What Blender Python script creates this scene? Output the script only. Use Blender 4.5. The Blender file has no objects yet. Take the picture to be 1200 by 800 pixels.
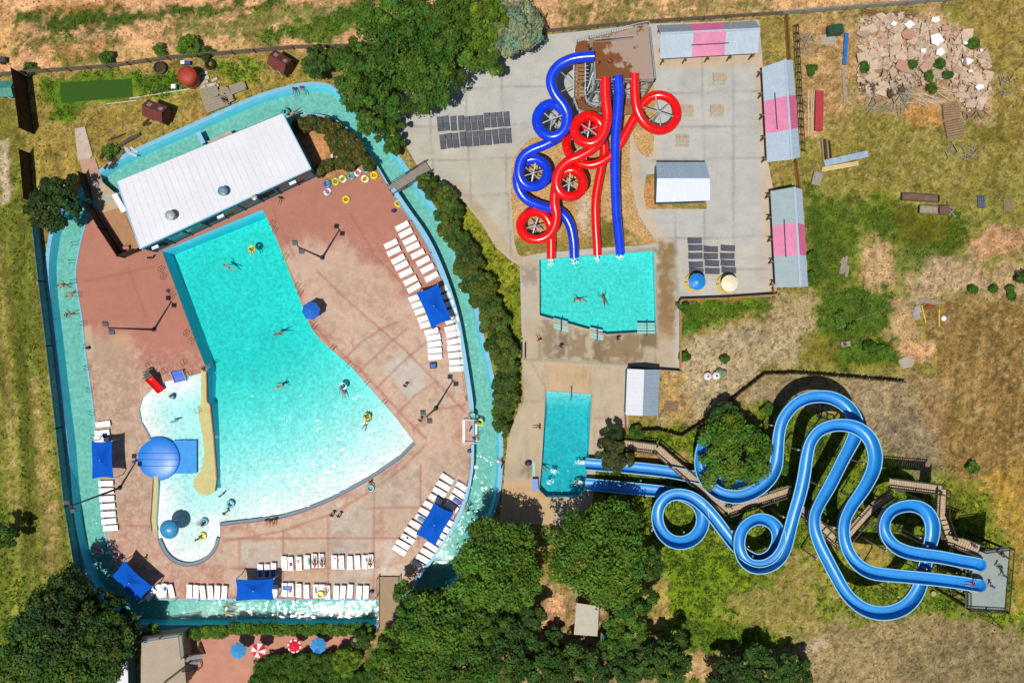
import bpy, bmesh, math, random
import numpy as np
from mathutils import Vector, Matrix
from mathutils.geometry import delaunay_2d_cdt

random.seed(7)
R = math.radians
S = 0.115            # metres of ground per photo pixel
ZC = 115.0           # height the photo was taken from
KL = 1.56            # sunlit brightness per unit of albedo
scene = bpy.context.scene
COL = scene.collection

def P(px, py, h=0.0):
    """the place in the world, at height h, of a point measured in the photograph"""
    k = S * (ZC - h) / ZC
    return Vector(((px - 600) * k, (400 - py) * k, h))

def lin(c):
    c = c / 255.0
    return c / 12.92 if c <= 0.04045 else ((c + 0.055) / 1.055) ** 2.4

def C(r, g, b, k=None):
    k = k or KL
    return tuple(min(0.88, lin(v) / k) for v in (r, g, b))

# ------------------------------------------------------------------ noise
def vnoise(x, y, seed=0):
    xi = np.floor(x).astype(np.int64); yi = np.floor(y).astype(np.int64)
    fx = x - xi; fy = y - yi
    fx = fx * fx * (3 - 2 * fx); fy = fy * fy * (3 - 2 * fy)
    def h(a, b):
        n = (a * 374761393 + b * 668265263 + seed * 974634777) & 0x7fffffff
        n = ((n ^ (n >> 13)) * 1274126177) & 0x7fffffff
        return ((n ^ (n >> 16)) & 0xffff) / 65535.0
    a = h(xi, yi); b = h(xi + 1, yi); c = h(xi, yi + 1); d = h(xi + 1, yi + 1)
    return (a * (1 - fx) + b * fx) * (1 - fy) + (c * (1 - fx) + d * fx) * fy

def fbm(x, y, seed=0, o=4):
    t = 0; a = 0.5; n = 0
    for i in range(o):
        t = t + a * vnoise(x * 2 ** i + 17.3 * i, y * 2 ** i + 9.1 * i, seed + i); n += a; a *= 0.55
    return t / n

def inside(px, py, poly):
    r = np.zeros(px.shape, bool); n = len(poly); j = n - 1
    for i in range(n):
        xi, yi = poly[i][0], poly[i][1]; xj, yj = poly[j][0], poly[j][1]
        if yi != yj:
            r ^= ((yi > py) != (yj > py)) & (px < (xj - xi) * (py - yi) / (yj - yi) + xi)
        j = i
    return r

def dist_line(px, py, pts, closed=False):
    d = np.full(px.shape, 1e9); n = len(pts)
    for i in range(n if closed else n - 1):
        ax, ay = pts[i][0], pts[i][1]; bx, by = pts[(i + 1) % n][0], pts[(i + 1) % n][1]
        dx, dy = bx - ax, by - ay; L = dx * dx + dy * dy + 1e-9
        t = np.clip(((px - ax) * dx + (py - ay) * dy) / L, 0, 1)
        d = np.minimum(d, np.hypot(px - ax - t * dx, py - ay - t * dy))
    return d

def E(cx, cy, rx, ry, rot=0, n=14):
    c, s = math.cos(R(rot)), math.sin(R(rot))
    return [(cx + rx * math.cos(a) * c - ry * math.sin(a) * s, cy + rx * math.cos(a) * s + ry * math.sin(a) * c)
            for a in [2 * math.pi * i / n for i in range(n)]]

def paint(px, py, base, layers):
    col = np.empty(px.shape + (3,)); col[:] = base
    for k, L in enumerate(layers):
        poly, fe, rgb, op, ns, na = L[:6]
        xs = [p[0] for p in poly]; ys = [p[1] for p in poly]
        mg = fe * (1.2 + 2 * na)
        w = np.nonzero((px > min(xs) - mg) & (px < max(xs) + mg) & (py > min(ys) - mg) & (py < max(ys) + mg))
        if not len(w[0]): continue
        x, y = px[w], py[w]
        sd = dist_line(x, y, poly, True); sd = np.where(inside(x, y, poly), sd, -sd)
        m = sd / fe + na * 2 * (fbm(x / ns, y / ns, 31 + k) - 0.5) * 2
        m = np.clip(m * 0.5 + 0.5, 0, 1); m = m * m * (3 - 2 * m) * op
        col[w] = col[w] * (1 - m[:, None]) + np.array(C(*rgb)) * m[:, None]
    return col

def smooth(pts, closed=False, n=6):
    out = []; N = len(pts)
    for i in range(N if closed else N - 1):
        g = (lambda k: pts[k % N]) if closed else (lambda k: pts[max(0, min(N - 1, k))])
        p0, p1, p2, p3 = [np.array(g(i + k), float) for k in (-1, 0, 1, 2)]
        for s in range(n):
            t = s / n
            out.append(tuple(0.5 * ((2 * p1) + (-p0 + p2) * t + (2 * p0 - 5 * p1 + 4 * p2 - p3) * t * t + (-p0 + 3 * p1 - 3 * p2 + p3) * t ** 3)))
    if not closed: out.append(tuple(float(v) for v in pts[-1]))
    return out

def offset(pts, d, closed=True):
    out = []; N = len(pts)
    for i in range(N):
        a = pts[(i - 1) % N] if closed or i else pts[0]
        b = pts[(i + 1) % N] if closed or i < N - 1 else pts[-1]
        t = np.array(b[:2], float) - np.array(a[:2], float); t /= np.linalg.norm(t) + 1e-9
        out.append((pts[i][0] + t[1] * d, pts[i][1] - t[0] * d))
    return out

def signed_area(p):
    return 0.5 * sum(p[i][0] * p[(i + 1) % len(p)][1] - p[(i + 1) % len(p)][0] * p[i][1] for i in range(len(p)))

def W2(poly, h=0.0):
    return [tuple(P(x, y, h)[:2]) for x, y in poly]

# ------------------------------------------------------------------ materials
MATS = {}
def nodes_of(m):
    m.use_nodes = True; nt = m.node_tree; nt.nodes.clear()
    return nt, nt.nodes.new('ShaderNodeOutputMaterial')

def mat(name, rgb, rough=0.6, var=0.16, scale=1.5, bump=0.0, metal=0.0, k=None, fine=0.10, attr=False, oc=False, spec=0.4, trans=0.0, coat=0.0, stretch=None, rib=None):
    if name in MATS: return MATS[name]
    m = bpy.data.materials.new(name); nt, out = nodes_of(m); N = nt.nodes.new; L = nt.links.new
    b = N('ShaderNodeBsdfPrincipled'); b.inputs['Roughness'].default_value = rough; b.inputs['Metallic'].default_value = metal
    b.inputs['Specular IOR Level'].default_value = spec; b.inputs['Coat Weight'].default_value = coat
    tc = N('ShaderNodeTexCoord'); mp = N('ShaderNodeMapping'); L(tc.outputs['Object'], mp.inputs['Vector'])
    if stretch: mp.inputs['Scale'].default_value = stretch
    n1 = N('ShaderNodeTexNoise'); n1.inputs['Scale'].default_value = scale; n1.inputs['Detail'].default_value = 5
    n2 = N('ShaderNodeTexNoise'); n2.inputs['Scale'].default_value = scale * 9; n2.inputs['Detail'].default_value = 3
    L(mp.outputs[0], n1.inputs['Vector']); L(mp.outputs[0], n2.inputs['Vector'])
    r1 = N('ShaderNodeMapRange'); r1.inputs['From Min'].default_value = 0.3; r1.inputs['From Max'].default_value = 0.7
    r1.inputs['To Min'].default_value = 1 - var; r1.inputs['To Max'].default_value = 1 + var; L(n1.outputs['Fac'], r1.inputs['Value'])
    r2 = N('ShaderNodeMapRange'); r2.inputs['From Min'].default_value = 0.3; r2.inputs['From Max'].default_value = 0.7
    r2.inputs['To Min'].default_value = 1 - fine; r2.inputs['To Max'].default_value = 1 + fine; L(n2.outputs['Fac'], r2.inputs['Value'])
    mu = N('ShaderNodeMath'); mu.operation = 'MULTIPLY'; L(r1.outputs[0], mu.inputs[0]); L(r2.outputs[0], mu.inputs[1])
    vm = N('ShaderNodeVectorMath'); vm.operation = 'SCALE'; L(mu.outputs[0], vm.inputs['Scale'])
    if attr:
        a = N('ShaderNodeAttribute'); a.attribute_name = 'Col'; L(a.outputs['Color'], vm.inputs[0])
    elif oc:
        a = N('ShaderNodeObjectInfo'); L(a.outputs['Color'], vm.inputs[0])
    else:
        vm.inputs[0].default_value = C(*rgb, k=k) if max(rgb) > 1 else rgb
    L(vm.outputs[0], b.inputs['Base Color'])
    hsrc = n2.outputs['Fac']
    if rib:
        wv = N('ShaderNodeTexWave'); wv.inputs['Scale'].default_value = rib; L(mp.outputs[0], wv.inputs['Vector']); hsrc = wv.outputs['Fac']
    if bump or rib:
        bp = N('ShaderNodeBump'); bp.inputs['Strength'].default_value = bump or 0.3; bp.inputs['Distance'].default_value = 0.05
        L(hsrc, bp.inputs['Height']); L(bp.outputs[0], b.inputs['Normal'])
    sh = b.outputs[0]
    if trans:
        t = N('ShaderNodeBsdfTranslucent'); L(vm.outputs[0], t.inputs['Color']); mx = N('ShaderNodeMixShader')
        mx.inputs[0].default_value = trans; L(sh, mx.inputs[1]); L(t.outputs[0], mx.inputs[2]); sh = mx.outputs[0]
    L(sh, out.inputs['Surface']); MATS[name] = m
    return m

def water_mat(name, absorb, b1, b2, strength):
    m = bpy.data.materials.new(name); nt, out = nodes_of(m); N = nt.nodes.new; L = nt.links.new
    tc = N('ShaderNodeNewGeometry')
    n1 = N('ShaderNodeTexNoise'); n1.inputs['Scale'].default_value = b1; n1.inputs['Detail'].default_value = 2.5; n1.inputs['Distortion'].default_value = 0.6
    n2 = N('ShaderNodeTexNoise'); n2.inputs['Scale'].default_value = b2; n2.inputs['Detail'].default_value = 1.5
    L(tc.outputs['Position'], n1.inputs['Vector']); L(tc.outputs['Position'], n2.inputs['Vector'])
    ad = N('ShaderNodeMath'); ad.operation = 'ADD'; L(n1.outputs['Fac'], ad.inputs[0])
    sc = N('ShaderNodeMath'); sc.operation = 'MULTIPLY'; sc.inputs[1].default_value = 1.3; L(n2.outputs['Fac'], sc.inputs[0]); L(sc.outputs[0], ad.inputs[1])
    bp = N('ShaderNodeBump'); bp.inputs['Strength'].default_value = 1.0; bp.inputs['Distance'].default_value = strength; L(ad.outputs[0], bp.inputs['Height'])
    fr = N('ShaderNodeFresnel'); fr.inputs['IOR'].default_value = 1.33; L(bp.outputs[0], fr.inputs['Normal'])
    tr = N('ShaderNodeBsdfTransparent'); gl = N('ShaderNodeBsdfGlossy'); gl.inputs['Roughness'].default_value = 0.035; L(bp.outputs[0], gl.inputs['Normal'])
    mx = N('ShaderNodeMixShader'); cl = N('ShaderNodeMath'); cl.operation = 'MINIMUM'; cl.inputs[1].default_value = 0.06; L(fr.outputs[0], cl.inputs[0]); L(cl.outputs[0], mx.inputs[0]); L(tr.outputs[0], mx.inputs[1]); L(gl.outputs[0], mx.inputs[2]); L(mx.outputs[0], out.inputs['Surface'])
    va = N('ShaderNodeVolumeAbsorption'); d = max(absorb); va.inputs['Density'].default_value = d
    va.inputs['Color'].default_value = tuple(1 - a / d for a in absorb) + (1,); L(va.outputs[0], out.inputs['Volume'])
    MATS[name] = m; return m

# ------------------------------------------------------------------ mesh building
class MB:
    def __init__(s): s.v = []; s.f = []; s.m = []; s.mi = 0
    def add(s, vs, fs):
        o = len(s.v); s.v += [tuple(v) for v in vs]; s.f += [tuple(i + o for i in f) for f in fs]; s.m += [s.mi] * len(fs); return s
    def box(s, c, d, rz=0, M=None):
        x, y, z = d[0] / 2, d[1] / 2, d[2] / 2; ca, sa = math.cos(rz), math.sin(rz); vs = []
        for a in (-x, x):
            for b in (-y, y):
                for e in (-z, z):
                    v = Vector((a * ca - b * sa, a * sa + b * ca, e))
                    if M: v = M @ Vector((a, b, e))
                    vs.append(Vector(c) + v)
        return s.add(vs, [(0, 1, 3, 2), (4, 6, 7, 5), (0, 4, 5, 1), (2, 3, 7, 6), (0, 2, 6, 4), (1, 5, 7, 3)])
    def bar(s, a, b, w, h=None, up=Vector((0, 0, 1))):
        a = Vector(a); b = Vector(b); h = h or w; t = (b - a).normalized()
        if abs(t.dot(up)) > 0.99: up = Vector((1, 0, 0))
        u = t.cross(up).normalized(); n = u.cross(t)
        vs = [p + u * (w / 2 * i) + n * (h / 2 * j) for p in (a, b) for i in (-1, 1) for j in (-1, 1)]
        return s.add(vs, [(0, 2, 3, 1), (4, 5, 7, 6), (0, 1, 5, 4), (2, 6, 7, 3), (0, 4, 6, 2), (1, 3, 7, 5)])
    def prism(s, poly, z0, z1):
        n = len(poly)
        if signed_area(poly) < 0: poly = list(reversed(poly))
        vs = [(x, y, z0) for x, y in poly] + [(x, y, z1) for x, y in poly]
        return s.add(vs, [tuple(range(n - 1, -1, -1)), tuple(range(n, 2 * n))] + [(i, (i + 1) % n, n + (i + 1) % n, n + i) for i in range(n)])
    def tube(s, pts, r, n=10, caps=True, rad=None):
        pts = [Vector(p) for p in pts]; N = len(pts); vs = []; fs = []; prev = None
        for i in range(N):
            t = (pts[min(N - 1, i + 1)] - pts[max(0, i - 1)]).normalized()
            up = Vector((0, 0, 1)) if abs(t.z) < 0.95 else (prev or Vector((1, 0, 0)))
            u = t.cross(up).normalized(); w = u.cross(t)
            if abs(t.z) < 0.95: prev = u
            rr = rad[i] if rad else r
            vs += [pts[i] + (u * math.cos(2 * math.pi * k / n) + w * math.sin(2 * math.pi * k / n)) * rr for k in range(n)]
        for i in range(N - 1):
            for k in range(n):
                fs.append((i * n + k, i * n + (k + 1) % n, (i + 1) * n + (k + 1) % n, (i + 1) * n + k))
        if caps: fs += [tuple(range(n - 1, -1, -1)), tuple((N - 1) * n + k for k in range(n))]
        return s.add(vs, fs)
    def lathe(s, c, prof, n=16, closed=False):
        c = Vector(c); vs = []; fs = []; N = len(prof)
        for r, z in prof: vs += [c + Vector((r * math.cos(2 * math.pi * k / n), r * math.sin(2 * math.pi * k / n), z)) for k in range(n)]
        for i in range(N - 1 if not closed else N):
            j = (i + 1) % N
            for k in range(n): fs.append((i * n + k, i * n + (k + 1) % n, j * n + (k + 1) % n, j * n + k))
        return s.add(vs, fs)
    def sweep(s, pts, prof, closed_prof=True):
        pts = [Vector(p) for p in pts]; N = len(pts); M = len(prof); vs = []; fs = []
        for i in range(N):
            t = pts[min(N - 1, i + 1)] - pts[max(0, i - 1)]; t.z = 0; t.normalize(); u = Vector((t.y, -t.x, 0))
            vs += [pts[i] + u * a + Vector((0, 0, b)) for a, b in prof]
        for i in range(N - 1):
            for k in range(M if closed_prof else M - 1):
                k2 = (k + 1) % M; fs.append((i * M + k, i * M + k2, (i + 1) * M + k2, (i + 1) * M + k))
        if closed_prof: fs += [tuple(range(M)), tuple((N - 1) * M + k for k in range(M - 1, -1, -1))]
        return s.add(vs, fs)
    def build(s, name, mats, parent=None, sm=False, loc=None):
        me = bpy.data.meshes.new(name); off = Vector((0, 0, 0))
        if parent is not None:
            q = parent
            while q is not None: off += q.location; q = q.parent
        if loc is not None: off = off + Vector(loc)
        vs = np.array(s.v, float) - np.array(off)
        me.from_pydata(vs.tolist(), [], s.f)
        for m in (mats if isinstance(mats, (list, tuple)) else [mats]): me.materials.append(m)
        if any(s.m): me.polygons.foreach_set('material_index', s.m)
        bm = bmesh.new(); bm.from_mesh(me); bmesh.ops.recalc_face_normals(bm, faces=bm.faces); bm.to_mesh(me); bm.free()
        if sm: me.polygons.foreach_set('use_smooth', [True] * len(me.polygons))
        me.update()
        o = bpy.data.objects.new(name, me); COL.objects.link(o); o.parent = parent
        if loc is not None: o.location = loc
        return o

def link_mesh(name, me, m, parent=None, loc=(0, 0, 0)):
    if m and not me.materials: me.materials.append(m)
    o = bpy.data.objects.new(name, me); COL.objects.link(o); o.parent = parent; o.location = loc; return o

def tag(o, label=None, cat=None, group=None, kind=None):
    if label: o['label'] = label
    if cat: o['category'] = cat
    if group: o['group'] = group
    if kind: o['kind'] = kind
    return o

def thing(name, label, cat, loc=(0, 0, 0), rz=0.0, group=None):
    o = bpy.data.objects.new(name, None); COL.objects.link(o); o.location = loc; o.rotation_euler = (0, 0, rz)
    o.empty_display_size = 0.3
    return tag(o, label, cat, group)

def copy_tree(o, parent=None):
    c = o.copy(); COL.objects.link(c); c.parent = parent
    for ch in list(o.children): copy_tree(ch, c)
    return c

USED = {}
def place(proto, loc, rz=0.0, label=None, group=None, scale=None, color=None):
    if USED.get(proto.name):
        o = copy_tree(proto)
    else:
        USED[proto.name] = True; o = proto
    o.location = loc; o.rotation_euler = (0, 0, rz)
    if label: o['label'] = label
    if group: o['group'] = group
    if scale: o.scale = (scale,) * 3
    if color:
        for q in [o] + list(o.children_recursive): q.color = tuple(color) + (1,)
    return o

def struct(o): o['kind'] = 'structure'; return o

ORD = ['first', 'second', 'third', 'fourth', 'fifth', 'sixth', 'seventh', 'eighth', 'ninth', 'tenth', 'eleventh', 'twelfth', 'thirteenth', 'fourteenth', 'fifteenth']

def cdt(outer, holes=(), extra=()):
    vs = []; es = []
    for lp in [outer] + list(holes):
        o = len(vs); n = len(lp); vs += [Vector((p[0], p[1])) for p in lp]; es += [(o + i, o + (i + 1) % n) for i in range(n)]
    vs += [Vector((p[0], p[1])) for p in extra]
    V, Ed, F, *_ = delaunay_2d_cdt(vs, es, [], 0, 1e-5)
    V = np.array([(v.x, v.y) for v in V])
    cx = np.array([np.mean(V[list(f)], axis=0) for f in F])
    ok = inside(cx[:, 0], cx[:, 1], outer)
    for h in holes: ok &= ~inside(cx[:, 0], cx[:, 1], h)
    return V, [tuple(f) for f, k in zip(F, ok) if k]

def grid_in(outer, holes, step, margin):
    xs = [p[0] for p in outer]; ys = [p[1] for p in outer]
    gx, gy = np.meshgrid(np.arange(min(xs), max(xs), step), np.arange(min(ys), max(ys), step))
    gx = gx.ravel(); gy = gy.ravel(); rng = np.random.RandomState(3)
    gx = gx + rng.uniform(-.15, .15, gx.shape) * step; gy = gy + rng.uniform(-.15, .15, gy.shape) * step
    ok = inside(gx, gy, outer) & (dist_line(gx, gy, outer, True) > margin)
    for h in holes: ok &= ~inside(gx, gy, h) & (dist_line(gx, gy, h, True) > margin)
    return list(zip(gx[ok], gy[ok]))

def set_col(me, rgb):
    a = me.color_attributes.new('Col', 'FLOAT_COLOR', 'POINT')
    buf = np.ones((len(me.vertices), 4), np.float32); buf[:, :3] = np.clip(rgb, 0.004, 0.85); a.data.foreach_set('color', buf.ravel())

def sheet(name, outer, holes, z, m, step=None, colf=None, skirt=0.0, zf=None, margin=None, kind=True):
    """a paved sheet (outer and holes in photo pixels), with its own edges going down by skirt"""
    o = W2(outer); hs = [W2(h) for h in holes]
    if signed_area(o) < 0: o.reverse()
    ex = grid_in(o, hs, step, margin or step * 0.5) if step else []
    V, F = cdt(o, hs, ex)
    zz = np.full(len(V), z) if zf is None else zf(V)
    vs = [(a, b, c) for (a, b), c in zip(V.tolist(), zz)]
    fs = []
    for f in F:
        a, b, c = (V[f[0]], V[f[1]], V[f[2]])
        fs.append(f if (b[0] - a[0]) * (c[1] - a[1]) - (b[1] - a[1]) * (c[0] - a[0]) > 0 else tuple(reversed(f)))
    n0 = len(vs)
    if skirt:
        for lp in [o] + hs:
            k = len(vs); n = len(lp)
            vs += [(p[0], p[1], z) for p in lp] + [(p[0], p[1], z - skirt) for p in lp]
            fs += [(k + i, k + (i + 1) % n, k + n + (i + 1) % n, k + n + i) for i in range(n)]
    me = bpy.data.meshes.new(name); me.from_pydata(vs, [], fs)
    if colf is not None:
        A = np.array(vs); set_col(me, colf(600 + A[:, 0] / S, 400 - A[:, 1] / S))
    ob = link_mesh(name, me, m); return struct(ob) if kind else ob

def solid_water(name, outer, holes, z1, z0, m):
    o = W2(outer); hs = [W2(h) for h in holes]
    if signed_area(o) < 0: o.reverse()
    V, F = cdt(o, hs); n = len(V); mb = MB()
    mb.add([(a, b, z1) for a, b in V.tolist()] + [(a, b, z0) for a, b in V.tolist()], list(F) + [tuple(i + n for i in reversed(f)) for f in F])
    idx = {(round(a, 4), round(b, 4)): i for i, (a, b) in enumerate(V.tolist())}
    for lp in [o] + hs:
        ii = [idx.get((round(p[0], 4), round(p[1], 4))) for p in lp]; ii = [i for i in ii if i is not None]
        mb.f += [(ii[k], ii[(k + 1) % len(ii)], ii[(k + 1) % len(ii)] + n, ii[k] + n) for k in range(len(ii))]; mb.m += [0] * len(ii)
    return struct(mb.build(name, m))

def band(mb, pts, w, z0, z1, closed=False):
    """raised strip along a photo polyline, w photo px wide"""
    a = W2(offset(pts, w / 2, closed)); b = W2(offset(pts, -w / 2, closed)); n = len(pts)
    vs = []
    for p, q in zip(a, b): vs += [(p[0], p[1], z0), (p[0], p[1], z1), (q[0], q[1], z1), (q[0], q[1], z0)]
    fs = []
    for i in range(n if closed else n - 1):
        j = (i + 1) % n
        for k in range(4): fs.append((i * 4 + k, i * 4 + (k + 1) % 4, j * 4 + (k + 1) % 4, j * 4 + k))
    if not closed: fs += [(0, 1, 2, 3), tuple((n - 1) * 4 + k for k in (3, 2, 1, 0))]
    mb.add(vs, fs)
# ------------------------------------------------------------------ camera, light, sky
cam = bpy.data.cameras.new('camera'); co = bpy.data.objects.new('camera', cam); COL.objects.link(co)
co.location = (0, 0, ZC); cam.sensor_width = 36; cam.lens = 36 * ZC / (1200 * S); cam.clip_end = 6000; scene.camera = co
ZEN = R(18.8); SD = (0.52 / math.hypot(.52, .85), 0.85 / math.hypot(.52, .85))
dirv = Vector((SD[0] * math.sin(ZEN), SD[1] * math.sin(ZEN), -math.cos(ZEN)))
sl = bpy.data.lights.new('sun', 'SUN'); sl.energy = 4.65; sl.angle = R(0.53); sl.color = (1.0, 0.955, 0.88)
so = bpy.data.objects.new('sun', sl); COL.objects.link(so); so.rotation_euler = dirv.to_track_quat('-Z', 'Y').to_euler(); so.location = (0, 0, 60)
wd = bpy.data.worlds.new('World'); scene.world = wd; wd.use_nodes = True; nt = wd.node_tree
sky = nt.nodes.new('ShaderNodeTexSky'); sky.sky_type = 'NISHITA'; sky.sun_disc = False; sky.sun_elevation = R(90) - ZEN
sky.sun_rotation = math.atan2(-SD[0], -SD[1]); nt.links.new(sky.outputs[0], nt.nodes['Background'].inputs[0]); nt.nodes['Background'].inputs[1].default_value = 0.062
vs_ = scene.view_settings; vs_.view_transform = 'Standard'; vs_.look = 'None'; vs_.exposure = 0.0; vs_.gamma = 1.0; vs_.use_curve_mapping = False
scene.cycles.max_bounces = 7; scene.cycles.transparent_max_bounces = 12; scene.cycles.diffuse_bounces = 3; scene.cycles.glossy_bounces = 3
scene.cycles.sample_clamp_indirect = 4.0; scene.cycles.caustics_reflective = False; scene.cycles.caustics_refractive = False

# ------------------------------------------------------------------ outlines (photo pixels)
RI = smooth([(150, 222), (240, 184), (338, 144), (348, 137), (362, 133), (385, 137), (405, 148), (425, 168), (440, 190), (455, 215), (470, 240), (495, 275), (515, 315), (530, 355), (540, 390), (549, 440), (555, 480), (556, 520), (555, 550), (548, 585), (535, 615), (520, 640), (505, 660), (487, 684), (470, 700), (440, 703), (310, 702.5), (180, 702), (160, 693), (143, 672), (132, 652), (124, 630), (120, 595), (114, 545), (110, 490), (105, 450), (98, 400), (95, 370), (90, 340), (88, 320), (91, 298), (97, 272), (107, 246), (125, 232)], True, 4)
RO = smooth([(64, 270), (58, 310), (60, 350), (66, 400), (74, 470), (81, 525), (86, 590), (93, 635), (104, 670), (125, 705), (150, 727), (180, 731.5), (300, 731), (440, 731), (480, 727), (510, 708), (535, 678), (556, 642), (572, 608), (582, 575), (585, 520), (580, 475), (572, 430), (563, 395), (552, 345), (540, 310), (520, 265), (490, 222), (477, 203), (450, 165), (425, 140), (405, 118), (390, 106), (376, 101.5), (350, 103), (300, 117), (230, 148), (180, 170), (130, 195), (100, 222), (78, 245)], True, 4)
if signed_area(RI) < 0: RI.reverse()
if signed_area(RO) < 0: RO.reverse()
BEACH = [(487, 520), (470, 537), (450, 551), (430, 564), (410, 575), (385, 588), (355, 600), (330, 607), (300, 611), (258, 616)]
NOTCH = [(258, 630), (254, 643), (245, 654), (232, 661), (218, 663), (203, 658), (192, 647), (185, 632)]
LARC = [(184, 610), (186, 580), (186, 560), (183, 535), (175, 510), (166, 495), (163, 480), (167, 467), (179, 455), (195, 447), (215, 442)]
POOL = [(190, 294), (308, 245.5), (325, 282), (354, 357), (365, 385), (377, 400), (412, 430), (462, 487)] + BEACH + NOTCH + LARC + [(238, 437), (243, 435), (228, 396)]
ISLE = [(236.5, 434), (241.5, 434), (242.5, 470), (246, 474), (250, 510), (254, 565), (252, 575), (244, 580), (234, 578), (227, 570), (228, 560), (237, 550), (240, 530), (238, 510), (234, 490), (233, 478), (236, 471)]
SPLASH = [(632, 304), (766, 294), (769, 388), (711, 391.5), (632.5, 369.5)]
LAND = [(640, 458), (693, 462), (689, 545), (685, 574), (678, 582), (640, 582), (632, 574), (635, 540)]
PLAZA = [(455, 135), (480, 100), (540, 80), (600, 50), (612, 44), (700, 35), (770, 28), (889, 24), (893, 66), (900, 190), (906, 222), (910, 347), (796, 352), (796, 433), (612, 420), (609, 312)] + [(597, 304), (580, 289), (566, 264), (545, 238), (528, 219), (506, 204), (490, 196), (475, 170), (462, 150)]
PAD = [(611, 420.5), (738, 429), (736, 500), (715, 515), (700, 535), (694, 590), (660, 615), (586, 612), (588, 575), (592, 545), (595, 515), (603, 490), (613, 470)]
PATIO = [(222, 742), (268, 736), (300, 735), (435, 742), (438, 752), (420, 762), (300, 778), (296, 812), (222, 812)]
BED1 = smooth([(638, 158), (622, 163), (607, 178), (599, 202), (600, 250), (607, 298), (632, 297), (700, 291), (767, 286), (766, 279), (752, 258), (745, 240), (741, 215), (738, 180), (739, 145), (735, 128), (700, 125), (670, 140)], True, 3)
BED2 = smooth([(740, 100), (766, 100), (766, 170), (764, 182), (757, 184), (748, 176), (742, 160), (739, 130)], True, 3)
BED3 = [(757, 205), (770, 203), (770, 236), (828, 236), (828, 245), (757, 245), (754, 228)]
PLANT = smooth([(340, 142), (362, 137), (384, 141), (402, 151), (421, 171), (436, 192), (449, 214), (440, 212), (425, 202), (405, 205), (388, 212), (376, 208), (362, 180)], True, 3)

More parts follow.
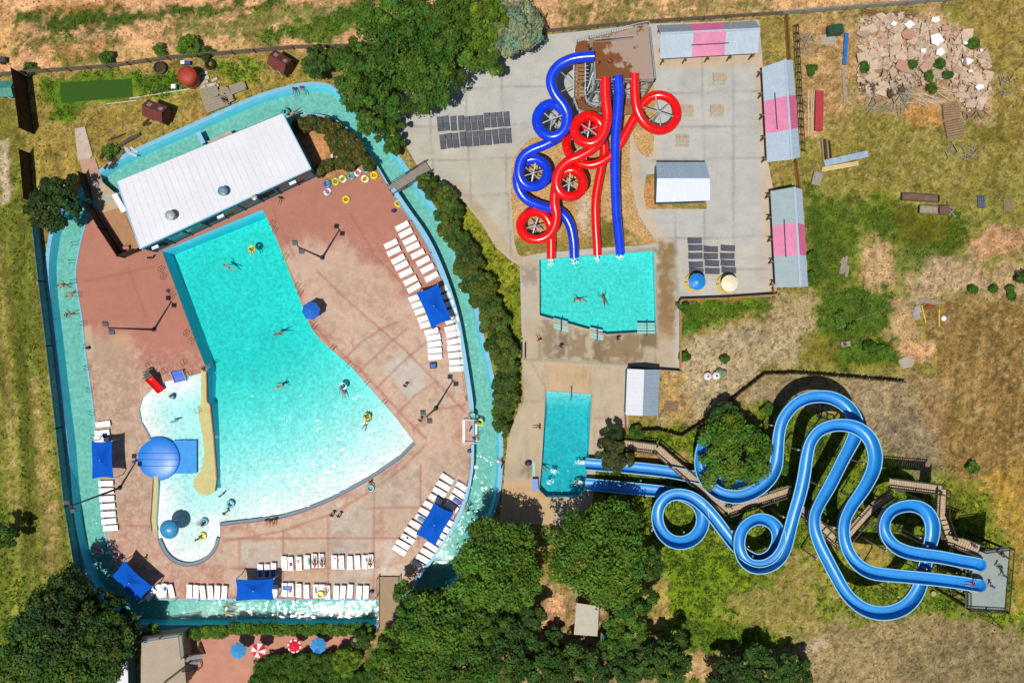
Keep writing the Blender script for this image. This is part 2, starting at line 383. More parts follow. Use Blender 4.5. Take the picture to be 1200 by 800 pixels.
# ------------------------------------------------------------------ the ground
# photo colours (kept as photographed; C() turns them into surface colours)
G = (105, 122, 40); YG = (150, 142, 58); DRY = (166, 146, 76); DIRT = (222, 168, 124); PALE = (206, 178, 142); DG = (72, 98, 36)
GL = [
 ([(-200, -200), (640, -200), (640, 36), (400, 56), (300, 60), (130, 80), (-200, 92)], 6, DIRT, 1, 20, .5),
 ([(600, -200), (1500, -200), (1500, -10), (1130, 0), (900, 16), (700, 28), (600, 38)], 5, (214, 166, 122), 1, 20, .5),
 ([(-50, 15), (40, 20), (30, 40), (10, 75), (-50, 80)], 12, (205, 160, 100), .8, 12, .8),
 ([(40, 12), (75, 4), (150, 8), (150, 14), (40, 18)], 5, (168, 122, 52), .9, 10, .8),
 ([(15, 20), (90, 14), (160, 12), (240, 6), (330, -4), (330, 8), (240, 18), (150, 34), (60, 38), (20, 28)], 7, DG, .95, 7, 1.1),
 ([(180, 36), (230, 26), (300, 12), (420, -5), (420, 22), (330, 30), (290, 45), (200, 44)], 8, (105, 125, 50), .75, 6, 1.6),
 ([(15, 48), (60, 42), (140, 46), (138, 56), (60, 56), (18, 58)], 6, (92, 118, 45), .8, 7, 1.4),
 ([(300, 45), (330, 34), (390, 16), (440, -10), (440, 30), (380, 50), (340, 44), (305, 52)], 7, (88, 122, 45), .9, 9, 1.2),
 ([(45, 55), (100, 50), (130, 60), (110, 75), (60, 78)], 7, (192, 138, 80), .7, 9, .8),
 ([(60, 68), (130, 64), (135, 72), (80, 82)], 5, (110, 125, 40), .8, 7, 1.4),
 ([(140, 56), (300, 46), (300, 60), (140, 78)], 6, (200, 165, 95), .6, 8, 1.4),
 ([(660, 0), (740, 2), (740, 26), (668, 30)], 8, (120, 125, 50), .75, 5, 2.2),
 ([(740, 4), (900, -5), (900, 14), (740, 22)], 7, (125, 130, 52), .6, 5, 2.2),
 # enclosure with the old mini golf
 ([(20, 92), (130, 82), (300, 64), (400, 60), (390, 105), (300, 118), (230, 148), (130, 196), (100, 225), (40, 225), (25, 160)], 6, (172, 150, 72), 1, 16, .5),
 ([(45, 95), (130, 86), (215, 76), (212, 112), (150, 118), (100, 125), (80, 145), (62, 140)], 7, (98, 128, 38), .95, 9, .9),
 ([(240, 72), (300, 68), (310, 98), (270, 98)], 8, (125, 145, 45), .85, 9, 1.0),
 ([(215, 130), (250, 125), (240, 148), (225, 150)], 7, (190, 140, 80), .8, 8, 1.0),
 ([(45, 195), (60, 150), (100, 130), (160, 125), (150, 170), (110, 190), (60, 225)], 9, (165, 140, 66), .7, 12, 1.3),
 # mown field on the left
 ([(-300, 200), (25, 190), (38, 262), (55, 420), (78, 600), (90, 700), (60, 820), (-300, 900)], 6, (134, 134, 58), 1, 16, .4),
 ([(-300, 80), (18, 95), (30, 190), (-300, 200)], 7, (140, 132, 58), 1, 9, 1.0),
 ([(-3, 165), (9, 165), (11, 205), (13, 238), (3, 240), (-4, 200)], 3, (205, 185, 155), 1, 9, .3),
 ([(30, 440), (46, 440), (62, 560), (70, 660), (58, 690), (48, 600)], 6, (176, 152, 88), .8, 8, .9),
 ([(-5, 290), (5, 290), (22, 560), (25, 720), (12, 720)], 5, (165, 148, 82), .7, 8, .9),
 ([(10, 240), (20, 240), (40, 520), (42, 640), (32, 640)], 4, (98, 104, 40), .7, 8, .9),
 ([(-10, 600), (10, 600), (30, 700), (20, 760), (-10, 760)], 10, (120, 135, 45), .6, 9, .9),
 # bank between river and plaza
 ([(545, 232), (565, 262), (585, 290), (608, 312), (612, 425), (605, 490), (588, 560), (575, 520), (580, 440), (560, 360), (530, 270), (505, 215)], 4, (156, 154, 50), 1, 9, .5),
 ([(596, 330), (610, 320), (612, 420), (600, 470), (592, 450)], 6, (126, 140, 44), .6, 8, .9),
 # dry ground to the east
 ([(930, 20), (1500, -30), (1500, 900), (930, 900)], 8, (160, 150, 76), 1, 20, .3),
 ([(935, 22), (1000, 18), (1000, 110), (990, 165), (940, 160)], 7, (196, 154, 104), .95, 8, .8),
 ([(1000, 20), (1100, 10), (1160, 60), (1165, 140), (1090, 150), (1000, 120)], 8, (196, 158, 118), .95, 9, .6),
 ([(1130, -10), (1210, -10), (1210, 190), (1180, 200), (1165, 90)], 12, (166, 138, 70), .8, 9, 1.2),
 ([(1060, 120), (1110, 125), (1100, 150), (1065, 150)], 6, (200, 145, 80), .9, 8, .9),
 ([(1125, 145), (1180, 140), (1190, 190), (1140, 200)], 10, (128, 120, 48), .8, 8, 1.2),
 ([(960, 140), (1050, 130), (1120, 160), (1180, 170), (1180, 225), (1000, 235), (950, 190)], 10, (158, 142, 66), .7, 8, 1.3),
 ([(945, 215), (965, 232), (1010, 238), (1040, 228), (1075, 250), (1130, 248), (1140, 285), (1110, 300), (1060, 305), (1050, 285), (1010, 270), (1003, 330), (985, 345), (948, 335)], 9, (98, 116, 40), .95, 7, 1.1),
 ([(1040, 240), (1110, 255), (1115, 285), (1060, 285)], 9, (118, 108, 30), .8, 8, .9),
 ([(946, 230), (968, 240), (972, 320), (948, 335)], 6, (74, 96, 34), .85, 7, 1.0),
 ([(1010, 290), (1035, 278), (1050, 300), (1048, 340), (1012, 340)], 6, (206, 168, 124), 1, 8, .9),
 ([(1052, 300), (1095, 290), (1110, 305), (1080, 320), (1055, 325)], 6, (125, 130, 72), .8, 6, 1.5),
 ([(1135, 285), (1160, 268), (1210, 268), (1210, 290), (1180, 298), (1145, 305)], 5, (198, 148, 112), .95, 8, .5),
 ([(1065, 330), (1100, 300), (1140, 300), (1150, 330), (1090, 350), (1060, 350)], 8, (205, 172, 138), .9, 8, .8),
 ([(1130, 320), (1210, 300), (1210, 380), (1180, 360), (1150, 345)], 8, (200, 164, 126), .85, 8, .9),
 ([(960, 345), (1000, 335), (1040, 340), (1052, 360), (1035, 395), (1000, 402), (958, 400)], 7, (86, 112, 40), .95, 7, 1.1),
 ([(900, 345), (955, 340), (955, 385), (900, 382)], 7, (198, 172, 132), .85, 8, 1.0),
 ([(800, 352), (905, 348), (903, 368), (840, 376), (803, 400)], 6, (100, 128, 40), .9, 8, .9),
 ([(798, 352), (815, 354), (820, 385), (800, 396)], 4, (72, 108, 34), .9, 8, .7),
 ([(1046, 355), (1075, 352), (1072, 395), (1040, 410)], 6, (204, 162, 124), .8, 8, 1.0),
 ([(1052, 400), (1095, 398), (1090, 420), (1055, 432)], 5, (218, 165, 125), .9, 8, .7),
 ([(1075, 360), (1110, 350), (1200, 345), (1215, 480), (1215, 620), (1145, 600), (1110, 560), (1085, 490), (1095, 420)], 10, (154, 122, 72), 1, 10, .7),
 ([(798, 400), (870, 375), (940, 380), (945, 430), (895, 430), (850, 470), (815, 500), (775, 500), (775, 440)], 9, (200, 178, 142), .95, 8, .7),
 ([(775, 440), (800, 440), (815, 490), (790, 500), (772, 490)], 8, (192, 150, 82), .85, 7, 1.1),
 ([(940, 395), (1050, 400), (1055, 430), (940, 430)], 7, (140, 130, 52), .9, 7, 1.1),
 ([(980, 402), (1045, 398), (1050, 425), (985, 428)], 5, (82, 112, 38), .9, 6, 1.2),
 ([(880, 440), (1060, 445), (1080, 470), (1110, 560), (1080, 575), (1045, 540), (1000, 480), (900, 490), (870, 470)], 8, (170, 148, 118), .95, 8, .7),
 ([(1030, 480), (1070, 500), (1110, 555), (1070, 560), (1040, 530)], 10, (142, 124, 104), .8, 9, .8),
 ([(1060, 440), (1105, 440), (1108, 540), (1085, 500)], 8, (172, 136, 100), .8, 9, .8),
 # the lawn below the open slides
 ([(690, 515), (760, 500), (810, 500), (890, 470), (960, 480), (1040, 530), (1080, 560), (1130, 570), (1215, 600), (1215, 900), (700, 900), (700, 620)], 8, (136, 146, 48), 1, 12, .6),
 ([(770, 640), (880, 650), (900, 700), (880, 735), (830, 745), (780, 700)], 14, (132, 146, 40), .9, 8, 1.2),
 ([(790, 650), (860, 655), (850, 690), (810, 690)], 12, (112, 138, 30), .8, 8, 1.2),
 ([(835, 690), (900, 690), (920, 730), (860, 735)], 10, (165, 150, 85), .8, 8, 1.3),
 ([(800, 725), (890, 735), (880, 765), (810, 770)], 8, (98, 122, 40), .8, 8, 1.2),
 ([(890, 700), (925, 640), (960, 650), (985, 700), (1000, 735), (960, 750), (910, 740)], 12, (172, 150, 84), .75, 8, 1.2),
 ([(955, 690), (1010, 720), (1000, 745), (965, 745)], 8, (122, 132, 40), .8, 8, 1.2),
 ([(1000, 630), (1045, 650), (1030, 680), (985, 660)], 8, (186, 155, 78), .8, 8, 1.0),
 ([(985, 725), (1080, 715), (1150, 725), (1215, 760), (1215, 850), (880, 850), (870, 770), (940, 750)], 12, (178, 152, 112), .9, 12, .9),
 ([(1130, 735), (1215, 745), (1215, 820), (1040, 820), (1060, 760)], 14, (138, 122, 90), .7, 8, 1.3),
 ([(936, 752), (962, 748), (966, 760), (945, 766)], 4, (205, 182, 158), .9, 8, .7),
 ([(1100, 555), (1160, 560), (1185, 600), (1180, 640), (1120, 610)], 10, (140, 140, 52), .85, 8, 1.0),
 ([(1150, 560), (1215, 540), (1215, 700), (1190, 720), (1185, 640)], 10, (190, 152, 66), .85, 8, 1.0),
 ([(920, 500), (985, 500), (975, 560), (950, 620), (925, 600)], 8, (105, 120, 45), .8, 7, 1.2),
 ([(740, 528), (800, 530), (815, 558), (745, 552)], 5, (205, 158, 102), .9, 8, .7),
 ([(815, 500), (880, 480), (890, 500), (870, 560), (820, 540)], 8, (190, 155, 110), .7, 8, .8),
 ([(860, 490), (890, 490), (905, 530), (890, 560)], 7, (120, 125, 48), .7, 7, 1.2),
 # under the trees at the bottom
 ([(560, 690), (620, 690), (720, 690), (770, 740), (770, 840), (560, 840), (520, 760)], 10, (172, 140, 98), .95, 8, .9),
 ([(640, 690), (660, 690), (660, 725), (635, 760), (625, 740)], 4, (222, 165, 125), .9, 8, .7),
 ([(740, 690), (775, 680), (790, 720), (770, 745), (750, 730)], 6, (185, 160, 90), .85, 8, 1.1),
 ([(800, 765), (850, 765), (850, 800), (790, 800)], 5, (208, 164, 120), .9, 7, .9),
 ([(140, 735), (440, 735), (440, 840), (140, 840)], 4, (120, 112, 60), .8, 8, .8),
]
def axis(a, b, st): return np.concatenate([[-2600, -1200, -500, -250, -150, -110, a - 8], np.arange(a, b, st), [b + 8, 110, 150, 250, 500, 1200, 2600]])
gx = axis(-76, 76, 0.24); gy = axis(-52, 52, 0.24)
GX, GY = np.meshgrid(gx, gy); gpx = 600 + GX.ravel() / S; gpy = 400 - GY.ravel() / S
# warp the outlines a little so that no patch has a drawn edge
wx = gpx + (fbm(gpx / 14, gpy / 14, 5) - .5) * 16; wy = gpy + (fbm(gpx / 14, gpy / 14, 6) - .5) * 16
gc = paint(wx, wy, C(*DRY), GL)
mott = fbm(gpx / 5, gpy / 5, 11, 4)[:, None]; big = fbm(gpx / 40, gpy / 40, 12, 3)[:, None]
grn = np.clip((gc[:, 1:2] - gc[:, :1] * .82) * 14, 0, 1)
gc = gc * (0.44 + 0.96 * mott) * (0.80 + 0.36 * big) * (np.array([.99, 1.0, .96]) + grn * np.array([-.06, .12, -.30]))
fld = (gpx < 90) & (gpy > 180); ang = gpx - gpy * 0.09
row = (fbm(ang / 6, gpy / 90, 21, 3)[:, None] - .5)
gc[fld] *= (1 + 1.1 * row[fld])
fld2 = inside(gpx, gpy, [(1080, 360), (1220, 340), (1220, 620), (1140, 610), (1090, 500)])
row2 = (fbm((gpx + gpy * .12) / 4.5, gpy / 50, 23, 3)[:, None] - .5); gc[fld2] *= (1 + 0.9 * row2[fld2])
lum = gc.mean(1, keepdims=True); rg = (gc[:, :1] - gc[:, 1:2]); gc *= 1 + .26 * np.clip((rg - .09) / .12, 0, 1)
# scattered dead and green tussocks
sp = fbm(gpx / 3.2, gpy / 3.2, 15, 2); t1 = np.clip((sp - .60) * 9, 0, 1)[:, None] * 0.55 * (1 - .6 * np.clip((rg - .08) / .08, 0, 1))
gc = gc * (1 - t1) + np.array(C(74, 72, 28)) * t1
sp2 = fbm(gpx / 4.2, gpy / 4.2, 44, 2); t2 = (np.clip((sp2 - .62) * 9, 0, 1) * (gc[:, 0] > gc[:, 1] * 1.15))[:, None] * 0.35
gc = gc * (1 - t2) + np.array(C(214, 190, 140)) * t2
gz = (fbm(gpx / 20, gpy / 20, 9, 3) - 0.6) * 0.10
nx = len(gx); ny = len(gy); ii = np.arange(nx * ny).reshape(ny, nx)
quads = np.stack([ii[:-1, :-1], ii[:-1, 1:], ii[1:, 1:], ii[1:, :-1]], -1).reshape(-1, 4)
qx = gpx[quads].mean(1); qy = gpy[quads].mean(1)
drop = inside(qx, qy, offset(RO, 2.0)) | inside(qx, qy, offset(RO, -2.0)) | inside(qx, qy, SPLASH) | (dist_line(qx, qy, SPLASH, True) < 2.6) | inside(qx, qy, LAND) | (dist_line(qx, qy, LAND, True) < 2.6)
quads = quads[~drop]
used = np.zeros(nx * ny, bool); used[quads.ravel()] = True; rm = np.cumsum(used) - 1
me = bpy.data.meshes.new('ground')
vv = np.stack([GX.ravel(), GY.ravel(), gz], -1)[used]; qq = rm[quads]
me.vertices.add(len(vv)); me.vertices.foreach_set('co', vv.ravel())
me.loops.add(qq.size); me.loops.foreach_set('vertex_index', qq.ravel().astype(np.int32))
me.polygons.add(len(qq)); me.polygons.foreach_set('loop_start', np.arange(0, qq.size, 4, dtype=np.int32)); me.polygons.foreach_set('loop_total', np.full(len(qq), 4, np.int32))
me.update(); me.validate(); set_col(me, gc[used])
M_ground = mat('dry earth and grass', None, rough=.95, var=.16, scale=0.45, fine=.38, bump=.8, attr=True, spec=.1)
struct(link_mesh('ground', me, M_ground))

# ------------------------------------------------------------------ pools and river
M_wall = mat('blue pool paint', (.38, .84, .88), .5, .05, 1.0)
M_floor = mat('white pool plaster with ripple light', None, .7, .05, .26, fine=.20, attr=True, spec=.2)  # fine mottle paints rippling light from the water onto the plaster
M_pale = mat('pale blue painted concrete', (128, 200, 232), .6, .10, 1.2)
M_water = water_mat('clear pool water', (0.84, 0.080, 0.095), 1.5, 0.45, 0.056)
M_river = water_mat('river water', (0.52, 0.05, 0.10), 1.5, 0.45, 0.075)
M_deep = water_mat('deep pool water', (0.95, 0.16, 0.12), 1.6, 0.55, 0.05)

def pool_walls(name, loop, z1, z0, m):
    w = W2(loop); n = len(w); mb = MB()
    mb.add([(p[0], p[1], z1) for p in w] + [(p[0], p[1], z0) for p in w], [(i, (i + 1) % n, n + (i + 1) % n, n + i) for i in range(n)])
    return struct(mb.build(name, m))
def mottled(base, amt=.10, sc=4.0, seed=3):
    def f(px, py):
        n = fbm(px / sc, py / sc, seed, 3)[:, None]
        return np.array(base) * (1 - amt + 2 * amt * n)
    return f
DK = 0.10
def beach_z(V):
    px = 600 + V[:, 0] / S; py = 400 - V[:, 1] / S
    d = dist_line(px, py, BEACH) * S; main = np.clip(0.03 + d * 0.060 + 0.0016 * d * d, 0, 2.1)
    dk = np.minimum(dist_line(px, py, NOTCH + LARC[:2]), dist_line(px, py, LARC[3:])) * S
    kid = np.clip(0.02 + (dk - .8).clip(0) * 0.12, 0, 0.42); low = np.clip((py - 575) / 30, 0, 1); kid = kid * (1 - .55 * low)
    f = np.clip((px - (240 + np.clip(py - 560, 0, 60) * .45)) / 22, 0, 1); f = np.where(py < 560, px > 240 + (py - 436).clip(0) * .04, f); f = np.where(py < 437, 1.0, f)
    return -0.17 - (kid * (1 - f) + main * f)
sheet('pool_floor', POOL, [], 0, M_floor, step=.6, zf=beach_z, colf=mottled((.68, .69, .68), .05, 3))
pool_walls('pool_wall', POOL, DK - .006, -2.6, M_wall)
solid_water('wave_pool_water', offset(POOL, 0.3 if signed_area(POOL) > 0 else -0.3), [], -0.15, -3.0, M_water)
def river_z(V): return np.full(len(V), -1.15)
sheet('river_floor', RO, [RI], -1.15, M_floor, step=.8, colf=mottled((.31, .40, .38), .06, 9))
def sloped_wall(name, pts, d, z1, z0, m, closed=False):  # slope added so walls facing away from the sun still brighten
    a = W2(pts); b = W2(offset(pts, d, closed)); n = len(a); mb = MB(); r = n if closed else n - 1
    mb.add([(p[0], p[1], z1) for p in a] + [(p[0], p[1], z0) for p in b], [(i, (i + 1) % n, n + (i + 1) % n, n + i) for i in range(r)])
    return struct(mb.build(name, m))
M_slw = mat('blue wall sloped to catch sun', (.16, .66, .90), .5, .05, 1.0)
sloped_wall('river_wall', RO, -3.6, 0.10, -1.3, M_slw, True); pool_walls('river_inner_wall', RI, DK - .006, -1.3, M_wall)
sloped_wall('pool_wall', [(256, 572), (254.6, 562), (250.6, 510), (246.6, 475), (243, 470), (242, 437), (228.3, 396), (190.3, 294.3), (308, 245.8)], -6.0, DK - .01, -2.35, M_slw)  # added sheet over the upright wall, tilted to catch sun
solid_water('river_water', offset(RO, .3), [offset(RI, -.3)], -0.28, -1.6, M_river)
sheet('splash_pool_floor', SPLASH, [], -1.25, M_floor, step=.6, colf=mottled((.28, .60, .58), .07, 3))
pool_walls('splash_pool_wall', SPLASH, .055, -1.4, M_wall)
solid_water('splash_pool_water', offset(SPLASH, .3 if signed_area(SPLASH) > 0 else -.3), [], -0.12, -1.7, M_water)
def land_z(V):
    py = 400 - V[:, 1] / S; return -0.25 - np.clip((py - 459) / 22, 0, 1) * 1.0 - np.clip((py - 470) / 90, 0, 1) * .3
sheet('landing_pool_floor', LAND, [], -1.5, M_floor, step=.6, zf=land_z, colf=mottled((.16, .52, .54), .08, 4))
pool_walls('landing_pool_wall', LAND, .055, -1.7, M_wall)
solid_water('landing_pool_water', offset(LAND, .3 if signed_area(LAND) > 0 else -.3), [], -0.12, -2.0, M_deep)

# ------------------------------------------------------------------ decks and paving
T = (190, 128, 108); WRN = (214, 178, 156); GRY = (198, 186, 170)
JOINTS = [[(326, 290), (345, 330), (360, 372), (385, 400), (420, 430), (470, 484), (499, 514)], [(372, 318), (400, 345), (430, 372), (475, 410), (512, 448), (545, 482)],
 [(420, 436), (450, 408), (478, 384)], [(441, 455), (468, 428), (500, 400)], [(466, 484), (488, 462), (512, 446)], [(484, 503), (510, 480), (545, 474)], [(404, 420), (425, 400), (448, 385), (465, 378)],
 [(500, 520), (470, 550), (430, 578), (385, 603), (330, 622), (262, 634)], [(493, 545), (493, 605), (490, 640)], [(438, 578), (438, 690)], [(385, 604), (385, 692)], [(332, 622), (332, 692)], [(281, 632), (281, 668)],
 [(262, 631), (385, 630), (500, 630)], [(270, 665), (360, 665), (445, 664)], [(440, 594), (500, 594), (540, 596)], [(150, 615), (190, 617)], [(100, 330), (180, 312)], [(150, 312), (172, 372)],
 [(320, 245), (345, 300)], [(410, 250), (440, 300), (470, 330)]]
DL = [
 ([(318, 292), (360, 280), (400, 286), (440, 312), (470, 345), (500, 380), (540, 400), (560, 520), (548, 600), (490, 690), (180, 704), (120, 660), (95, 390), (150, 398), (165, 440), (185, 452), (165, 470), (164, 495), (184, 540), (184, 620), (200, 664), (240, 664), (262, 620), (400, 585), (490, 522), (420, 440)], 12, WRN, 1, 9, .8),
 ([(96, 392), (142, 398), (160, 440), (160, 490), (180, 545), (178, 600), (130, 640), (112, 520)], 8, (188, 156, 128), .9, 10, .6),
 ([(150, 590), (182, 590), (190, 660), (260, 664), (270, 700), (160, 690), (132, 645)], 8, (202, 152, 126), .8, 8, .8),
 ([(447, 432), (476, 406), (511, 446), (483, 470)], 2, (206, 200, 188), .95, 8, .4),
 ([(412, 398), (440, 378), (472, 408), (446, 430)], 2, (202, 176, 156), .9, 8, .4),
 ([(486, 472), (512, 449), (530, 470), (505, 492)], 3, (205, 178, 152), .8, 8, .6),
 ([(332, 300), (352, 318), (350, 335), (334, 330)], 5, (222, 195, 170), .7, 3, 1.8),
 ([(365, 320), (410, 310), (430, 345), (400, 375), (372, 350)], 8, (206, 172, 146), .8, 3, 1.6),
 ([(420, 340), (455, 318), (470, 350), (445, 372)], 8, (202, 160, 136), .8, 4, 1.4),
 ([(282, 634), (331, 634), (331, 664), (282, 664)], 2, GRY, .85, 8, .5), ([(334, 633), (384, 633), (384, 664), (334, 664)], 2, (200, 180, 152), .8, 8, .5), ([(387, 633), (437, 633), (437, 664), (387, 664)], 2, (188, 180, 168), .9, 8, .5),
 ([(387, 606), (437, 582), (437, 629), (387, 629)], 2, (192, 180, 164), .9, 8, .5), ([(334, 667), (384, 667), (384, 690), (334, 690)], 2, (206, 168, 130), .8, 8, .5), ([(387, 667), (437, 667), (437, 690), (387, 690)], 2, (200, 185, 170), .8, 8, .5),
 ([(440, 560), (492, 545), (492, 593), (440, 593)], 2, (194, 178, 160), .85, 8, .7), ([(440, 597), (492, 597), (492, 629), (440, 629)], 3, (200, 160, 138), .8, 8, .6), ([(495, 535), (545, 520), (550, 580), (530, 595), (495, 592)], 4, (204, 176, 154), .8, 8, .8),
 ([(530, 470), (553, 468), (553, 520), (530, 522)], 5, (206, 138, 112), .7, 7, .9), ([(505, 492), (530, 478), (540, 520), (500, 530)], 5, (214, 178, 150), .7, 7, .9),
 ([(495, 632), (515, 632), (500, 660), (494, 690), (440, 690), (440, 666), (492, 664)], 4, (212, 168, 138), .7, 6, .9),
 ([(428, 664), (438, 664), (440, 672), (424, 674)], 2, (235, 232, 226), .85, 3, 1.3), ([(444, 640), (470, 630), (474, 642), (446, 676)], 3, (232, 222, 205), .55, 3, 1.8), ([(445, 664), (475, 664), (475, 674), (445, 674)], 3, (232, 228, 215), .6, 3, 1.6),
 ([(388, 590), (404, 586), (406, 600), (388, 606)], 3, (238, 222, 208), .6, 2.5, 1.8),
 ([(498, 430), (540, 432), (548, 462), (520, 470), (498, 448)], 6, (206, 176, 154), .8, 8, .8), ([(132, 390), (150, 390), (152, 404), (134, 406)], 2, (208, 165, 130), .8, 8, .5), ([(98, 382), (108, 380), (110, 420), (102, 420)], 2, (206, 190, 160), .7, 8, .6),
 ([(150, 212), (335, 140), (352, 190), (306, 240), (188, 292), (160, 270), (145, 250)], 3, (186, 150, 115), .9, 8, .4),
]
def deck_col(px, py):
    c = paint(px, py, C(*T), DL)
    worn = np.clip((np.maximum(py - 255, 0) / 130), 0, 1) * (px > 300) + (px < 300) * np.clip((py - 395) / 60, 0, 1)
    m = fbm(px / 2.2, py / 2.2, 71, 3); sp = np.clip((m - .51) * 8, 0, 1) * worn * .52
    c = c * (1 - sp[:, None]) + np.array(C(226, 205, 186)) * sp[:, None]
    st = np.clip((fbm(px / 7, py / 7, 77, 4) - .52) * 6, 0, 1) * (.25 + .75 * worn) * .30
    gr_ = np.clip((fbm(px / 16, py / 16, 79, 4) - .50) * 6, 0, 1) * worn * .55; c = c * (1 - gr_[:, None]) + np.array(C(206, 184, 162)) * gr_[:, None]
    c = c * (1 - st[:, None]) + np.array(C(158, 104, 88)) * st[:, None]
    c = c * (0.93 + 0.14 * fbm(px / 30, py / 30, 73, 3))[:, None]
    for j in JOINTS:
        d = dist_line(px, py, j); q = np.clip(1.15 - d / 1.8, 0, 1) * .66
        c = c * (1 - q[:, None]) + np.array(C(172, 106, 86)) * q[:, None]
    return c
M_deck = mat('worn terracotta deck paint', None, .75, .05, .8, fine=.07, attr=True, spec=.25, bump=.15)
sheet('pool_deck', RI, [POOL], DK, M_deck, step=.24, colf=deck_col)
def lines(px, py, c, segs, w, rgb, a):
    for j in segs:
        d = dist_line(px, py, j); q = np.clip(1.0 - d / w, 0, 1) * a; c = c * (1 - q[:, None]) + np.array(C(*rgb)) * q[:, None]
    return c
PL = [
 ([(455, 150), (612, 150), (612, 330), (560, 280)], 10, (200, 192, 174), .8, 12, .6), ([(765, 80), (895, 80), (895, 200), (765, 200)], 8, (196, 196, 190), .7, 12, .8),
 ([(766, 55), (892, 55), (892, 76), (766, 82)], 4, (212, 188, 158), .9, 10, .5), ([(884, 75), (915, 75), (915, 350), (893, 350), (893, 200)], 4, (212, 190, 164), .9, 10, .5), ([(766, 200), (772, 200), (772, 100), (766, 100)], 3, (212, 192, 164), .7, 8, .5),
 (smooth([(525, 214), (545, 235), (566, 262), (581, 288), (598, 303), (612, 312), (612, 298), (595, 285), (580, 262), (560, 236), (538, 215)], True, 3), 1.5, (198, 180, 152), 1, 8, .3),
 (smooth([(738, 150), (742, 200), (746, 240), (757, 262), (772, 283), (785, 283), (768, 262), (758, 240), (752, 205), (748, 170)], True, 3), 1.5, (212, 192, 164), .9, 8, .3),
 ([(768, 284), (905, 284), (905, 350), (796, 350), (790, 300)], 8, (204, 198, 188), .8, 12, .6),
 ([(612, 298), (632, 298), (632, 420), (612, 418)], 3, (200, 184, 160), .8, 9, .6), ([(612, 370), (790, 392), (792, 432), (612, 420)], 4, (196, 178, 150), .9, 9, .6),
 ([(770, 284), (792, 284), (791, 400), (770, 396)], 4, (180, 156, 120), .9, 6, .9), ([(772, 286), (790, 286), (788, 320), (772, 315)], 4, (150, 122, 82), .9, 4, 1.4), ([(772, 312), (786, 330), (790, 390), (772, 392)], 4, (152, 120, 80), .8, 4, 1.4),
 ([(636, 374), (650, 380), (648, 420), (634, 418)], 4, (150, 130, 98), .8, 4, 1.4), ([(656, 388), (664, 392), (664, 418), (652, 418)], 3, (130, 112, 86), .8, 4, 1.2), ([(672, 384), (690, 392), (688, 420), (668, 418)], 4, (146, 124, 92), .8, 4, 1.5), ([(695, 400), (708, 398), (708, 424), (694, 422)], 3, (124, 104, 78), .85, 4, 1.2), ([(706, 394), (750, 390), (752, 424), (710, 424)], 6, (146, 122, 86), .85, 4, 1.4), ([(752, 389), (770, 389), (770, 408), (752, 405)], 2, (118, 102, 76), .85, 6, .6),
 ([(700, 295), (768, 290), (768, 296), (700, 303)], 3, (150, 142, 128), .6, 6, 1.2), ([(612, 314), (632, 310), (630, 335), (612, 330)], 4, (150, 138, 120), .7, 5, 1.3),
]
def plaza_col(px, py):
    c = paint(px, py, C(198, 197, 190), PL)
    cell = (vnoise(np.floor((px - 455) / 21.5) * 3.7, np.floor((py - 30) / 43.0) * 5.1, 8) - .5) * .10
    c = c * (1 + cell[:, None]) * (0.90 + .2 * fbm(px / 25, py / 25, 83, 4))[:, None]
    st = np.clip((fbm(px / 16, py / 5, 87, 4) - .6) * 5, 0, 1) * .10; c = c * (1 - st[:, None])
    segs = [[(455 + 43 * i, 30), (470 + 43 * i, 300)] for i in range(4)] + [[(823, 65), (827, 350)], [(858, 65), (861, 350)], [(790, 245), (794, 350)]] + [[(455, y), (640, y - 6)] for y in (107, 150, 190, 232)] + [[(765, y), (900, y - 3)] for y in (110, 150, 188, 280, 318)]
    c = lines(px, py, c, segs, 1.6, (150, 146, 136), .65)
    return lines(px, py, c, [[(634 + 17 * i, 376 + 3 * i), (632 + 17 * i, 425)] for i in range(9)], 1.6, (134, 118, 94), .55)
M_conc = mat('trowelled concrete', None, .85, .05, .6, fine=.06, attr=True, spec=.2, bump=.1)
sheet('plaza_paving', PLAZA, [SPLASH, [(p[0], p[1]) for p in BED1], [(p[0], p[1]) for p in BED2], BED3], .06, M_conc, step=.30, colf=plaza_col)
PADL = [([(640, 425), (690, 428), (690, 458), (640, 458)], 5, (214, 180, 140), .8, 6, .8), ([(588, 540), (636, 545), (636, 560), (590, 560)], 5, (190, 172, 148), .8, 6, .8), ([(585, 562), (640, 566), (650, 612), (585, 612)], 5, (216, 178, 132), .9, 8, .6), ([(612, 540), (626, 540), (624, 556), (612, 556)], 3, (128, 112, 92), .6, 4, 1.2), ([(693, 430), (735, 432), (733, 500), (695, 540)], 4, (206, 186, 160), .8, 9, .6)]
def pad_col(px, py):
    c = paint(px, py, C(204, 186, 158), PADL) * (0.90 + .2 * fbm(px / 14, py / 14, 93, 4))[:, None]
    c = c * (1 - .18 * np.clip((fbm(px / 2.2, py / 22, 95, 3) - .55) * 4, 0, 1))[:, None]
    return lines(px, py, c, [[(640, 424), (640, 458)], [(690, 428), (693, 462)], [(693, 489), (735, 490)], [(612, 470), (640, 472)], [(590, 558), (634, 558)], [(713, 430), (712, 520)], [(622, 422), (640, 457)], [(590, 572), (632, 572)]], 1.5, (158, 136, 108), .6)
sheet('pool_terrace', PAD, [LAND], .05, M_conc, step=.32, colf=pad_col, skirt=.2)
def patio_col(px, py): return mottled(C(208, 146, 122), .10, 9, 5)(px, py)
sheet('patio_paving', PATIO, [], .05, M_deck, step=.35, colf=patio_col, skirt=.2)
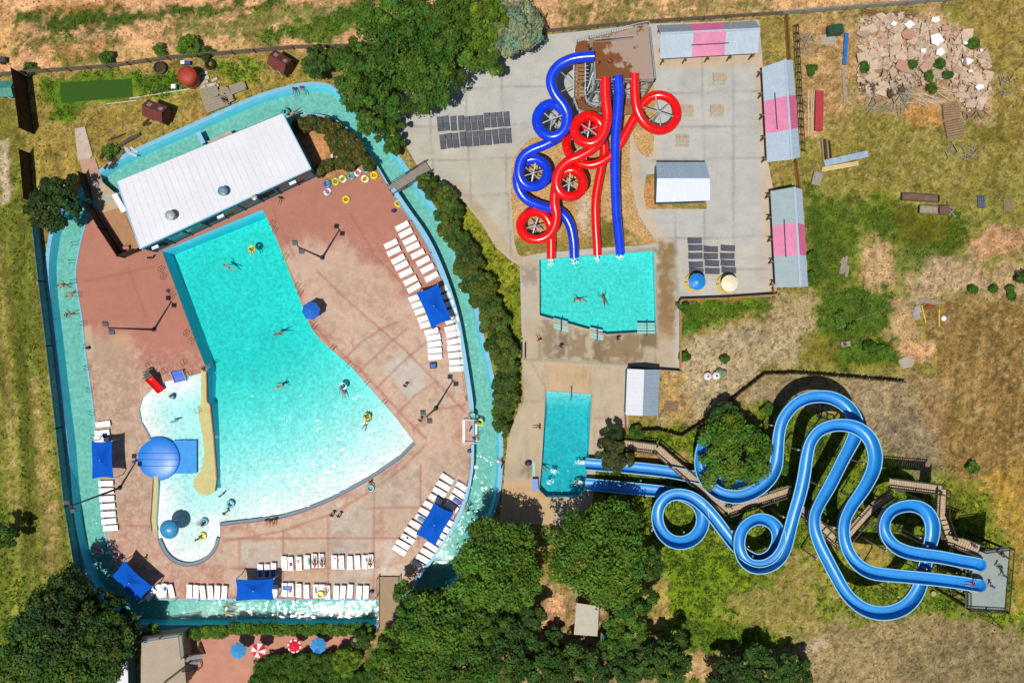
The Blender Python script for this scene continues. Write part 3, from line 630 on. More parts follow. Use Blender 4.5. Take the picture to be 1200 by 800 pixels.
def bed_col(px, py):
    c = paint(px, py, C(206, 168, 112), [([(600, 280), (650, 275), (720, 280), (720, 300), (600, 300)], 8, (140, 128, 60), .9, 6, 1.3), ([(700, 250), (725, 262), (745, 285), (700, 288)], 9, (98, 100, 36), .9, 7, 1.1), ([(650, 235), (700, 240), (690, 290), (660, 290)], 8, (176, 150, 84), .7, 6, 1.3), ([(676, 230), (690, 230), (690, 275), (680, 275)], 3, (225, 205, 185), .7, 3, 1.8), ([(604, 280), (615, 290), (630, 294), (606, 298)], 4, (120, 122, 50), .8, 5, 1.2)])
    return c * (.80 + .40 * fbm(px / 4, py / 4, 63, 3))[:, None]
sheet('gravel_bed', [(p[0], p[1]) for p in BED1], [], .045, M_ground, step=.3, colf=bed_col)
sheet('gravel_bed', [(p[0], p[1]) for p in BED2], [], .045, M_ground, step=.4, colf=bed_col)
sheet('gravel_bed', BED3, [], .045, M_ground, step=.3, colf=lambda px, py: paint(px, py, C(205, 152, 98), [([(770, 237), (828, 237), (828, 246), (770, 246)], 3, (110, 122, 48), .7, 5, 1.6), ([(754, 203), (764, 203), (764, 215), (754, 215)], 3, (120, 125, 48), .7, 5, 1.2)]))
sheet('planting_soil', [(p[0], p[1]) for p in PLANT], [], .106, M_ground, step=.4, colf=lambda px, py: paint(px, py, C(190, 140, 92), [([(350, 160), (380, 165), (390, 205), (372, 208)], 5, (212, 150, 100), .9, 6, .5)]))

# kerbs, copings, gutters
mb = MB(); band(mb, offset(RO, -2.4) if abs(signed_area(offset(RO, -2.4))) > abs(signed_area(RO)) else offset(RO, 2.4), 4.8, -.4, .14, True); struct(mb.build('river_kerb', M_pale))
inn = offset(RI, 0.9) if abs(signed_area(offset(RI, .9))) < abs(signed_area(RI)) else offset(RI, -.9)
mb = MB(); band(mb, inn, 1.7, -.1, .16, True); struct(mb.build('river_inner_kerb', M_pale))
M_gut = mat('blue grey gutter', (112, 138, 155), .6, .1, 2)
M_gut2 = mat('dark gutter grating', (70, 88, 104), .6, .1, 2)
mb = MB(); band(mb, offset(BEACH, -2.2, False), 3.4, -.3, .125); struct(mb.build('gutter_kerb', M_gut))
mb = MB(); band(mb, offset(smooth(NOTCH, False, 4), -2.2, False), 4.2, -.3, .125); struct(mb.build('gutter_kerb', M_gut))
mb = MB(); band(mb, offset(BEACH, -.4, False), .9, -.3, .13); band(mb, offset(smooth(NOTCH, False, 4), -.4, False), .9, -.3, .13); struct(mb.build('gutter_grating', M_gut2))
M_cream = mat('yellow cream paint', (214, 205, 140), .7, .08, 1.5)
mb = MB(); band(mb, [(182.5, 622), (181, 610), (182.5, 585), (183.5, 568), (183, 556)], 5.0, -.3, .16); struct(mb.build('kerb', M_cream))
mb = MB(); band(mb, [(178.5, 622), (177, 608), (179, 580), (180, 560)], 1.0, -.3, .14); struct(mb.build('kerb', mat('dark stained paint', (92, 66, 56), .7)))
mb = MB(); mb.prism(W2(ISLE), -2.6, .20); o = tag(mb.build('pool_island', M_cream), 'low cream painted island between wave pool and children pool', 'island')
mb = MB(); band(mb, [(242.2, 436), (243, 470), (246.6, 474), (250.6, 510), (254.5, 562)], 1.4, -.2, .22); mb.build('edge_strip', mat('terracotta edge', (176, 112, 92), .7), o)
# wide sloping river wall on the right side of the deck
M_slope = mat('pale blue wall', (140, 202, 236), .55, .08, 1.0)
wl = smooth([(461, 222), (478, 247), (497, 274), (512, 303), (526, 339), (537, 378), (546, 430), (552, 470), (552.5, 479)], False, 4)
mb = MB(); band(mb, wl, 5.4, 0.0, .55); tag(mb.build('low_wall', M_slope), 'long pale blue low wall between the double lounger row and the river', 'wall')
wl = smooth([(554, 520), (553, 550), (546, 583), (533, 612), (518, 638), (503, 659), (486, 681)], False, 4)
mb = MB(); band(mb, wl, 3.2, 0.0, .5); tag(mb.build('low_wall', M_slope), 'pale blue low wall behind the angled loungers, south of the river entry', 'wall')
mb = MB(); mb.box(P(217, 535, -.205), (27 * S, 39 * S, .03)); tag(mb.build('rubber_mat', mat('blue rubber', (14, 150, 235), .6, k=1.4)), 'square bright blue mat under shallow water beside the big domed canopy', 'mat')
# ------------------------------------------------------------------ colours used by many things
def M(name, rgb, **k): return mat(name, rgb, **k)
m_white = M('white plastic', (238, 238, 240), rough=.45, var=.05, k=1.2)
m_steel = M('pale galvanised steel', (182, 192, 196), rough=.45, var=.1, metal=.2)
m_dsteel = M('dark steel', (58, 60, 62), rough=.5, var=.1)
m_black = M('black painted metal', (30, 28, 28), rough=.5, var=.1)
m_wood = M('weathered wood', (158, 130, 98), rough=.85, var=.22, scale=2, fine=.25, stretch=(1, 5, 1))
m_dwood = M('dark stained wood', (74, 52, 36), rough=.85, var=.3, scale=2)
m_oc = M('dyed cloth or plastic', None, rough=.5, var=.06, oc=True)
m_ocg = M('glossy vinyl', None, rough=.25, var=.04, oc=True, spec=.5)
m_skin = M('skin', None, rough=.6, var=.05, oc=True)
m_hair = M('hair', None, rough=.7, var=.1, oc=True)
m_conc2 = M('bare concrete', (186, 176, 160), rough=.9, var=.16, scale=.8, fine=.15)
def lc(r, g, b): return C(r, g, b)

def at_label(i, n, first, kind, rest):
    if i < len(ORD): return f'{ORD[i]} {kind} from {first} {rest}'
    return f'{kind} {rest}'

# ------------------------------------------------------------------ slides
def path_h(pts, h0, h1, n=10, keep=None):
    """a slide's centre line measured in the photograph, given heights that fall steadily along it"""
    sm = smooth(pts, False, n); L = [0.0]
    for a, b in zip(sm, sm[1:]): L.append(L[-1] + math.hypot(a[0] - b[0], a[1] - b[1]))
    T_ = L[-1]; out = []
    for (x, y), l in zip(sm, L):
        t = l / T_; h = h0 + (h1 - h0) * t
        out.append(P(x, y, h))
    # even steps
    res = [out[0]]; acc = 0
    for a, b in zip(out, out[1:]):
        res.append(b)
    return res

def even(pts, st):
    out = [pts[0]]; acc = 0.0
    for a, b in zip(pts, pts[1:]):
        d = (b - a).length
        while acc + d >= st:
            t = (st - acc) / d; a = a.lerp(b, t); out.append(a.copy()); d = (b - a).length; acc = 0.0
        acc += d
    out.append(pts[-1]); return out

m_red = M('glossy red fibreglass', (242, 14, 6), rough=.22, var=.12, scale=.5, spec=.5, coat=.3, k=1.25)
m_blue = M('glossy deep blue fibreglass', (12, 62, 222), rough=.24, var=.14, scale=.5, spec=.5, coat=.3, k=1.2)
m_flume = M('light blue gelcoat', (42, 152, 234), rough=.34, var=.10, scale=.5, spec=.4, coat=.08, k=1.5)
m_fedge = M('faded blue flange', (150, 212, 245), rough=.4, var=.06)

def tube_slide(label, pts, h0, h1, m, r, rings, mouth=True, cap_loc=None):
    c = path_h(pts, h0, h1); c = even(c, .38); base = Vector((c[0].x, c[0].y, 0))
    t = thing('tube_slide', label, 'water slide', base)
    mb = MB(); mb.tube(c, r, 18, caps=False); mb.tube(c, r - .05, 18, caps=False); mb.build('tube', m, t, True)
    k = 6
    while k < len(c) - 3:
        mb = MB(); d = (c[k + 1] - c[k - 1]).normalized(); mb.tube([c[k] - d * .045, c[k] - d * .04, c[k] + d * .04, c[k] + d * .045], r + .05, 18, True, [r, r + .035, r + .035, r]); k += 8
        mb.build('flange', m, t, True)
    for (rx, ry, rr, ha, hb) in rings:          # masts with spokes in the middle of each loop
        b = P(rx, ry, 0); mb = MB(); top = ha - .25; off = P(rx, ry, (ha + hb) / 2)
        b = Vector((off.x, off.y, 0)); mb.tube([b, b + Vector((0, 0, top))], .15, 8)
        mb.build('support_mast', m_steel, t)
        n = 6
        for i in range(n):
            a = i * 2 * math.pi / n + .5 + rx; z = top - .15 - (i % 3) * .25; mb = MB()
            mb.bar(b + Vector((0, 0, z)), b + Vector((math.cos(a) * rr * S, math.sin(a) * rr * S, z + .1 - (.5 if i % 2 else 0))), .13); mb.build('strut', m_steel, t)
        for i in range(4):
            a = i * math.pi / 2 + .2; mb = MB(); mb.bar(b + Vector((0, 0, top * .35)), b + Vector((math.cos(a) * 1.3, math.sin(a) * 1.3, 0)), .10); mb.build('foot_brace', m_steel, t)
    return t

R1 = [(709, 91), (709, 105), (710, 120), (711.5, 136), (708, 154), (700, 165), (689, 168), (677, 162), (673, 150), (679, 140), (690, 136), (701, 141), (706, 152), (704, 164), (695, 174), (680, 183), (666, 189), (656, 199), (652, 212), (655, 224), (664, 230), (675, 229), (683, 219), (681, 206), (671, 199), (660, 203), (653, 214), (650, 228), (650, 240), (652, 252), (649, 267), (641, 277), (628, 281), (615, 276), (610, 263), (616, 252), (627, 248), (638, 252), (645, 264), (646, 280), (646, 303)]
R2 = [(743.5, 86), (743.5, 98), (744, 112), (746, 127), (752, 140), (761, 149), (773, 153), (785, 149), (793, 138), (792, 125), (784, 115), (771, 111.5), (759, 116), (750, 127), (742, 141), (734, 155), (726, 170), (717, 181), (704, 190), (690, 193.5), (675, 189), (666, 178), (664, 165), (671, 153), (684, 148), (697, 152), (706, 163), (708, 178), (705, 195), (701, 215), (698, 235), (698, 260), (699.5, 285), (700, 299)]
B1 = [(697, 66), (682, 67), (668, 70), (655, 77), (647, 88), (646, 100), (652, 113), (660, 123), (665, 135), (663, 149), (655, 158), (644, 160), (633, 153), (629, 140), (634, 128), (645, 122), (656, 126), (663, 138), (662, 150), (652, 162), (638, 170), (623, 176), (612, 185), (608, 200), (612, 213), (622, 219), (634, 216), (641, 206), (638, 193), (627, 186.5), (615, 190), (607, 203), (607, 218), (615, 232), (630, 240), (647, 245), (660, 251), (668, 264), (672, 282), (673, 302)]
B2 = [(724, 89), (724.5, 100), (725, 112), (724, 130), (722, 150), (721, 170), (720.5, 195), (721, 220), (722.5, 250), (725, 275), (727, 297)]
tube_slide('red enclosed tube slide with three loops, running down the middle into the splash pool', R1, 9.6, .45, m_red, .64, [(690, 152, 12, 8.0, 7.0), (667, 215, 12, 5.6, 4.4), (627, 265, 10, 2.9, 1.9)])
tube_slide('red enclosed tube slide with one wide loop hanging out over the plaza', R2, 9.6, .45, m_red, .58, [(772, 132, 18, 8.2, 6.8), (686, 170, 17, 4.6, 3.4)])
tube_slide('deep blue enclosed tube slide curling in two loops on the left of the tower', B1, 9.6, .45, m_blue, .66, [(647, 140, 12, 7.3, 6.2), (625, 203, 12, 4.6, 3.6)])
tube_slide('straight deep blue enclosed tube slide between the two red ones', B2, 9.6, .45, m_blue, .62, [])

# slide tower of the enclosed slides
TWL = [(695, 50), (742, 32), (759, 29), (766, 95), (697, 97)]
HT = 8.9
m_brown = bpy.data.materials.new('peeling brown deck paint'); nt_, out_ = nodes_of(m_brown)
_b = nt_.nodes.new('ShaderNodeBsdfPrincipled'); _b.inputs['Roughness'].default_value = .8
_n = nt_.nodes.new('ShaderNodeTexNoise'); _n.inputs['Scale'].default_value = .42; _n.inputs['Detail'].default_value = 6; _n.inputs['Roughness'].default_value = .62
_g = nt_.nodes.new('ShaderNodeNewGeometry'); nt_.links.new(_g.outputs['Position'], _n.inputs['Vector'])
_sx = nt_.nodes.new('ShaderNodeSeparateXYZ'); nt_.links.new(_g.outputs['Position'], _sx.inputs[0])
_ma = nt_.nodes.new('ShaderNodeMapRange'); _ma.inputs['From Min'].default_value = 10.3; _ma.inputs['From Max'].default_value = 17.5; _ma.inputs['To Min'].default_value = .17; _ma.inputs['To Max'].default_value = -.17
nt_.links.new(_sx.outputs['X'], _ma.inputs['Value'])
_ad = nt_.nodes.new('ShaderNodeMath'); nt_.links.new(_n.outputs['Fac'], _ad.inputs[0]); nt_.links.new(_ma.outputs[0], _ad.inputs[1])
_r = nt_.nodes.new('ShaderNodeValToRGB'); _r.color_ramp.elements[0].position = .47; _r.color_ramp.elements[1].position = .52
_r.color_ramp.elements[0].color = C(178, 152, 136) + (1,); _r.color_ramp.elements[1].color = C(128, 74, 16) + (1,)
nt_.links.new(_ad.outputs[0], _r.inputs[0]); nt_.links.new(_r.outputs[0], _b.inputs['Base Color']); nt_.links.new(_b.outputs[0], out_.inputs[0])

def railing(parent, pts3, name='railing', h=1.1, m=None, gap=.16, w=.05, bal=True, rails=2, post_every=2.0):
    """rail with balusters along a list of 3-D points; one mesh"""
    mb = MB(); m = m or m_steel; up = Vector((0, 0, 1))
    for a, b in zip(pts3, pts3[1:]):
        a = Vector(a); b = Vector(b); L = (b - a).length
        mb.bar(a + up * h, b + up * h, w * 1.8, w * 1.4); mb.bar(a + up * .12, b + up * .12, w)
        if rails > 2: mb.bar(a + up * h * .55, b + up * h * .55, w)
        n = max(1, int(L / gap)) if bal else 0
        for i in range(n + 1):
            p = a.lerp(b, i / max(1, n))
            if bal: mb.bar(p + up * .08, p + up * h, w * .7)
        q = max(1, int(L / post_every))
        for i in range(q + 1):
            p = a.lerp(b, i / q); mb.bar(p - up * .1, p + up * (h + .03), w * 1.7)
    return mb.build(name, m, parent)

def stair(parent, a, b, w, m, name='stair_flight', rise=.19):
    a = Vector(a); b = Vector(b); d = b - a; n = max(2, int(abs(d.z) / rise)); mb = MB(); f = Vector((d.x, d.y, 0)); L = f.length; f.normalize(); rz = math.atan2(f.y, f.x)
    for i in range(n):
        p = a + d * ((i + .5) / n); mb.box(p, (L / n * .86, w, .05), rz)
    u = Vector((-f.y, f.x, 0)) * (w / 2)
    for s in (-1, 1): mb.bar(a + u * s - Vector((0, 0, .12)), b + u * s - Vector((0, 0, .12)), .06, .26)
    return mb.build(name, m, parent)

tw = thing('slide_tower', 'tall steel slide tower with peeling brown deck and wrap-around stairs', 'tower', P(730, 70))
mb = MB(); mb.prism(W2(TWL, HT), HT - .18, HT); mb.build('deck', m_brown, tw)
q = lambda x, y, h=HT: P(x, y, h)
railing(tw, [q(743, 32), q(759, 29), q(766, 95)], gap=.2); railing(tw, [q(766, 95), q(749, 95.5)], gap=.2); railing(tw, [q(738, 96), q(731, 96)], gap=.2)
railing(tw, [q(719, 96.3), q(716, 96.5)], gap=.2); railing(tw, [q(703, 97), q(697, 97), q(696, 76)], gap=.2); railing(tw, [q(696, 50), q(740, 46)], gap=.2)
for k, (x, y) in enumerate([(697, 52), (726, 40), (758, 31), (765, 94), (732, 95), (699, 96), (762, 62), (697, 74)]):
    g = q(x, y); mb = MB(); mb.tube([Vector((g.x, g.y, 0)), Vector((g.x, g.y, HT - .18))], .14, 8); mb.build('column', m_steel, tw)
mb = MB()
for (a, b) in [((697, 96), (732, 95)), ((732, 95), (765, 94)), ((765, 94), (758, 31)), ((697, 52), (699, 96)), ((758, 31), (697, 52))]:
    A = q(*a); B = q(*b)
    for z0, z1 in ((.3, 4.4), (4.4, .3), (4.6, 8.6), (8.6, 4.6)): mb.bar(Vector((A.x, A.y, z0)), Vector((B.x, B.y, z1)), .09)
    mb.bar(Vector((A.x, A.y, 4.5)), Vector((B.x, B.y, 4.5)), .14)
mb.build('brace', m_steel, tw)
HL = 7.4
mb = MB(); mb.prism(W2([(674, 58), (676, 50), (684, 47.5), (689, 48), (690, 60), (674, 64)], HL), HL - .12, HL); mb.build('landing', m_brown, tw)
stair(tw, P(690, 50.5, HL), P(742, 38, HT), 1.15, m_wood)
railing(tw, [P(676, 50, HL), P(690, 45.5, HL + .1), P(742, 32.5, HT)], bal=True, gap=.3)
m_tread = M('brown timber treads', (158, 116, 72), rough=.85, var=.2, scale=2)
HM = 5.2
stair(tw, P(678, 116, HM), P(680, 66, HL), 1.35, m_tread)
mb = MB(); mb.prism(W2([(672, 116), (684, 116), (686, 122), (692, 126), (704, 126), (704, 134), (690, 134), (679, 130)], HM), HM - .12, HM); mb.build('landing', m_brown, tw)
railing(tw, [P(672.5, 60, HL), P(672, 76, HL - .5), P(671.5, 116, HM), P(677, 131, HM), P(690, 136, HM), P(704, 135.5, HM)], bal=False, rails=3, post_every=1.6)
railing(tw, [P(685.5, 66, HL), P(685, 114, HM), P(688, 123, HM), P(704, 125, HM)], bal=False, rails=3, post_every=1.6)
stair(tw, P(746, 128, 2.2), P(706, 131, HM), 1.2, m_tread); stair(tw, P(708, 122, 0.1), P(746, 120, 2.2), 1.2, m_tread)
for (x, y, h) in [(676, 60, HL), (688, 60, HL), (673, 117, HM), (690, 133, HM), (703, 128, HM), (684, 117, HM)]:
    g = P(x, y, h); mb = MB(); mb.tube([Vector((g.x, g.y, 0)), Vector((g.x, g.y, h - .1))], .10, 8); mb.build('column', m_steel, tw)
mb = MB()
for (a, b, z0, z1) in [((676, 60), (673, 117), 2, 5), ((673, 117), (703, 128), .2, 5), ((688, 60), (699, 96), 2, 7), ((684, 117), (699, 96), 4.6, 4.6), ((703, 128), (699, 96), .4, 5), ((690, 133), (732, 95), 4.5, 4.5), ((684, 117), (699, 74), 4, 6), ((673, 100), (657, 84), 6.6, 7.6), ((673, 100), (657, 108), 6.0, 7.0)]:
    mb.bar(P(a[0], a[1], z0), P(b[0], b[1], z1), .11)
mb.build('brace', m_steel, tw)

# open flumes
def flume_sweep(mb, c):
    """open channel whose outer wall rises in the bends"""
    n = len(c); kap = []
    for i in range(n):
        a, b = c[max(0, i - 3)], c[min(n - 1, i + 3)]; m_ = c[i]; u = m_ - a; w = b - m_; u.z = w.z = 0
        kap.append(0 if u.length < .1 or w.length < .1 else math.atan2(u.x * w.y - u.y * w.x, u.dot(w)) / ((u.length + w.length) / 2))
    ks = [sum(kap[max(0, i - 4):i + 5]) / len(kap[max(0, i - 4):i + 5]) for i in range(n)]
    M_ = 0; vs = []; fs = []; tops = ([], [])
    for i in range(n):
        t = c[min(n - 1, i + 1)] - c[max(0, i - 1)]; t.z = 0; t.normalize(); u = Vector((t.y, -t.x, 0)); bend = max(-1, min(1, ks[i] / .22))
        hr = .78 + .62 * max(0, bend); hl = .78 + .62 * max(0, -bend)      # a left turn throws riders to the right wall
        tilt = bend * .10
        ins = [(.72, 1.0), (.69, .72), (.63, .40), (.52, .14), (.34, .03), (0, 0)]; prof = []
        for x, y in ins: prof.append((x, y * hr, 1))
        for x, y in reversed(ins[:-1]): prof.append((-x, y * hl, -1))
        outs = [(-.79, 1.0), (-.75, .70), (-.70, .36), (-.58, .06), (-.36, -.07), (0, -.09)]
        for x, y in outs: prof.append((x, y * hl if y > 0 else y, -1))
        for x, y in reversed(outs[:-1]): prof.append((-x, y * hr if y > 0 else y, 1))
        M_ = len(prof); vs += [c[i] + u * (x + (.06 * (hr - .78) if x > .5 else -.06 * (hl - .78) if x < -.5 else 0)) + Vector((0, 0, y)) for x, y, _ in prof]
        tops[0].append(c[i] + u * (.755 + .06 * (hr - .78)) + Vector((0, 0, hr))); tops[1].append(c[i] - u * (.755 + .06 * (hl - .78)) + Vector((0, 0, hl)))
    for i in range(n - 1):
        for k in range(M_): fs.append((i * M_ + k, i * M_ + (k + 1) % M_, (i + 1) * M_ + (k + 1) % M_, (i + 1) * M_ + k))
    mb.add(vs, fs); return tops
def flume(label, pts, h0, h1, posts, base):
    c = even(path_h(pts, h0, h1), .45); t = thing('open_flume', label, 'water slide', P(*base))
    n = len(c); mb = MB(); tops = flume_sweep(mb, c); o = mb.build('channel', m_flume, t, True)
    for tp in tops:
        mb = MB(); mb.sweep(tp, [(-.07, -.01), (.07, -.01), (.07, .035), (-.07, .035)]); mb.build('flange', m_fedge, t, True)
    d0 = (c[1] - c[0]); d0.z = 0; d0.normalize(); mb = MB(); vs = []; fs = []; pr = [(.05, .03), (.5, .05), (.68, .45), (.72, .78), (.80, .78), (.75, .4), (.58, -.07), (.05, -.09)]
    base_a = math.atan2(-d0.y, -d0.x)
    for i in range(13):
        a = base_a - math.pi / 2 + math.pi * i / 12; vs += [c[0] + Vector((r_ * math.cos(a), r_ * math.sin(a), z_)) for r_, z_ in pr]
    for i in range(12): fs += [(i * 8 + k, i * 8 + (k + 1) % 8, i * 8 + 8 + (k + 1) % 8, i * 8 + 8 + k) for k in range(8)]
    mb.add(vs, fs); mb.build('start_tub', m_flume, t, True)
    k = 5
    rib = [(-.82, .62), (-.78, .30), (-.64, .04), (-.38, -.11), (0, -.13), (.38, -.11), (.64, .04), (.78, .30), (.82, .62)]
    while k < n - 4:
        d = (c[k + 1] - c[k]); d.z = 0; d.normalize(); mb = MB(); mb.sweep([c[k] - d * .05, c[k] + d * .05], rib, False); k += 7
        mb.build('joint_collar', m_fedge, t)
    L = 0; k = 4; cnt = 0
    while k < n - 3:
        p = c[k]
        if p.z > .9 and cnt < 40:
            d = (c[k + 1] - c[k - 1]); d.z = 0; d.normalize(); u = Vector((d.y, -d.x, 0)); mb = MB()
            s = 1 if cnt % 2 else -1
            g = p + u * s * 1.05; mb.tube([Vector((g.x, g.y, 0)), Vector((g.x, g.y, p.z + .25))], .10, 8)
            mb.bar(Vector((g.x, g.y, p.z - .16)), p + u * (-s * .7) - Vector((0, 0, .16)), .12)
            mb.bar(Vector((g.x, g.y, p.z - 1.0 if p.z > 1.4 else .3)), p - u * s * .4 - Vector((0, 0, .2)), .08)
            mb.build('support_post', M('light post paint', (196, 190, 176), rough=.6), t); cnt += 1
        k += posts
    return t
FA = [(1145, 660), (1138, 658), (1125, 656), (1100, 651), (1078, 648), (1060, 644.5), (1044, 637), (1034, 624), (1033, 610), (1040, 598), (1052, 592), (1067, 591), (1080, 597), (1087, 609), (1088, 625), (1085, 640), (1081, 658), (1077, 675), (1070, 692), (1058, 706), (1040, 714), (1020, 714), (1002, 706), (988, 692), (977, 673), (967, 654), (958, 636), (952, 618), (952, 602), (958, 588), (967, 573), (976, 556), (985, 538), (993, 522), (999, 506), (998, 490), (989, 476), (975, 467), (960, 464), (943, 466), (928, 474), (916, 489), (911, 505), (909, 525), (906, 545), (898, 560), (883, 573), (863, 580), (843, 577), (828, 566), (820, 550), (819, 532), (825, 515), (838, 505), (855, 502), (872, 508), (882, 522), (884, 538), (877, 553), (862, 562), (840, 562), (815, 558), (790, 553), (765, 549.5), (735, 546.5), (705, 544), (686, 542.5)]
FB = [(1145, 684), (1137, 683), (1122, 680.5), (1095, 677), (1065, 674), (1040, 671.5), (1018, 668), (1002, 659), (991, 644), (986, 626), (987, 608), (994, 593), (1004, 579), (1013, 564), (1020, 547), (1021, 530), (1015, 513), (1003, 502), (988, 497.5), (972, 498), (957, 504), (947, 517), (943, 534), (940, 555), (935, 578), (928, 602), (922, 624), (915, 643), (905, 655), (892, 661), (878, 660), (868, 651), (864, 636), (867, 620), (876, 610), (889, 606), (902, 611), (909, 622), (908, 637), (900, 649), (886, 654), (872, 648), (860, 637), (848, 622), (835, 605), (822, 591), (808, 581), (793, 577.5), (780, 581), (771, 592), (769, 607), (774, 621), (785, 631), (799, 633), (812, 627), (820, 615), (821, 602), (816, 590), (805, 582), (790, 577), (770, 574), (745, 571.5), (715, 568.5), (686, 566)]
flume('long light blue open flume curving round the tree before it enters the small pool', FA, 8.75, .42, 10, (930, 600))
flume('long light blue open flume with two full loops on the grass, lower of the two', FB, 8.75, .42, 10, (920, 610))

# walkway up to the flume tower
wk = thing('wooden_walkway', 'long zigzag wooden ramp and stairs with dark balustrades climbing between the blue flumes', 'walkway', P(853, 598))
WK = [((722, 519), .35, 1.5), ((769, 525.5), 1.0, 1.5), ((852, 598), 2.2, 1.5), ((926, 573.5), 3.1, 1.5), None, ((938, 596), 3.4, 1.4), ((958, 615), 4.0, 1.4), ((983, 638), 4.8, 1.4), ((1010, 607), 5.2, 1.4), ((1022, 594), 5.4, 1.4), ((1045, 578), 5.6, 1.4), None, ((1042, 565), 5.9, 1.4), ((1103, 573), 6.6, 1.5), ((1101.5, 604), 6.9, 1.5), ((1111, 632), 7.9, 1.5), ((1119, 634), 7.9, 1.7), ((1147, 644.5), 8.4, 1.6)]
m_bal = M('dark balustrade paint', (50, 44, 40), rough=.6)
m_plank = M('pale walkway planks', (206, 180, 150), rough=.85, var=.14, scale=2.5, fine=.16)
for a, b in zip(WK, WK[1:]):
    if not a or not b: continue
    A = P(a[0][0], a[0][1], a[1]); B = P(b[0][0], b[0][1], b[1]); w = a[2] * .86; d = B - A; f = Vector((d.x, d.y, 0)); L = f.length; f.normalize(); u = Vector((f.y, -f.x, 0))
    steep = abs(d.z) / L > .22
    if steep: stair(wk, A, B, w, m_plank)
    else:
        mb = MB(); n = max(2, int(L / .3)); rz = math.atan2(f.y, f.x)
        for i in range(n): mb.box(A + d * ((i + .5) / n), (L / n * .93, w, .06), rz)
        for s in (-1, 1): mb.bar(A + u * s * w * .42 - Vector((0, 0, .15)), B + u * s * w * .42 - Vector((0, 0, .15)), .07, .22)
        mb.build('walkway_deck', m_plank, wk)
    for s in (-1, 1): railing(wk, [A + u * s * w / 2, B + u * s * w / 2], gap=.26, m=m_bal, w=.075, post_every=2.4)
    for i in range(max(1, int(L / 4))):
        p = A + d * ((i + .5) / max(1, int(L / 4)))
        if p.z > .5:
            mb = MB()
            for s in (-1, 1): mb.bar(Vector((p.x, p.y, 0)) + u * s * w * .4, p + u * s * w * .4 - Vector((0, 0, .1)), .13)
            mb.bar(Vector((p.x, p.y, .3)) + u * w * .4, p - u * w * .4 - Vector((0, 0, .2)), .07); mb.build('trestle', m_dwood, wk)
# flume tower
H2 = 8.3
t2 = thing('flume_tower', 'flume start tower with grey deck and dark balustrade at the far right', 'tower', P(1150, 680))
TD = [(1132.5, 649), (1180, 640), (1184, 641), (1177, 715.5), (1132, 713)]
mb = MB(); mb.prism(W2(TD, H2), H2 - .2, H2); mb.build('deck', M('grey green deck paint', (158, 172, 166), rough=.75, var=.09, scale=.7), t2)
q = lambda x, y: P(x, y, H2)
railing(t2, [q(1150, 645.5), q(1183, 641)], m=m_bal, gap=.2, w=.06); railing(t2, [q(1183, 641), q(1177, 715)], m=m_bal, gap=.2, w=.06); railing(t2, [q(1177, 715), q(1132.5, 712.5)], m=m_bal, gap=.2, w=.06); railing(t2, [q(1132.5, 712.5), q(1132.5, 692)], m=m_bal, gap=.2, w=.06); railing(t2, [q(1133, 675), q(1133, 667)], m=m_bal, gap=.2, w=.06)
for (x, y) in [(1135, 651), (1180, 643), (1175, 713), (1135, 711), (1157, 646), (1155, 712), (1178, 678), (1135, 681)]:
    g = q(x, y); mb = MB(); mb.bar(Vector((g.x, g.y, 0)), Vector((g.x, g.y, H2 - .2)), .24); mb.build('column', m_dwood, t2)
mb = MB()
for (a, b) in [((1135, 651), (1180, 643)), ((1180, 643), (1175, 713)), ((1175, 713), (1135, 711)), ((1135, 711), (1135, 651))]:
    A = q(*a); B = q(*b)
    for z0, z1 in ((.3, 4), (4, .3), (4.2, 8), (8, 4.2)): mb.bar(Vector((A.x, A.y, z0)), Vector((B.x, B.y, z1)), .12)
mb.bar(P(1087, 684, .1), P(1132, 712, 8), .10); mb.bar(P(1135, 716, 8), P(1176, 737, .1), .08); mb.bar(P(1090, 660, .1), P(1133, 690, 8), .10)
mb.build('brace', m_dwood, t2)
# screens below the north side of the tower
mb = MB(); a = P(1112, 612, 0); b = P(1153, 605, 0)
for (x, y) in [(1091, 661), (1090, 683), (1092, 694)]:
    g = P(x, y); mb.lathe(g, [(0, 0), (.35, 0), (.35, .5), (.3, .55), (0, .55)], 10)
mb.build('footing', m_conc2, t2)
# ------------------------------------------------------------------ buildings and shelters
m_roofw = M('white ribbed metal roof', (232, 234, 242), rough=.5, var=.04, scale=.25, rib=.9, bump=.12, fine=.03, k=1.56)
m_roofg = M('blue grey metal roof', (156, 176, 196), rough=.45, var=.05, scale=.6, rib=2.0)
m_roofl = M('pale blue grey metal roof', (186, 204, 220), rough=.45, var=.05, scale=.6, rib=2.0)
m_pinkd = M('deep pink metal roof', (224, 112, 158), rough=.45, var=.05, scale=.6, rib=2.0)
m_pink = M('pink metal roof', (232, 138, 178), rough=.5, var=.12, scale=.6, rib=2.0)
m_tealw = M('teal painted siding', (26, 118, 140), rough=.6, var=.1)
m_dk = M('shadowy opening', (18, 26, 32), rough=.8)
m_trim = M('pale trim', (150, 205, 232), rough=.5, var=.06)
m_timber = M('brown timber', (150, 104, 62), rough=.8, var=.18, scale=2)
m_fence = M('golden brown fence boards', (176, 130, 72), rough=.85, var=.2, scale=2)

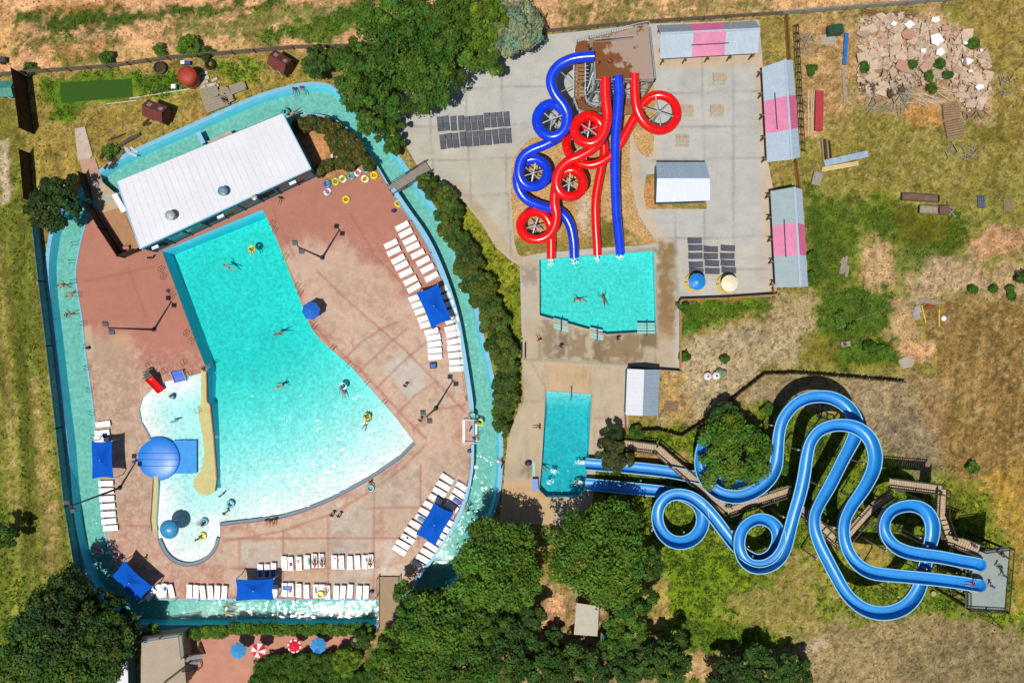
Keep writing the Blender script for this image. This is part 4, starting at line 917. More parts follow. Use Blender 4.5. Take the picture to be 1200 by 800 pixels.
def quad_roof(name, a, b, c, d, th, m, parent, seam=.6, along=0, sm=None):
    mb = MB();
    if seam:
        A, B, C_, D = [Vector(v) for v in (a, b, c, d)]
        if along: A, B, C_, D = B, C_, D, A
        n = max(2, int((B - A).length / seam))
        for i in range(1, n):
            p = A.lerp(B, i / n); q_ = D.lerp(C_, i / n); mb.bar(p + Vector((0, 0, .012)), q_ + Vector((0, 0, .012)), .04, .026)
    vs = [Vector(v) for v in (a, b, c, d)]; mb.add(vs + [v - Vector((0, 0, th)) for v in vs], [(0, 1, 2, 3), (7, 6, 5, 4), (0, 4, 5, 1), (1, 5, 6, 2), (2, 6, 7, 3), (3, 7, 4, 0)])
    return mb.build(name, m, parent)

# pool building
HB1, HB2 = 4.9, 4.3
bd = thing('pool_building', 'long building with white ribbed metal roof and dark glazed front facing the wave pool', 'building', P(262, 215))
rc = [P(137, 213, HB1), P(331, 133, HB1), P(364.5, 198, HB2), P(164, 291.5, HB2)]
rf = quad_roof('roof', *rc, .12, m_roofw, bd, seam=.9)
for a, b in ((rc[1], rc[2]), (rc[2], rc[3]), (rc[3], rc[0])):
    mb = MB(); mb.bar(Vector(a) - Vector((0, 0, .1)), Vector(b) - Vector((0, 0, .1)), .14, .30); mb.build('fascia', m_trim, bd)
mb = MB(); mb.lathe(P(263, 225, 4.55), [(.0, 0), (.45, 0), (.45, .25), (.34, .3), (.34, .5), (.62, .56), (.62, .8), (.25, .95), (0, .95)], 14); mb.build('roof_vent', M('blue grey vent cap', (120, 160, 180), rough=.4, metal=.2), rf)
mb = MB(); mb.lathe(P(202.5, 253.5, 4.5), [(0, 0), (.5, 0), (.5, .35), (.36, .4), (.36, .75), (.62, .8), (.62, 1.05), (.25, 1.2), (0, 1.2)], 14); mb.build('roof_vent', m_steel, rf)
mb = MB(); cc = P(299, 232, 4.55); mb.lathe(cc, [(0, 0), (.35, 0), (.35, .5), (0, .6)], 12); mb.build('roof_vent', m_steel, rf)
f = [P(156, 222), P(341, 145), P(372.5, 206), P(182.5, 295)]
f = [Vector((v.x, v.y, DK)) for v in f]; zt = [4.7, 4.7, 4.1, 4.1]
for i, nm in ((0, 'wall'), (1, 'wall'), (3, 'wall')):
    a, b = f[i], f[(i + 1) % 4]; d = (b - a).normalized(); nn = Vector((-d.y, d.x, 0)) * .15
    mb = MB(); mb.add([a, b, b + Vector((0, 0, zt[(i + 1) % 4] - DK)), a + Vector((0, 0, zt[i] - DK)), a + nn, b + nn, b + nn + Vector((0, 0, zt[(i + 1) % 4] - DK)), a + nn + Vector((0, 0, zt[i] - DK))], [(0, 1, 2, 3), (5, 4, 7, 6), (0, 4, 5, 1), (1, 5, 6, 2), (2, 6, 7, 3), (3, 7, 4, 0)]); mb.build('wall', m_tealw, bd)
A, B = f[3], f[2]; d = (B - A); L = d.length; d.normalize(); nn = Vector((d.y, -d.x, 0))
mb = MB(); mb.bar(A + Vector((0, 0, .55)) + d * .1, B + Vector((0, 0, .55)) - d * .1, .16, 1.1); mb.build('wall', m_tealw, bd)
mb = MB(); mb.bar(A + Vector((0, 0, 3.75)) + d * .1, B + Vector((0, 0, 3.75)) - d * .1, .16, .7); mb.build('wall', m_tealw, bd)
n = 9
for i in range(n + 1):
    p = A + d * (.2 + (L - .4) * i / n); mb = MB(); mb.bar(p + Vector((0, 0, .02)), p + Vector((0, 0, 4.0)), .3, .3); mb.build('pillar', m_tealw, bd)
m_glass = M('dark green glass', (16, 70, 66), rough=.12, var=.05, spec=.6)
for i in range(n):
    p = A + d * (.35 + (L - .4) * i / n); e = A + d * (.05 + (L - .4) * (i + 1) / n); mb = MB()
    mb.bar(p + Vector((0, 0, 2.25)), e + Vector((0, 0, 2.25)), .05, 2.3); mb.build('window', m_glass if i % 3 else m_dk, bd)
for t_ in (.06, .45, .88):
    p = A + d * L * t_ - nn * -.2; mb = MB(); mb.box(p + nn * .25 + Vector((0, 0, 3.6)), (.9, .35, .25), math.atan2(d.y, d.x)); mb.build('wall_lamp', m_white, bd)

# yard beside the building
yd = [([(88, 151), (100, 149), (109, 182), (104, 189), (92, 188)], (206, 188, 170)), ([(93, 187), (112, 186), (121, 214), (104, 226)], (200, 160, 136)), ([(104, 226), (121, 214), (137, 228), (143, 243), (118, 250)], (200, 178, 148)), ([(118, 250), (143, 243), (165, 291), (148, 296)], (186, 140, 100))]
mb = MB(); mats = []
for k, (pl, cl) in enumerate(yd):
    mb.mi = k; mats.append(mat('yard slab %s' % ['pale', 'pinkish', 'sandy', 'earthy'][k], cl, rough=.9, var=.12)); mb.prism(W2(pl), -.2, .15 + .003 * k)
struct(mb.build('yard_paving', mats))
mb = MB()
def solid_fence(label, pts, h, m, name='board_fence', z0=0.0, th=.12, cap=None, group=None):
    t = thing(name, label, 'fence', P(pts[0][0], pts[0][1], 0), 0, group)
    for a, b in zip(pts, pts[1:]):
        A = P(a[0], a[1]); B = P(b[0], b[1]); d = B - A; L = d.length; d.normalize(); mb = MB(); n = max(1, int(L / .19)); rz = math.atan2(d.y, d.x)
        for i in range(n): mb.box(A + d * (L * (i + .5) / n) + Vector((0, 0, z0 + h / 2 + .02 * math.sin(i * 7.1))), (L / n * .97, .03, h), rz)
        mb.bar(A + Vector((0, 0, z0 + h * .8)), B + Vector((0, 0, z0 + h * .8)), .1, .1); mb.bar(A + Vector((0, 0, z0 + .3)), B + Vector((0, 0, z0 + .3)), .1, .1)
        mb.build('board_panel', m, t)
        if cap: mb = MB(); mb.bar(A + Vector((0, 0, z0 + h + .05)), B + Vector((0, 0, z0 + h + .05)), .22, .06); mb.build('cap_rail', cap, t)
        for i in range(max(1, int(L / 2.4)) + 1):
            p = A + d * min(L, i * L / max(1, int(L / 2.4))); mb = MB(); mb.bar(p, p + Vector((0, 0, z0 + h + .1)), .12); mb.build('post', m, t)
    return t
solid_fence('tall dark board fence beside the yard at the west end of the pool building', [(108, 240), (126, 270), (147, 302), (165, 294)], 2.6, m_dwood)
solid_fence('short dark board fence by the pale slab, northwest of the pool building', [(101, 205), (110, 234)], 2.3, m_dwood)
solid_fence('tall black board fence in the upper left corner by the pipe fence', [(31, 90), (40, 157)], 3.6, m_dwood)
solid_fence('black board fence between the pale path and the round dark tree', [(35, 180), (40, 236)], 2.6, m_dwood)
m_tealf = M('weathered teal fence sheet', (84, 156, 168), rough=.6, var=.25, scale=1.2, fine=.2)
solid_fence('long teal sheet fence along the mown field on the west side', [(46, 258), (54, 330), (63, 405), (74, 500), (84, 590), (97, 668)], 2.0, m_tealf)
solid_fence('low timber retaining fence with tan cap along the south edge of the plaza', [(795, 352), (850, 350), (908, 346)], 1.5, m_dwood, cap=m_fence)
solid_fence('tan board fence running south from the plaza corner to the small shed', [(796, 353), (796, 433)], .9, m_fence, cap=m_fence)
solid_fence('golden board fence north of the tall pink striped shelter', [(919, 22), (922, 72)], 1.8, m_fence)
solid_fence('short golden board fence between the two upright pink striped shelters', [(930, 190), (934, 222)], 1.6, m_fence)
solid_fence('short golden board fence at the foot of the lower striped shelter', [(904, 338), (905, 348)], 1.2, m_fence)
solid_fence('small golden board fence south of the white gabled shed', [(732, 486), (732, 503)], 1.3, m_fence)
solid_fence('dark board fence beside the black brush south of the terrace', [(770, 432), (796, 434)], 1.1, m_dwood)
# brush covered retaining fence
def brush_fence(label, pts, h):
    t = thing('retaining_fence', label, 'fence', P(pts[0][0], pts[0][1])); rs = random.Random(5)
    for a, b in zip(pts, pts[1:]):
        A = P(*a); B = P(*b); d = B - A; L = d.length; d.normalize(); mb = MB(); n = int(L / .22)
        for i in range(n):
            p = A + d * (L * (i + .5) / n); hh = h * rs.uniform(.9, 1.1); mb.tube([p, p + Vector((rs.uniform(-.04, .04), rs.uniform(-.04, .04), hh))], .11, 6)
        mb.build('pole_wall', m_dwood, t)
        for i in range(max(1, int(L / 1.8))):
            p = A + d * (L * (i + .5) / max(1, int(L / 1.8))); mb = MB(); mb.tube([p, p + Vector((0, 0, h + .5))], .10, 7); mb.build('post', m_wood, t)
    return t
brush_fence('dark pole retaining fence stepping up the bank above the tree by the open slides', [(745, 504), (770, 503), (797, 510), (828, 490), (860, 464), (893, 438), (930, 437), (985, 441), (1058, 447)], 1.3)

# long pipe fence along the north
def rail_fence(label, pts, h, m, name='pipe_fence', rails=(.5, .9, 1.3), gap=2.6, r=.05, group=None, mesh=None):
    t = thing(name, label, 'fence', P(pts[0][0], pts[0][1]), 0, group); cnt = 0
    for a, b in zip(pts, pts[1:]):
        A = P(*a); B = P(*b); L = (B - A).length
        for z in rails:
            mb = MB(); mb.tube([A + Vector((0, 0, z)), B + Vector((0, 0, z))], r, 6); mb.build('rail', m, t)
        n = max(1, int(L / gap))
        for i in range(n):
            p = A.lerp(B, i / n); mb = MB(); mb.tube([p, p + Vector((0, 0, h))], r * 1.5, 6); mb.build('post', m, t); cnt += 1
    return t
m_pipe = M('rusty grey pipe', (112, 98, 82), rough=.8, var=.2)
rail_fence('long grey pipe rail fence across the top left of the site', [(-20, 92), (0, 90), (60, 85), (130, 80), (200, 70), (300, 62), (345, 58), (420, 56), (480, 52)], 1.6, m_pipe, rails=(.45, .95, 1.45), r=.08)
rail_fence('brown pipe rail fence behind the slide tower and the striped shelter', [(608, 42), (660, 37), (700, 33), (770, 27), (850, 22), (915, 18)], 1.4, m_pipe, r=.08)
rail_fence('grey pipe rail fence at the top right above the rubble', [(915, 18), (990, 12), (1060, 6), (1130, 0), (1180, -6)], 1.4, M('grey pipe', (140, 138, 132), rough=.7), r=.12, rails=(.5, .9, 1.3))
m_ch = M('black iron frame', (44, 34, 30), rough=.6)
t = thing('iron_frame_fence', 'tall black iron ladder-like frame fence behind the upper pink striped shelter', 'fence', P(935, 100))
for x0 in (931.5, 935.5):
    mb = MB(); mb.bar(P(x0, 29, 1.6), P(x0 + 8, 178, 1.6), .09); mb.build('rail', m_ch, t)
for i in range(17):
    y = 30 + i * 9.2; x = 931.5 + 8 * (y - 29) / 149; mb = MB(); mb.bar(P(x, y, 1.6), P(x + 4, y - 1.5, 1.6), .12); mb.bar(P(x + 4, y, 0), P(x + 4, y, 1.6), .10); mb.build('rung', m_ch, t)

# long striped shelters: (outer corner px in order: ridge-side start, ridge-side end, low side end, low side start), ridge line
def shelter(label, back0, back1, ridge0, ridge1, front0, front1, mb_, mf, stripe, he=2.6, hr=3.2, group='long shade shelters with a pink stripe', lamp=None, matsb=None):
    t = thing('shade_shelter', label, 'shelter', P((back0[0] + front1[0]) / 2, (back0[1] + front1[1]) / 2), 0, group)
    def L2(a, b, s): return (a[0] + (b[0] - a[0]) * s, a[1] + (b[1] - a[1]) * s)
    cuts = [0, stripe[0], stripe[1], 1]
    for i in range(3):
        s0, s1 = cuts[i], cuts[i + 1]
        pk = i == 1
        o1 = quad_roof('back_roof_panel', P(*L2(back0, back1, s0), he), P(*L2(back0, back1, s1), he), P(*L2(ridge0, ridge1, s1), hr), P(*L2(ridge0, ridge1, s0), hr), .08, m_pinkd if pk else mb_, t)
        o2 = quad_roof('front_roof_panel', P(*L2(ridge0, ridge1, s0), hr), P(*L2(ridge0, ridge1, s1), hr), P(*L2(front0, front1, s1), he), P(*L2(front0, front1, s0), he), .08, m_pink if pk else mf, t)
        if pk: o1['label'] = 'deep pink roof panel'; o2['label'] = 'pink roof panel'
    mb = MB(); mb.bar(P(*ridge0, hr + .03), P(*ridge1, hr + .03), .3, .06); mb.build('ridge_cap', m_roofl, t)
    for i in range(5):
        s = .04 + i * .23
        for e0, e1, inn in ((back0, back1, front0), (front0, front1, back0)):
            p = P(*L2(e0, e1, s), he); g = Vector((p.x, p.y, 0)); mb = MB(); mb.bar(g, p - Vector((0, 0, .08)), .16); mb.build('post', m_timber, t)
        a = P(*L2(front0, front1, s), he - .15); b = P(*L2(back0, back1, s), he - .15); mb = MB(); d = (a - b).normalized(); mb.bar(a + d * .45, b - d * .1, .12, .2); mb.build('rafter', m_timber, t)
    if lamp:
        for p_, q_ in lamp:
            mb = MB(); mb.bar(P(*p_, he + .55), P(*q_, he + .55), .10, .08); mb.build('roof_pipe', M('dark purple pipe', (70, 56, 110), rough=.5), t)
    mb = MB(); a = L2(front0, back0, .25); b = L2(front1, back1, .25); mb.bar(P(*a, .45), P(*b, .45), .5, .08); mb.build('bench', m_timber, t)
    return t
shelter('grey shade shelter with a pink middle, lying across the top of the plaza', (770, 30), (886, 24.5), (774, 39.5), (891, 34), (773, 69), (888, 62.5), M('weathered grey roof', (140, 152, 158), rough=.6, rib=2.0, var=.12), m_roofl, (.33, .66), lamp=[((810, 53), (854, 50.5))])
shelter('pale blue shelter with a pink stripe, upper one on the right edge of the plaza', (929, 71), (938, 184), (920, 70), (928, 187), (893, 79), (899, 190), m_roofl, m_roofl, (.36, .70), lamp=[((908, 109), (911, 152))])
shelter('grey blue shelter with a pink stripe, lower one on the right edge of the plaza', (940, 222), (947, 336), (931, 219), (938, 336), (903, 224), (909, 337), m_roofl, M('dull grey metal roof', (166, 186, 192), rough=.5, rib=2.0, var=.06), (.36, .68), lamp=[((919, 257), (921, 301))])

def shed(label, quad, ridge, he, hr, m0, m1, wallm, inset=.15):
    """quad: a,b (eave one), c,d (eave two); ridge from the a-d side to the b-c side"""
    c0 = P(sum(p[0] for p in quad) / 4, sum(p[1] for p in quad) / 4); t = thing('gabled_shed', label, 'shed', c0)
    a, b, c, d = [P(*p, he) for p in quad]; r0, r1 = P(*ridge[0], hr), P(*ridge[1], hr)
    quad_roof('roof_panel', a, b, r1, r0, .08, m0, t); quad_roof('roof_panel', r0, r1, c, d, .08, m1, t)
    cen = (a + b + c + d) / 4
    g = [cen + (v - cen) * .93 for v in (a, b, c, d)]; g = [Vector((v.x, v.y, .06)) for v in g]; zz = he - .12
    for i in range(4):
        p, q_ = g[i], g[(i + 1) % 4]; mb = MB(); mb.bar(p + Vector((0, 0, zz / 2 - .03)), q_ + Vector((0, 0, zz / 2 - .03)), .1, zz - .06); mb.build('wall', wallm, t)
    return t
shed('small shed with a blue grey and white gabled roof in the middle of the plaza', [(769, 190), (827, 190), (832, 235), (769, 237)], ((770, 209), (832, 209)), 2.7, 3.4, m_roofg, M('white metal roof', (218, 228, 244), rough=.45, rib=2.0, var=.03, k=1.45), m_tealw)
shed('white and grey gabled shed at the corner between the terrace and the small pool', [(735, 432), (733, 486), (771, 487), (773, 433)], ((755, 433), (753, 487)), 2.5, 3.2, m_roofw, m_roofg, m_tealw)

# terrace house at the bottom left
t = thing('flat_roof_building', 'tan flat roofed building with stair and dark railings next to the terracotta patio', 'building', P(190, 775))
mb = MB(); mb.prism(W2([(166, 747), (213, 742), (218, 800), (168, 820)], 3.0), 0, 3.0); mb.build('wall', M('tan render', (186, 168, 146), rough=.9, var=.08), t)
mb = MB(); mb.prism(W2([(166, 748), (214, 741), (217, 783), (190, 802), (165, 802)], 3.1), 3.0, 3.12); mb.build('roof', M('tan flat roof', (190, 174, 154), rough=.9, var=.05, scale=.6), t)
q = lambda x, y: P(x, y, 3.12)
railing(t, [q(166, 749), q(213, 742), q(216, 768)], gap=.25, m=m_tealw); railing(t, [q(217, 781), q(192, 800)], gap=.25, m=m_dsteel)
stair(t, P(216, 775, 3.1), P(236, 772, .1), 1.9, M('grey stair treads', (170, 170, 168), rough=.7)); railing(t, [P(217, 767, 3.1), P(236, 763, .1)], gap=.3, m=m_dsteel); railing(t, [P(217, 783, 3.1), P(236, 781, .1)], gap=.3, m=m_dsteel)
t = thing('white_roof_hut', 'white roofed hut half hidden under the big tree in the bottom left', 'hut', P(142, 785))
mb = MB(); mb.prism(W2([(132, 771), (149, 768), (150, 815), (130, 815)], 2.6), 0, 2.6); mb.build('wall', m_tealw, t)
mb = MB(); mb.prism(W2([(131, 770), (149.5, 767), (150.5, 816), (129, 816)], 2.7), 2.61, 2.72); mb.build('roof', m_roofw, t)
t = thing('slab_roof_shelter', 'pale square slab roof between trees at the bottom middle', 'shelter', P(688, 726))
mb = MB(); mb.prism(W2([(675.5, 706), (702, 710), (700, 745), (672.5, 743)], 2.6), 2.5, 2.62); mb.build('roof', M('pale roof sheet', (206, 196, 180), rough=.8, var=.06), t)
for x, y in ((677, 709), (700, 712), (698, 742), (674, 740)):
    g = P(x, y, 2.5); mb = MB(); mb.bar(Vector((g.x, g.y, 0)), g, .14); mb.build('post', m_timber, t)
# bridges over the river
t = thing('footbridge', 'grey footbridge over the river at the north of the red deck', 'bridge', P(480, 208))
mb = MB(); mb.prism(W2([(455, 218), (499, 190), (506, 201), (461, 229)], .4), .22, .40); mb.build('bridge_deck', M('grey boards', (150, 142, 134), rough=.85, var=.1), t)
railing(t, [P(455, 218, .4), P(499, 190, .4)], gap=.3, m=m_dsteel, bal=False); railing(t, [P(461, 229, .4), P(506, 201, .4)], gap=.3, m=m_dsteel, bal=False)
t = thing('footbridge', 'tan footbridge over the river at the south end beside the trees', 'bridge', P(456, 703))
mb = MB(); mb.prism(W2([(443.5, 675.5), (467.5, 675.5), (467.5, 736), (443.5, 736)], .4), .22, .42); mb.build('bridge_deck', M('tan boards', (176, 150, 118), rough=.85, var=.06), t)
railing(t, [P(443, 676, .42), P(443, 736, .42)], gap=.3, m=m_dsteel, bal=False); railing(t, [P(468, 676, .42), P(468, 736, .42)], gap=.3, m=m_dsteel, bal=False)

# ------------------------------------------------------------------ shade canopies, umbrellas, dome
m_sail = M('royal blue shade cloth', (12, 96, 214), rough=.85, var=.08, scale=.8, trans=.12, k=1.4, spec=.1)
def sail(label, cs, he=2.75, hp=3.5):
    t = thing('shade_canopy', label, 'canopy', P(sum(c[0] for c in cs) / 4, sum(c[1] for c in cs) / 4), 0, 'blue shade canopies over the loungers')
    c4 = [P(*c, he) for c in cs]; cen = sum(c4, Vector()) / 4; top = Vector((cen.x, cen.y, hp)); mb = MB(); N = 8
    for i in range(4):
        a, b = c4[i], c4[(i + 1) % 4]; rows = []
        for j in range(N + 1):
            s = j / N; e = a.lerp(b, s); e = e + (cen - e) * .09 * (4 * s * (1 - s)); e.z = he + .12 * (4 * s * (1 - s)); rows.append([e.lerp(top, r / 5) - Vector((0, 0, .18 * math.sin(math.pi * r / 5))) for r in range(6)])
        for j in range(N):
            for r in range(5): mb.add([rows[j][r], rows[j + 1][r], rows[j + 1][r + 1], rows[j][r + 1]], [(0, 1, 2, 3)])
    mb.build('canopy_cloth', m_sail, t)
    for c in c4:
        mb = MB(); p = cen + (c - cen) * .985; mb.tube([Vector((p.x, p.y, DK)), Vector((p.x, p.y, he + .05))], .06, 8); mb.build('pole', m_steel, t)
    mb = MB(); mb.tube([Vector((cen.x, cen.y, hp - .6)), Vector((cen.x, cen.y, hp + .08))], .05, 8); mb.build('peak_cap', m_steel, t)
sail('blue shade canopy beside the river on the left of the children pool', [(107, 516.5), (131.5, 516), (133.5, 560), (108, 561)])
sail('tilted blue shade canopy at the lower left corner, partly under the tree', [(145, 656), (179.5, 687.5), (161.5, 707), (131, 674)])
sail('blue shade canopy at the bottom of the deck between lounger rows', [(276, 678), (321.5, 677.5), (321.5, 702.5), (276, 703.5)])
sail('blue shade canopy on the right of the deck over the double lounger row', [(487.5, 342.5), (513, 332.5), (529.5, 375), (506, 385.5)])
sail('blue shade canopy over the angled loungers at the lower right of the deck', [(508.5, 588.5), (532.5, 600.5), (509.5, 640), (487.5, 626)])

def umbrella(name, label, px, py, r, cols, h=2.5, pole=.04, n=8, z0=DK, group=None, sag=.22, valance=.12):
    c = P(px, py, h); b = Vector((c.x, c.y, z0)); t = thing(name, label, 'umbrella', b, 0, group); mb = MB()
    top = c + Vector((0, 0, r * .42)); ring = []; a0 = .2
    for i in range(n): ring.append(c + Vector((math.cos(a0 + i * 2 * math.pi / n) * r, math.sin(a0 + i * 2 * math.pi / n) * r, 0)))
    mm = []
    for k in cols:
        if k not in mm: mm.append(k)
    for i in range(n):
        a, e = ring[i], ring[(i + 1) % n]; mb.mi = mm.index(cols[i % len(cols)]); mid = (a + e) / 2 + (c - (a + e) / 2) * .05
        ma, me_, m2 = a.lerp(top, .5) + Vector((0, 0, .05)), e.lerp(top, .5) + Vector((0, 0, .05)), mid.lerp(top, .5)
        mb.add([a, mid, e, me_, m2, ma, top], [(0, 1, 4, 5), (1, 2, 3, 4), (5, 4, 6), (4, 3, 6)])
        dn = Vector((0, 0, -valance)); mb.add([a, mid, e, a + dn, mid + dn, e + dn], [(0, 3, 4, 1), (1, 4, 5, 2)])
    mb.build('canopy', mm, t)
    mb = MB(); mb.tube([b, top + Vector((0, 0, .1))], pole, 8); mb.build('pole', m_steel, t)
    for i in range(n):
        mb = MB(); mb.bar(top - Vector((0, 0, .12)), ring[i] + Vector((0, 0, .0)) - Vector((0, 0, .05)), .025); mb.build('rib', m_steel, t)
    return t
mu_b = M('sky blue umbrella cloth', (70, 160, 228), rough=.7, var=.05, trans=.1, k=1.4); mu_d = M('strong blue umbrella cloth', (30, 112, 215), rough=.7, var=.05, trans=.1, k=1.35)
mu_r = M('red umbrella cloth', (225, 20, 45), rough=.7, var=.05, k=1.3); mu_w = M('white umbrella cloth', (240, 238, 236), rough=.7, var=.03, k=1.2)
umbrella('patio_umbrella', 'sky blue patio umbrella at the left end of the terracotta patio', 279, 762, 1.12, [mu_b], z0=.05)
umbrella('patio_umbrella', 'red and white segmented umbrella on the patio', 303, 761.5, 1.02, [mu_r, mu_w], z0=.05)
umbrella('patio_umbrella', 'strong blue patio umbrella at the right end of the row by the hedge', 373, 756, 1.12, [mu_b, mu_b, mu_b, mu_b, mu_b, mu_d], z0=.05)
t = umbrella('patio_umbrella', 'small red umbrella with white scalloped edge on the patio', 345, 756.5, .95, [mu_r], z0=.05)
c = P(345, 756.5, 2.5)
for i in range(8):
    a = .2 + (i + .5) * math.pi / 4; mb = MB(); p = c + Vector((math.cos(a) * .80, math.sin(a) * .80, .09)); mb.box(p, (.16, .36, .03), a); mb.build('scallop', mu_w, t)
umbrella('lifeguard_umbrella', 'blue umbrella on the deck edge of the wave pool', 364.5, 364, 1.25, [mu_d], h=2.4)
# mushroom in the children pool
c = P(198, 620, 2.6); t = thing('mushroom_fountain', 'round blue mushroom shade standing in the shallow children pool', 'fountain', (c.x, c.y, -.3))
mb = MB(); mb.lathe((c.x, c.y, 2.6), [(0, .42), (.3, .40), (.75, .26), (1.1, .08), (1.26, -.12), (1.22, -.14), (1.0, .0), (0, .25)], 24); mb.build('cap', M('mid blue fibreglass', (60, 158, 212), rough=.35, var=.06), t, True)
mb = MB(); mb.tube([(c.x, c.y, -.35), (c.x, c.y, 2.8)], .13, 12); mb.build('stem', m_white, t)
mb = MB(); mb.lathe((c.x, c.y, 2.98), [(0, .12), (.14, .1), (.18, 0), (.18, -.03)], 12); mb.build('finial', m_steel, t)
# low inflatable dome
c = P(183.5, 537.5, .3); c.z = -.35; t = thing('inflatable_dome', 'big round glossy blue inflatable dome at the edge of the children pool', 'inflatable', (c.x, c.y, -.35))
m_dome = M('glossy blue vinyl', (22, 136, 238), rough=.38, var=.07, spec=.4, k=1.5)
mb = MB(); rr = 3.0; zt_ = lambda q_: .35 + .30 * max(0, 1 - q_ ** 3.2)
prof = [(rr * .97, 0), (rr, .18)] + [(rr * q_, zt_(q_)) for q_ in (.985, .95, .88, .78, .64, .48, .3, .12, 0.001)]
mb.lathe(c, prof, 40); mb.build('dome', m_dome, t, True)
for yo in (-.95, -.1, .75):
    mb = MB(); L_ = math.sqrt(rr * rr - yo * yo) * .93; pts = []
    for i in range(21):
        x = -L_ + 2 * L_ * i / 20; q_ = math.sqrt(x * x + yo * yo) / rr; pts.append(c + Vector((x, yo, zt_(q_) + .012)))
    mb.tube(pts, .035, 6); mb.build('seam', M('dark blue seam', (10, 70, 150), rough=.5), t)
mb = MB(); mb.box(c + Vector((-rr - .1, -.35, .42)), (.7, .35, .12), .5); mb.build('floodlight_shadow', M('navy floodlight shadow', (20, 30, 110), rough=.6), t)  # dark block painted where the floodlight heads' shadow meets the dome

# floodlight poles
def flood(label, bx, by):
    b = P(bx, by); H = 13.0; t = thing('floodlight_pole', label, 'lamp', (b.x, b.y, DK), 0, 'tall floodlight poles around the wave pool')
    b = Vector((b.x, b.y, DK)); mb = MB(); mb.tube([b, b + Vector((0, 0, H * .5)), b + Vector((0, 0, H))], .13, 10, True, [.16, .12, .085]); mb.build('pole', m_black, t)
    mb = MB(); mb.lathe(b, [(0, 0), (.34, 0), (.34, .06), (.2, .1), (.2, .4), (0, .4)], 12); mb.build('base_plate', m_black, t)
    ar = Vector((math.cos(.9), math.sin(.9) * -1, 0)) * .55; top = b + Vector((0, 0, H - .15))
    mb = MB(); mb.bar(top - ar * 1.2, top + ar * 1.2, .1); mb.build('crossarm', m_black, t)
    for s in (-1, 1):
        mb = MB(); M_ = Matrix.Rotation(.5, 3, 'X'); mb.box(top + ar * s * 1.15 + Vector((0, 0, .1)), (.62, .55, .28), 0, M_); mb.build('floodlight', M('grey lamp housing', (96, 104, 108), rough=.5), t)
flood('floodlight pole on the red deck right of the wave pool, north of the blue umbrella', 378, 302)
flood('floodlight pole on the smooth red deck left of the wave pool', 181, 386)
flood('floodlight pole on the slabbed deck at the right near the river entry', 511, 478)
flood('floodlight pole beside the left lounger row and the domed canopy', 141, 571)
t = thing('lamp_post', 'small lamp post standing at the edge of the south river by the hedge', 'lamp', P(424, 734))
mb = MB(); b = P(424, 734); mb.tube([b, b + Vector((0, 0, 5))], .06, 8); mb.build('pole', m_dsteel, t); mb = MB(); mb.lathe(b + Vector((0, 0, 5)), [(0, .2), (.28, .12), (.3, 0), (0, -.1)], 12); mb.build('lamp_shade', m_wood, t)
# ------------------------------------------------------------------ loungers
def make_lounger(name, fm, sm, L=1.92, Wd=.66, z=.32):
    t = thing(name, 'lounger', 'sun lounger')
    mb = MB(); n = 11; y0 = -L / 2; ys = L * .62
    for i in range(n): mb.box((0, y0 + ys * (i + .5) / n, z), (Wd * .9, ys / n * .95, .035))
    for s in (-1, 1): mb.box((s * Wd * .47, y0 + ys / 2, z), (.06, ys, .07))
    mb.build('seat', sm, t)
    mb = MB(); a = Vector((0, y0 + ys + .02, z)); b = Vector((0, L / 2 - .02, z + .20)); m = 7
    for i in range(m):
        p = a.lerp(b, (i + .5) / m); mb.box(p, (Wd * .9, (b - a).length / m * .95, .035), 0, Matrix.Rotation(math.atan2(b.z - a.z, b.y - a.y), 3, 'X'))
    for s in (-1, 1): mb.bar(a + Vector((s * Wd * .47, 0, 0)), b + Vector((s * Wd * .47, 0, 0)), .06, .07)
    mb.build('backrest', sm, t)
    for sx in (-1, 1):
        for yy in (y0 + .25, L / 2 - .35):
            mb = MB(); mb.tube([(sx * Wd * .44, yy, 0), (sx * Wd * .46, yy, z + .02)], .035, 6); mb.build('leg', fm, t)
    return t
lw = make_lounger('white_lounger', m_white, m_white, Wd=.72)
m_sling = M('dark grey sling', (82, 86, 98), rough=.7, var=.10, k=1.35); m_slf = M('dark lounger frame', (60, 64, 72), rough=.5)
ld = make_lounger('dark_lounger', m_slf, m_sling, L=1.98, Wd=.72, z=.30)
GWL = 'white plastic loungers around the wave pool deck'
def row(proto, pts, ang, base, row_txt, first_txt, group, z=DK, kind='white plastic lounger', jit=2.6):
    rs = random.Random(len(pts) * 7 + int(pts[0][0])); n = len(pts)
    for i, p in enumerate(pts):
        a = ang if not isinstance(ang, tuple) else ang[0] + (ang[1] - ang[0]) * i / max(1, n - 1)
        if len(p) > 2: a = p[2]
        v = P(p[0], p[1]); v.z = z
        place(proto, v, R(a + rs.uniform(-jit, jit)), f'{ORD[i]} {kind} from the {first_txt} {row_txt}' if len((kind + first_txt + row_txt).split()) < 12 else f'{ORD[i]} {kind} from {first_txt} {row_txt}'.replace('plastic ', ''), group)
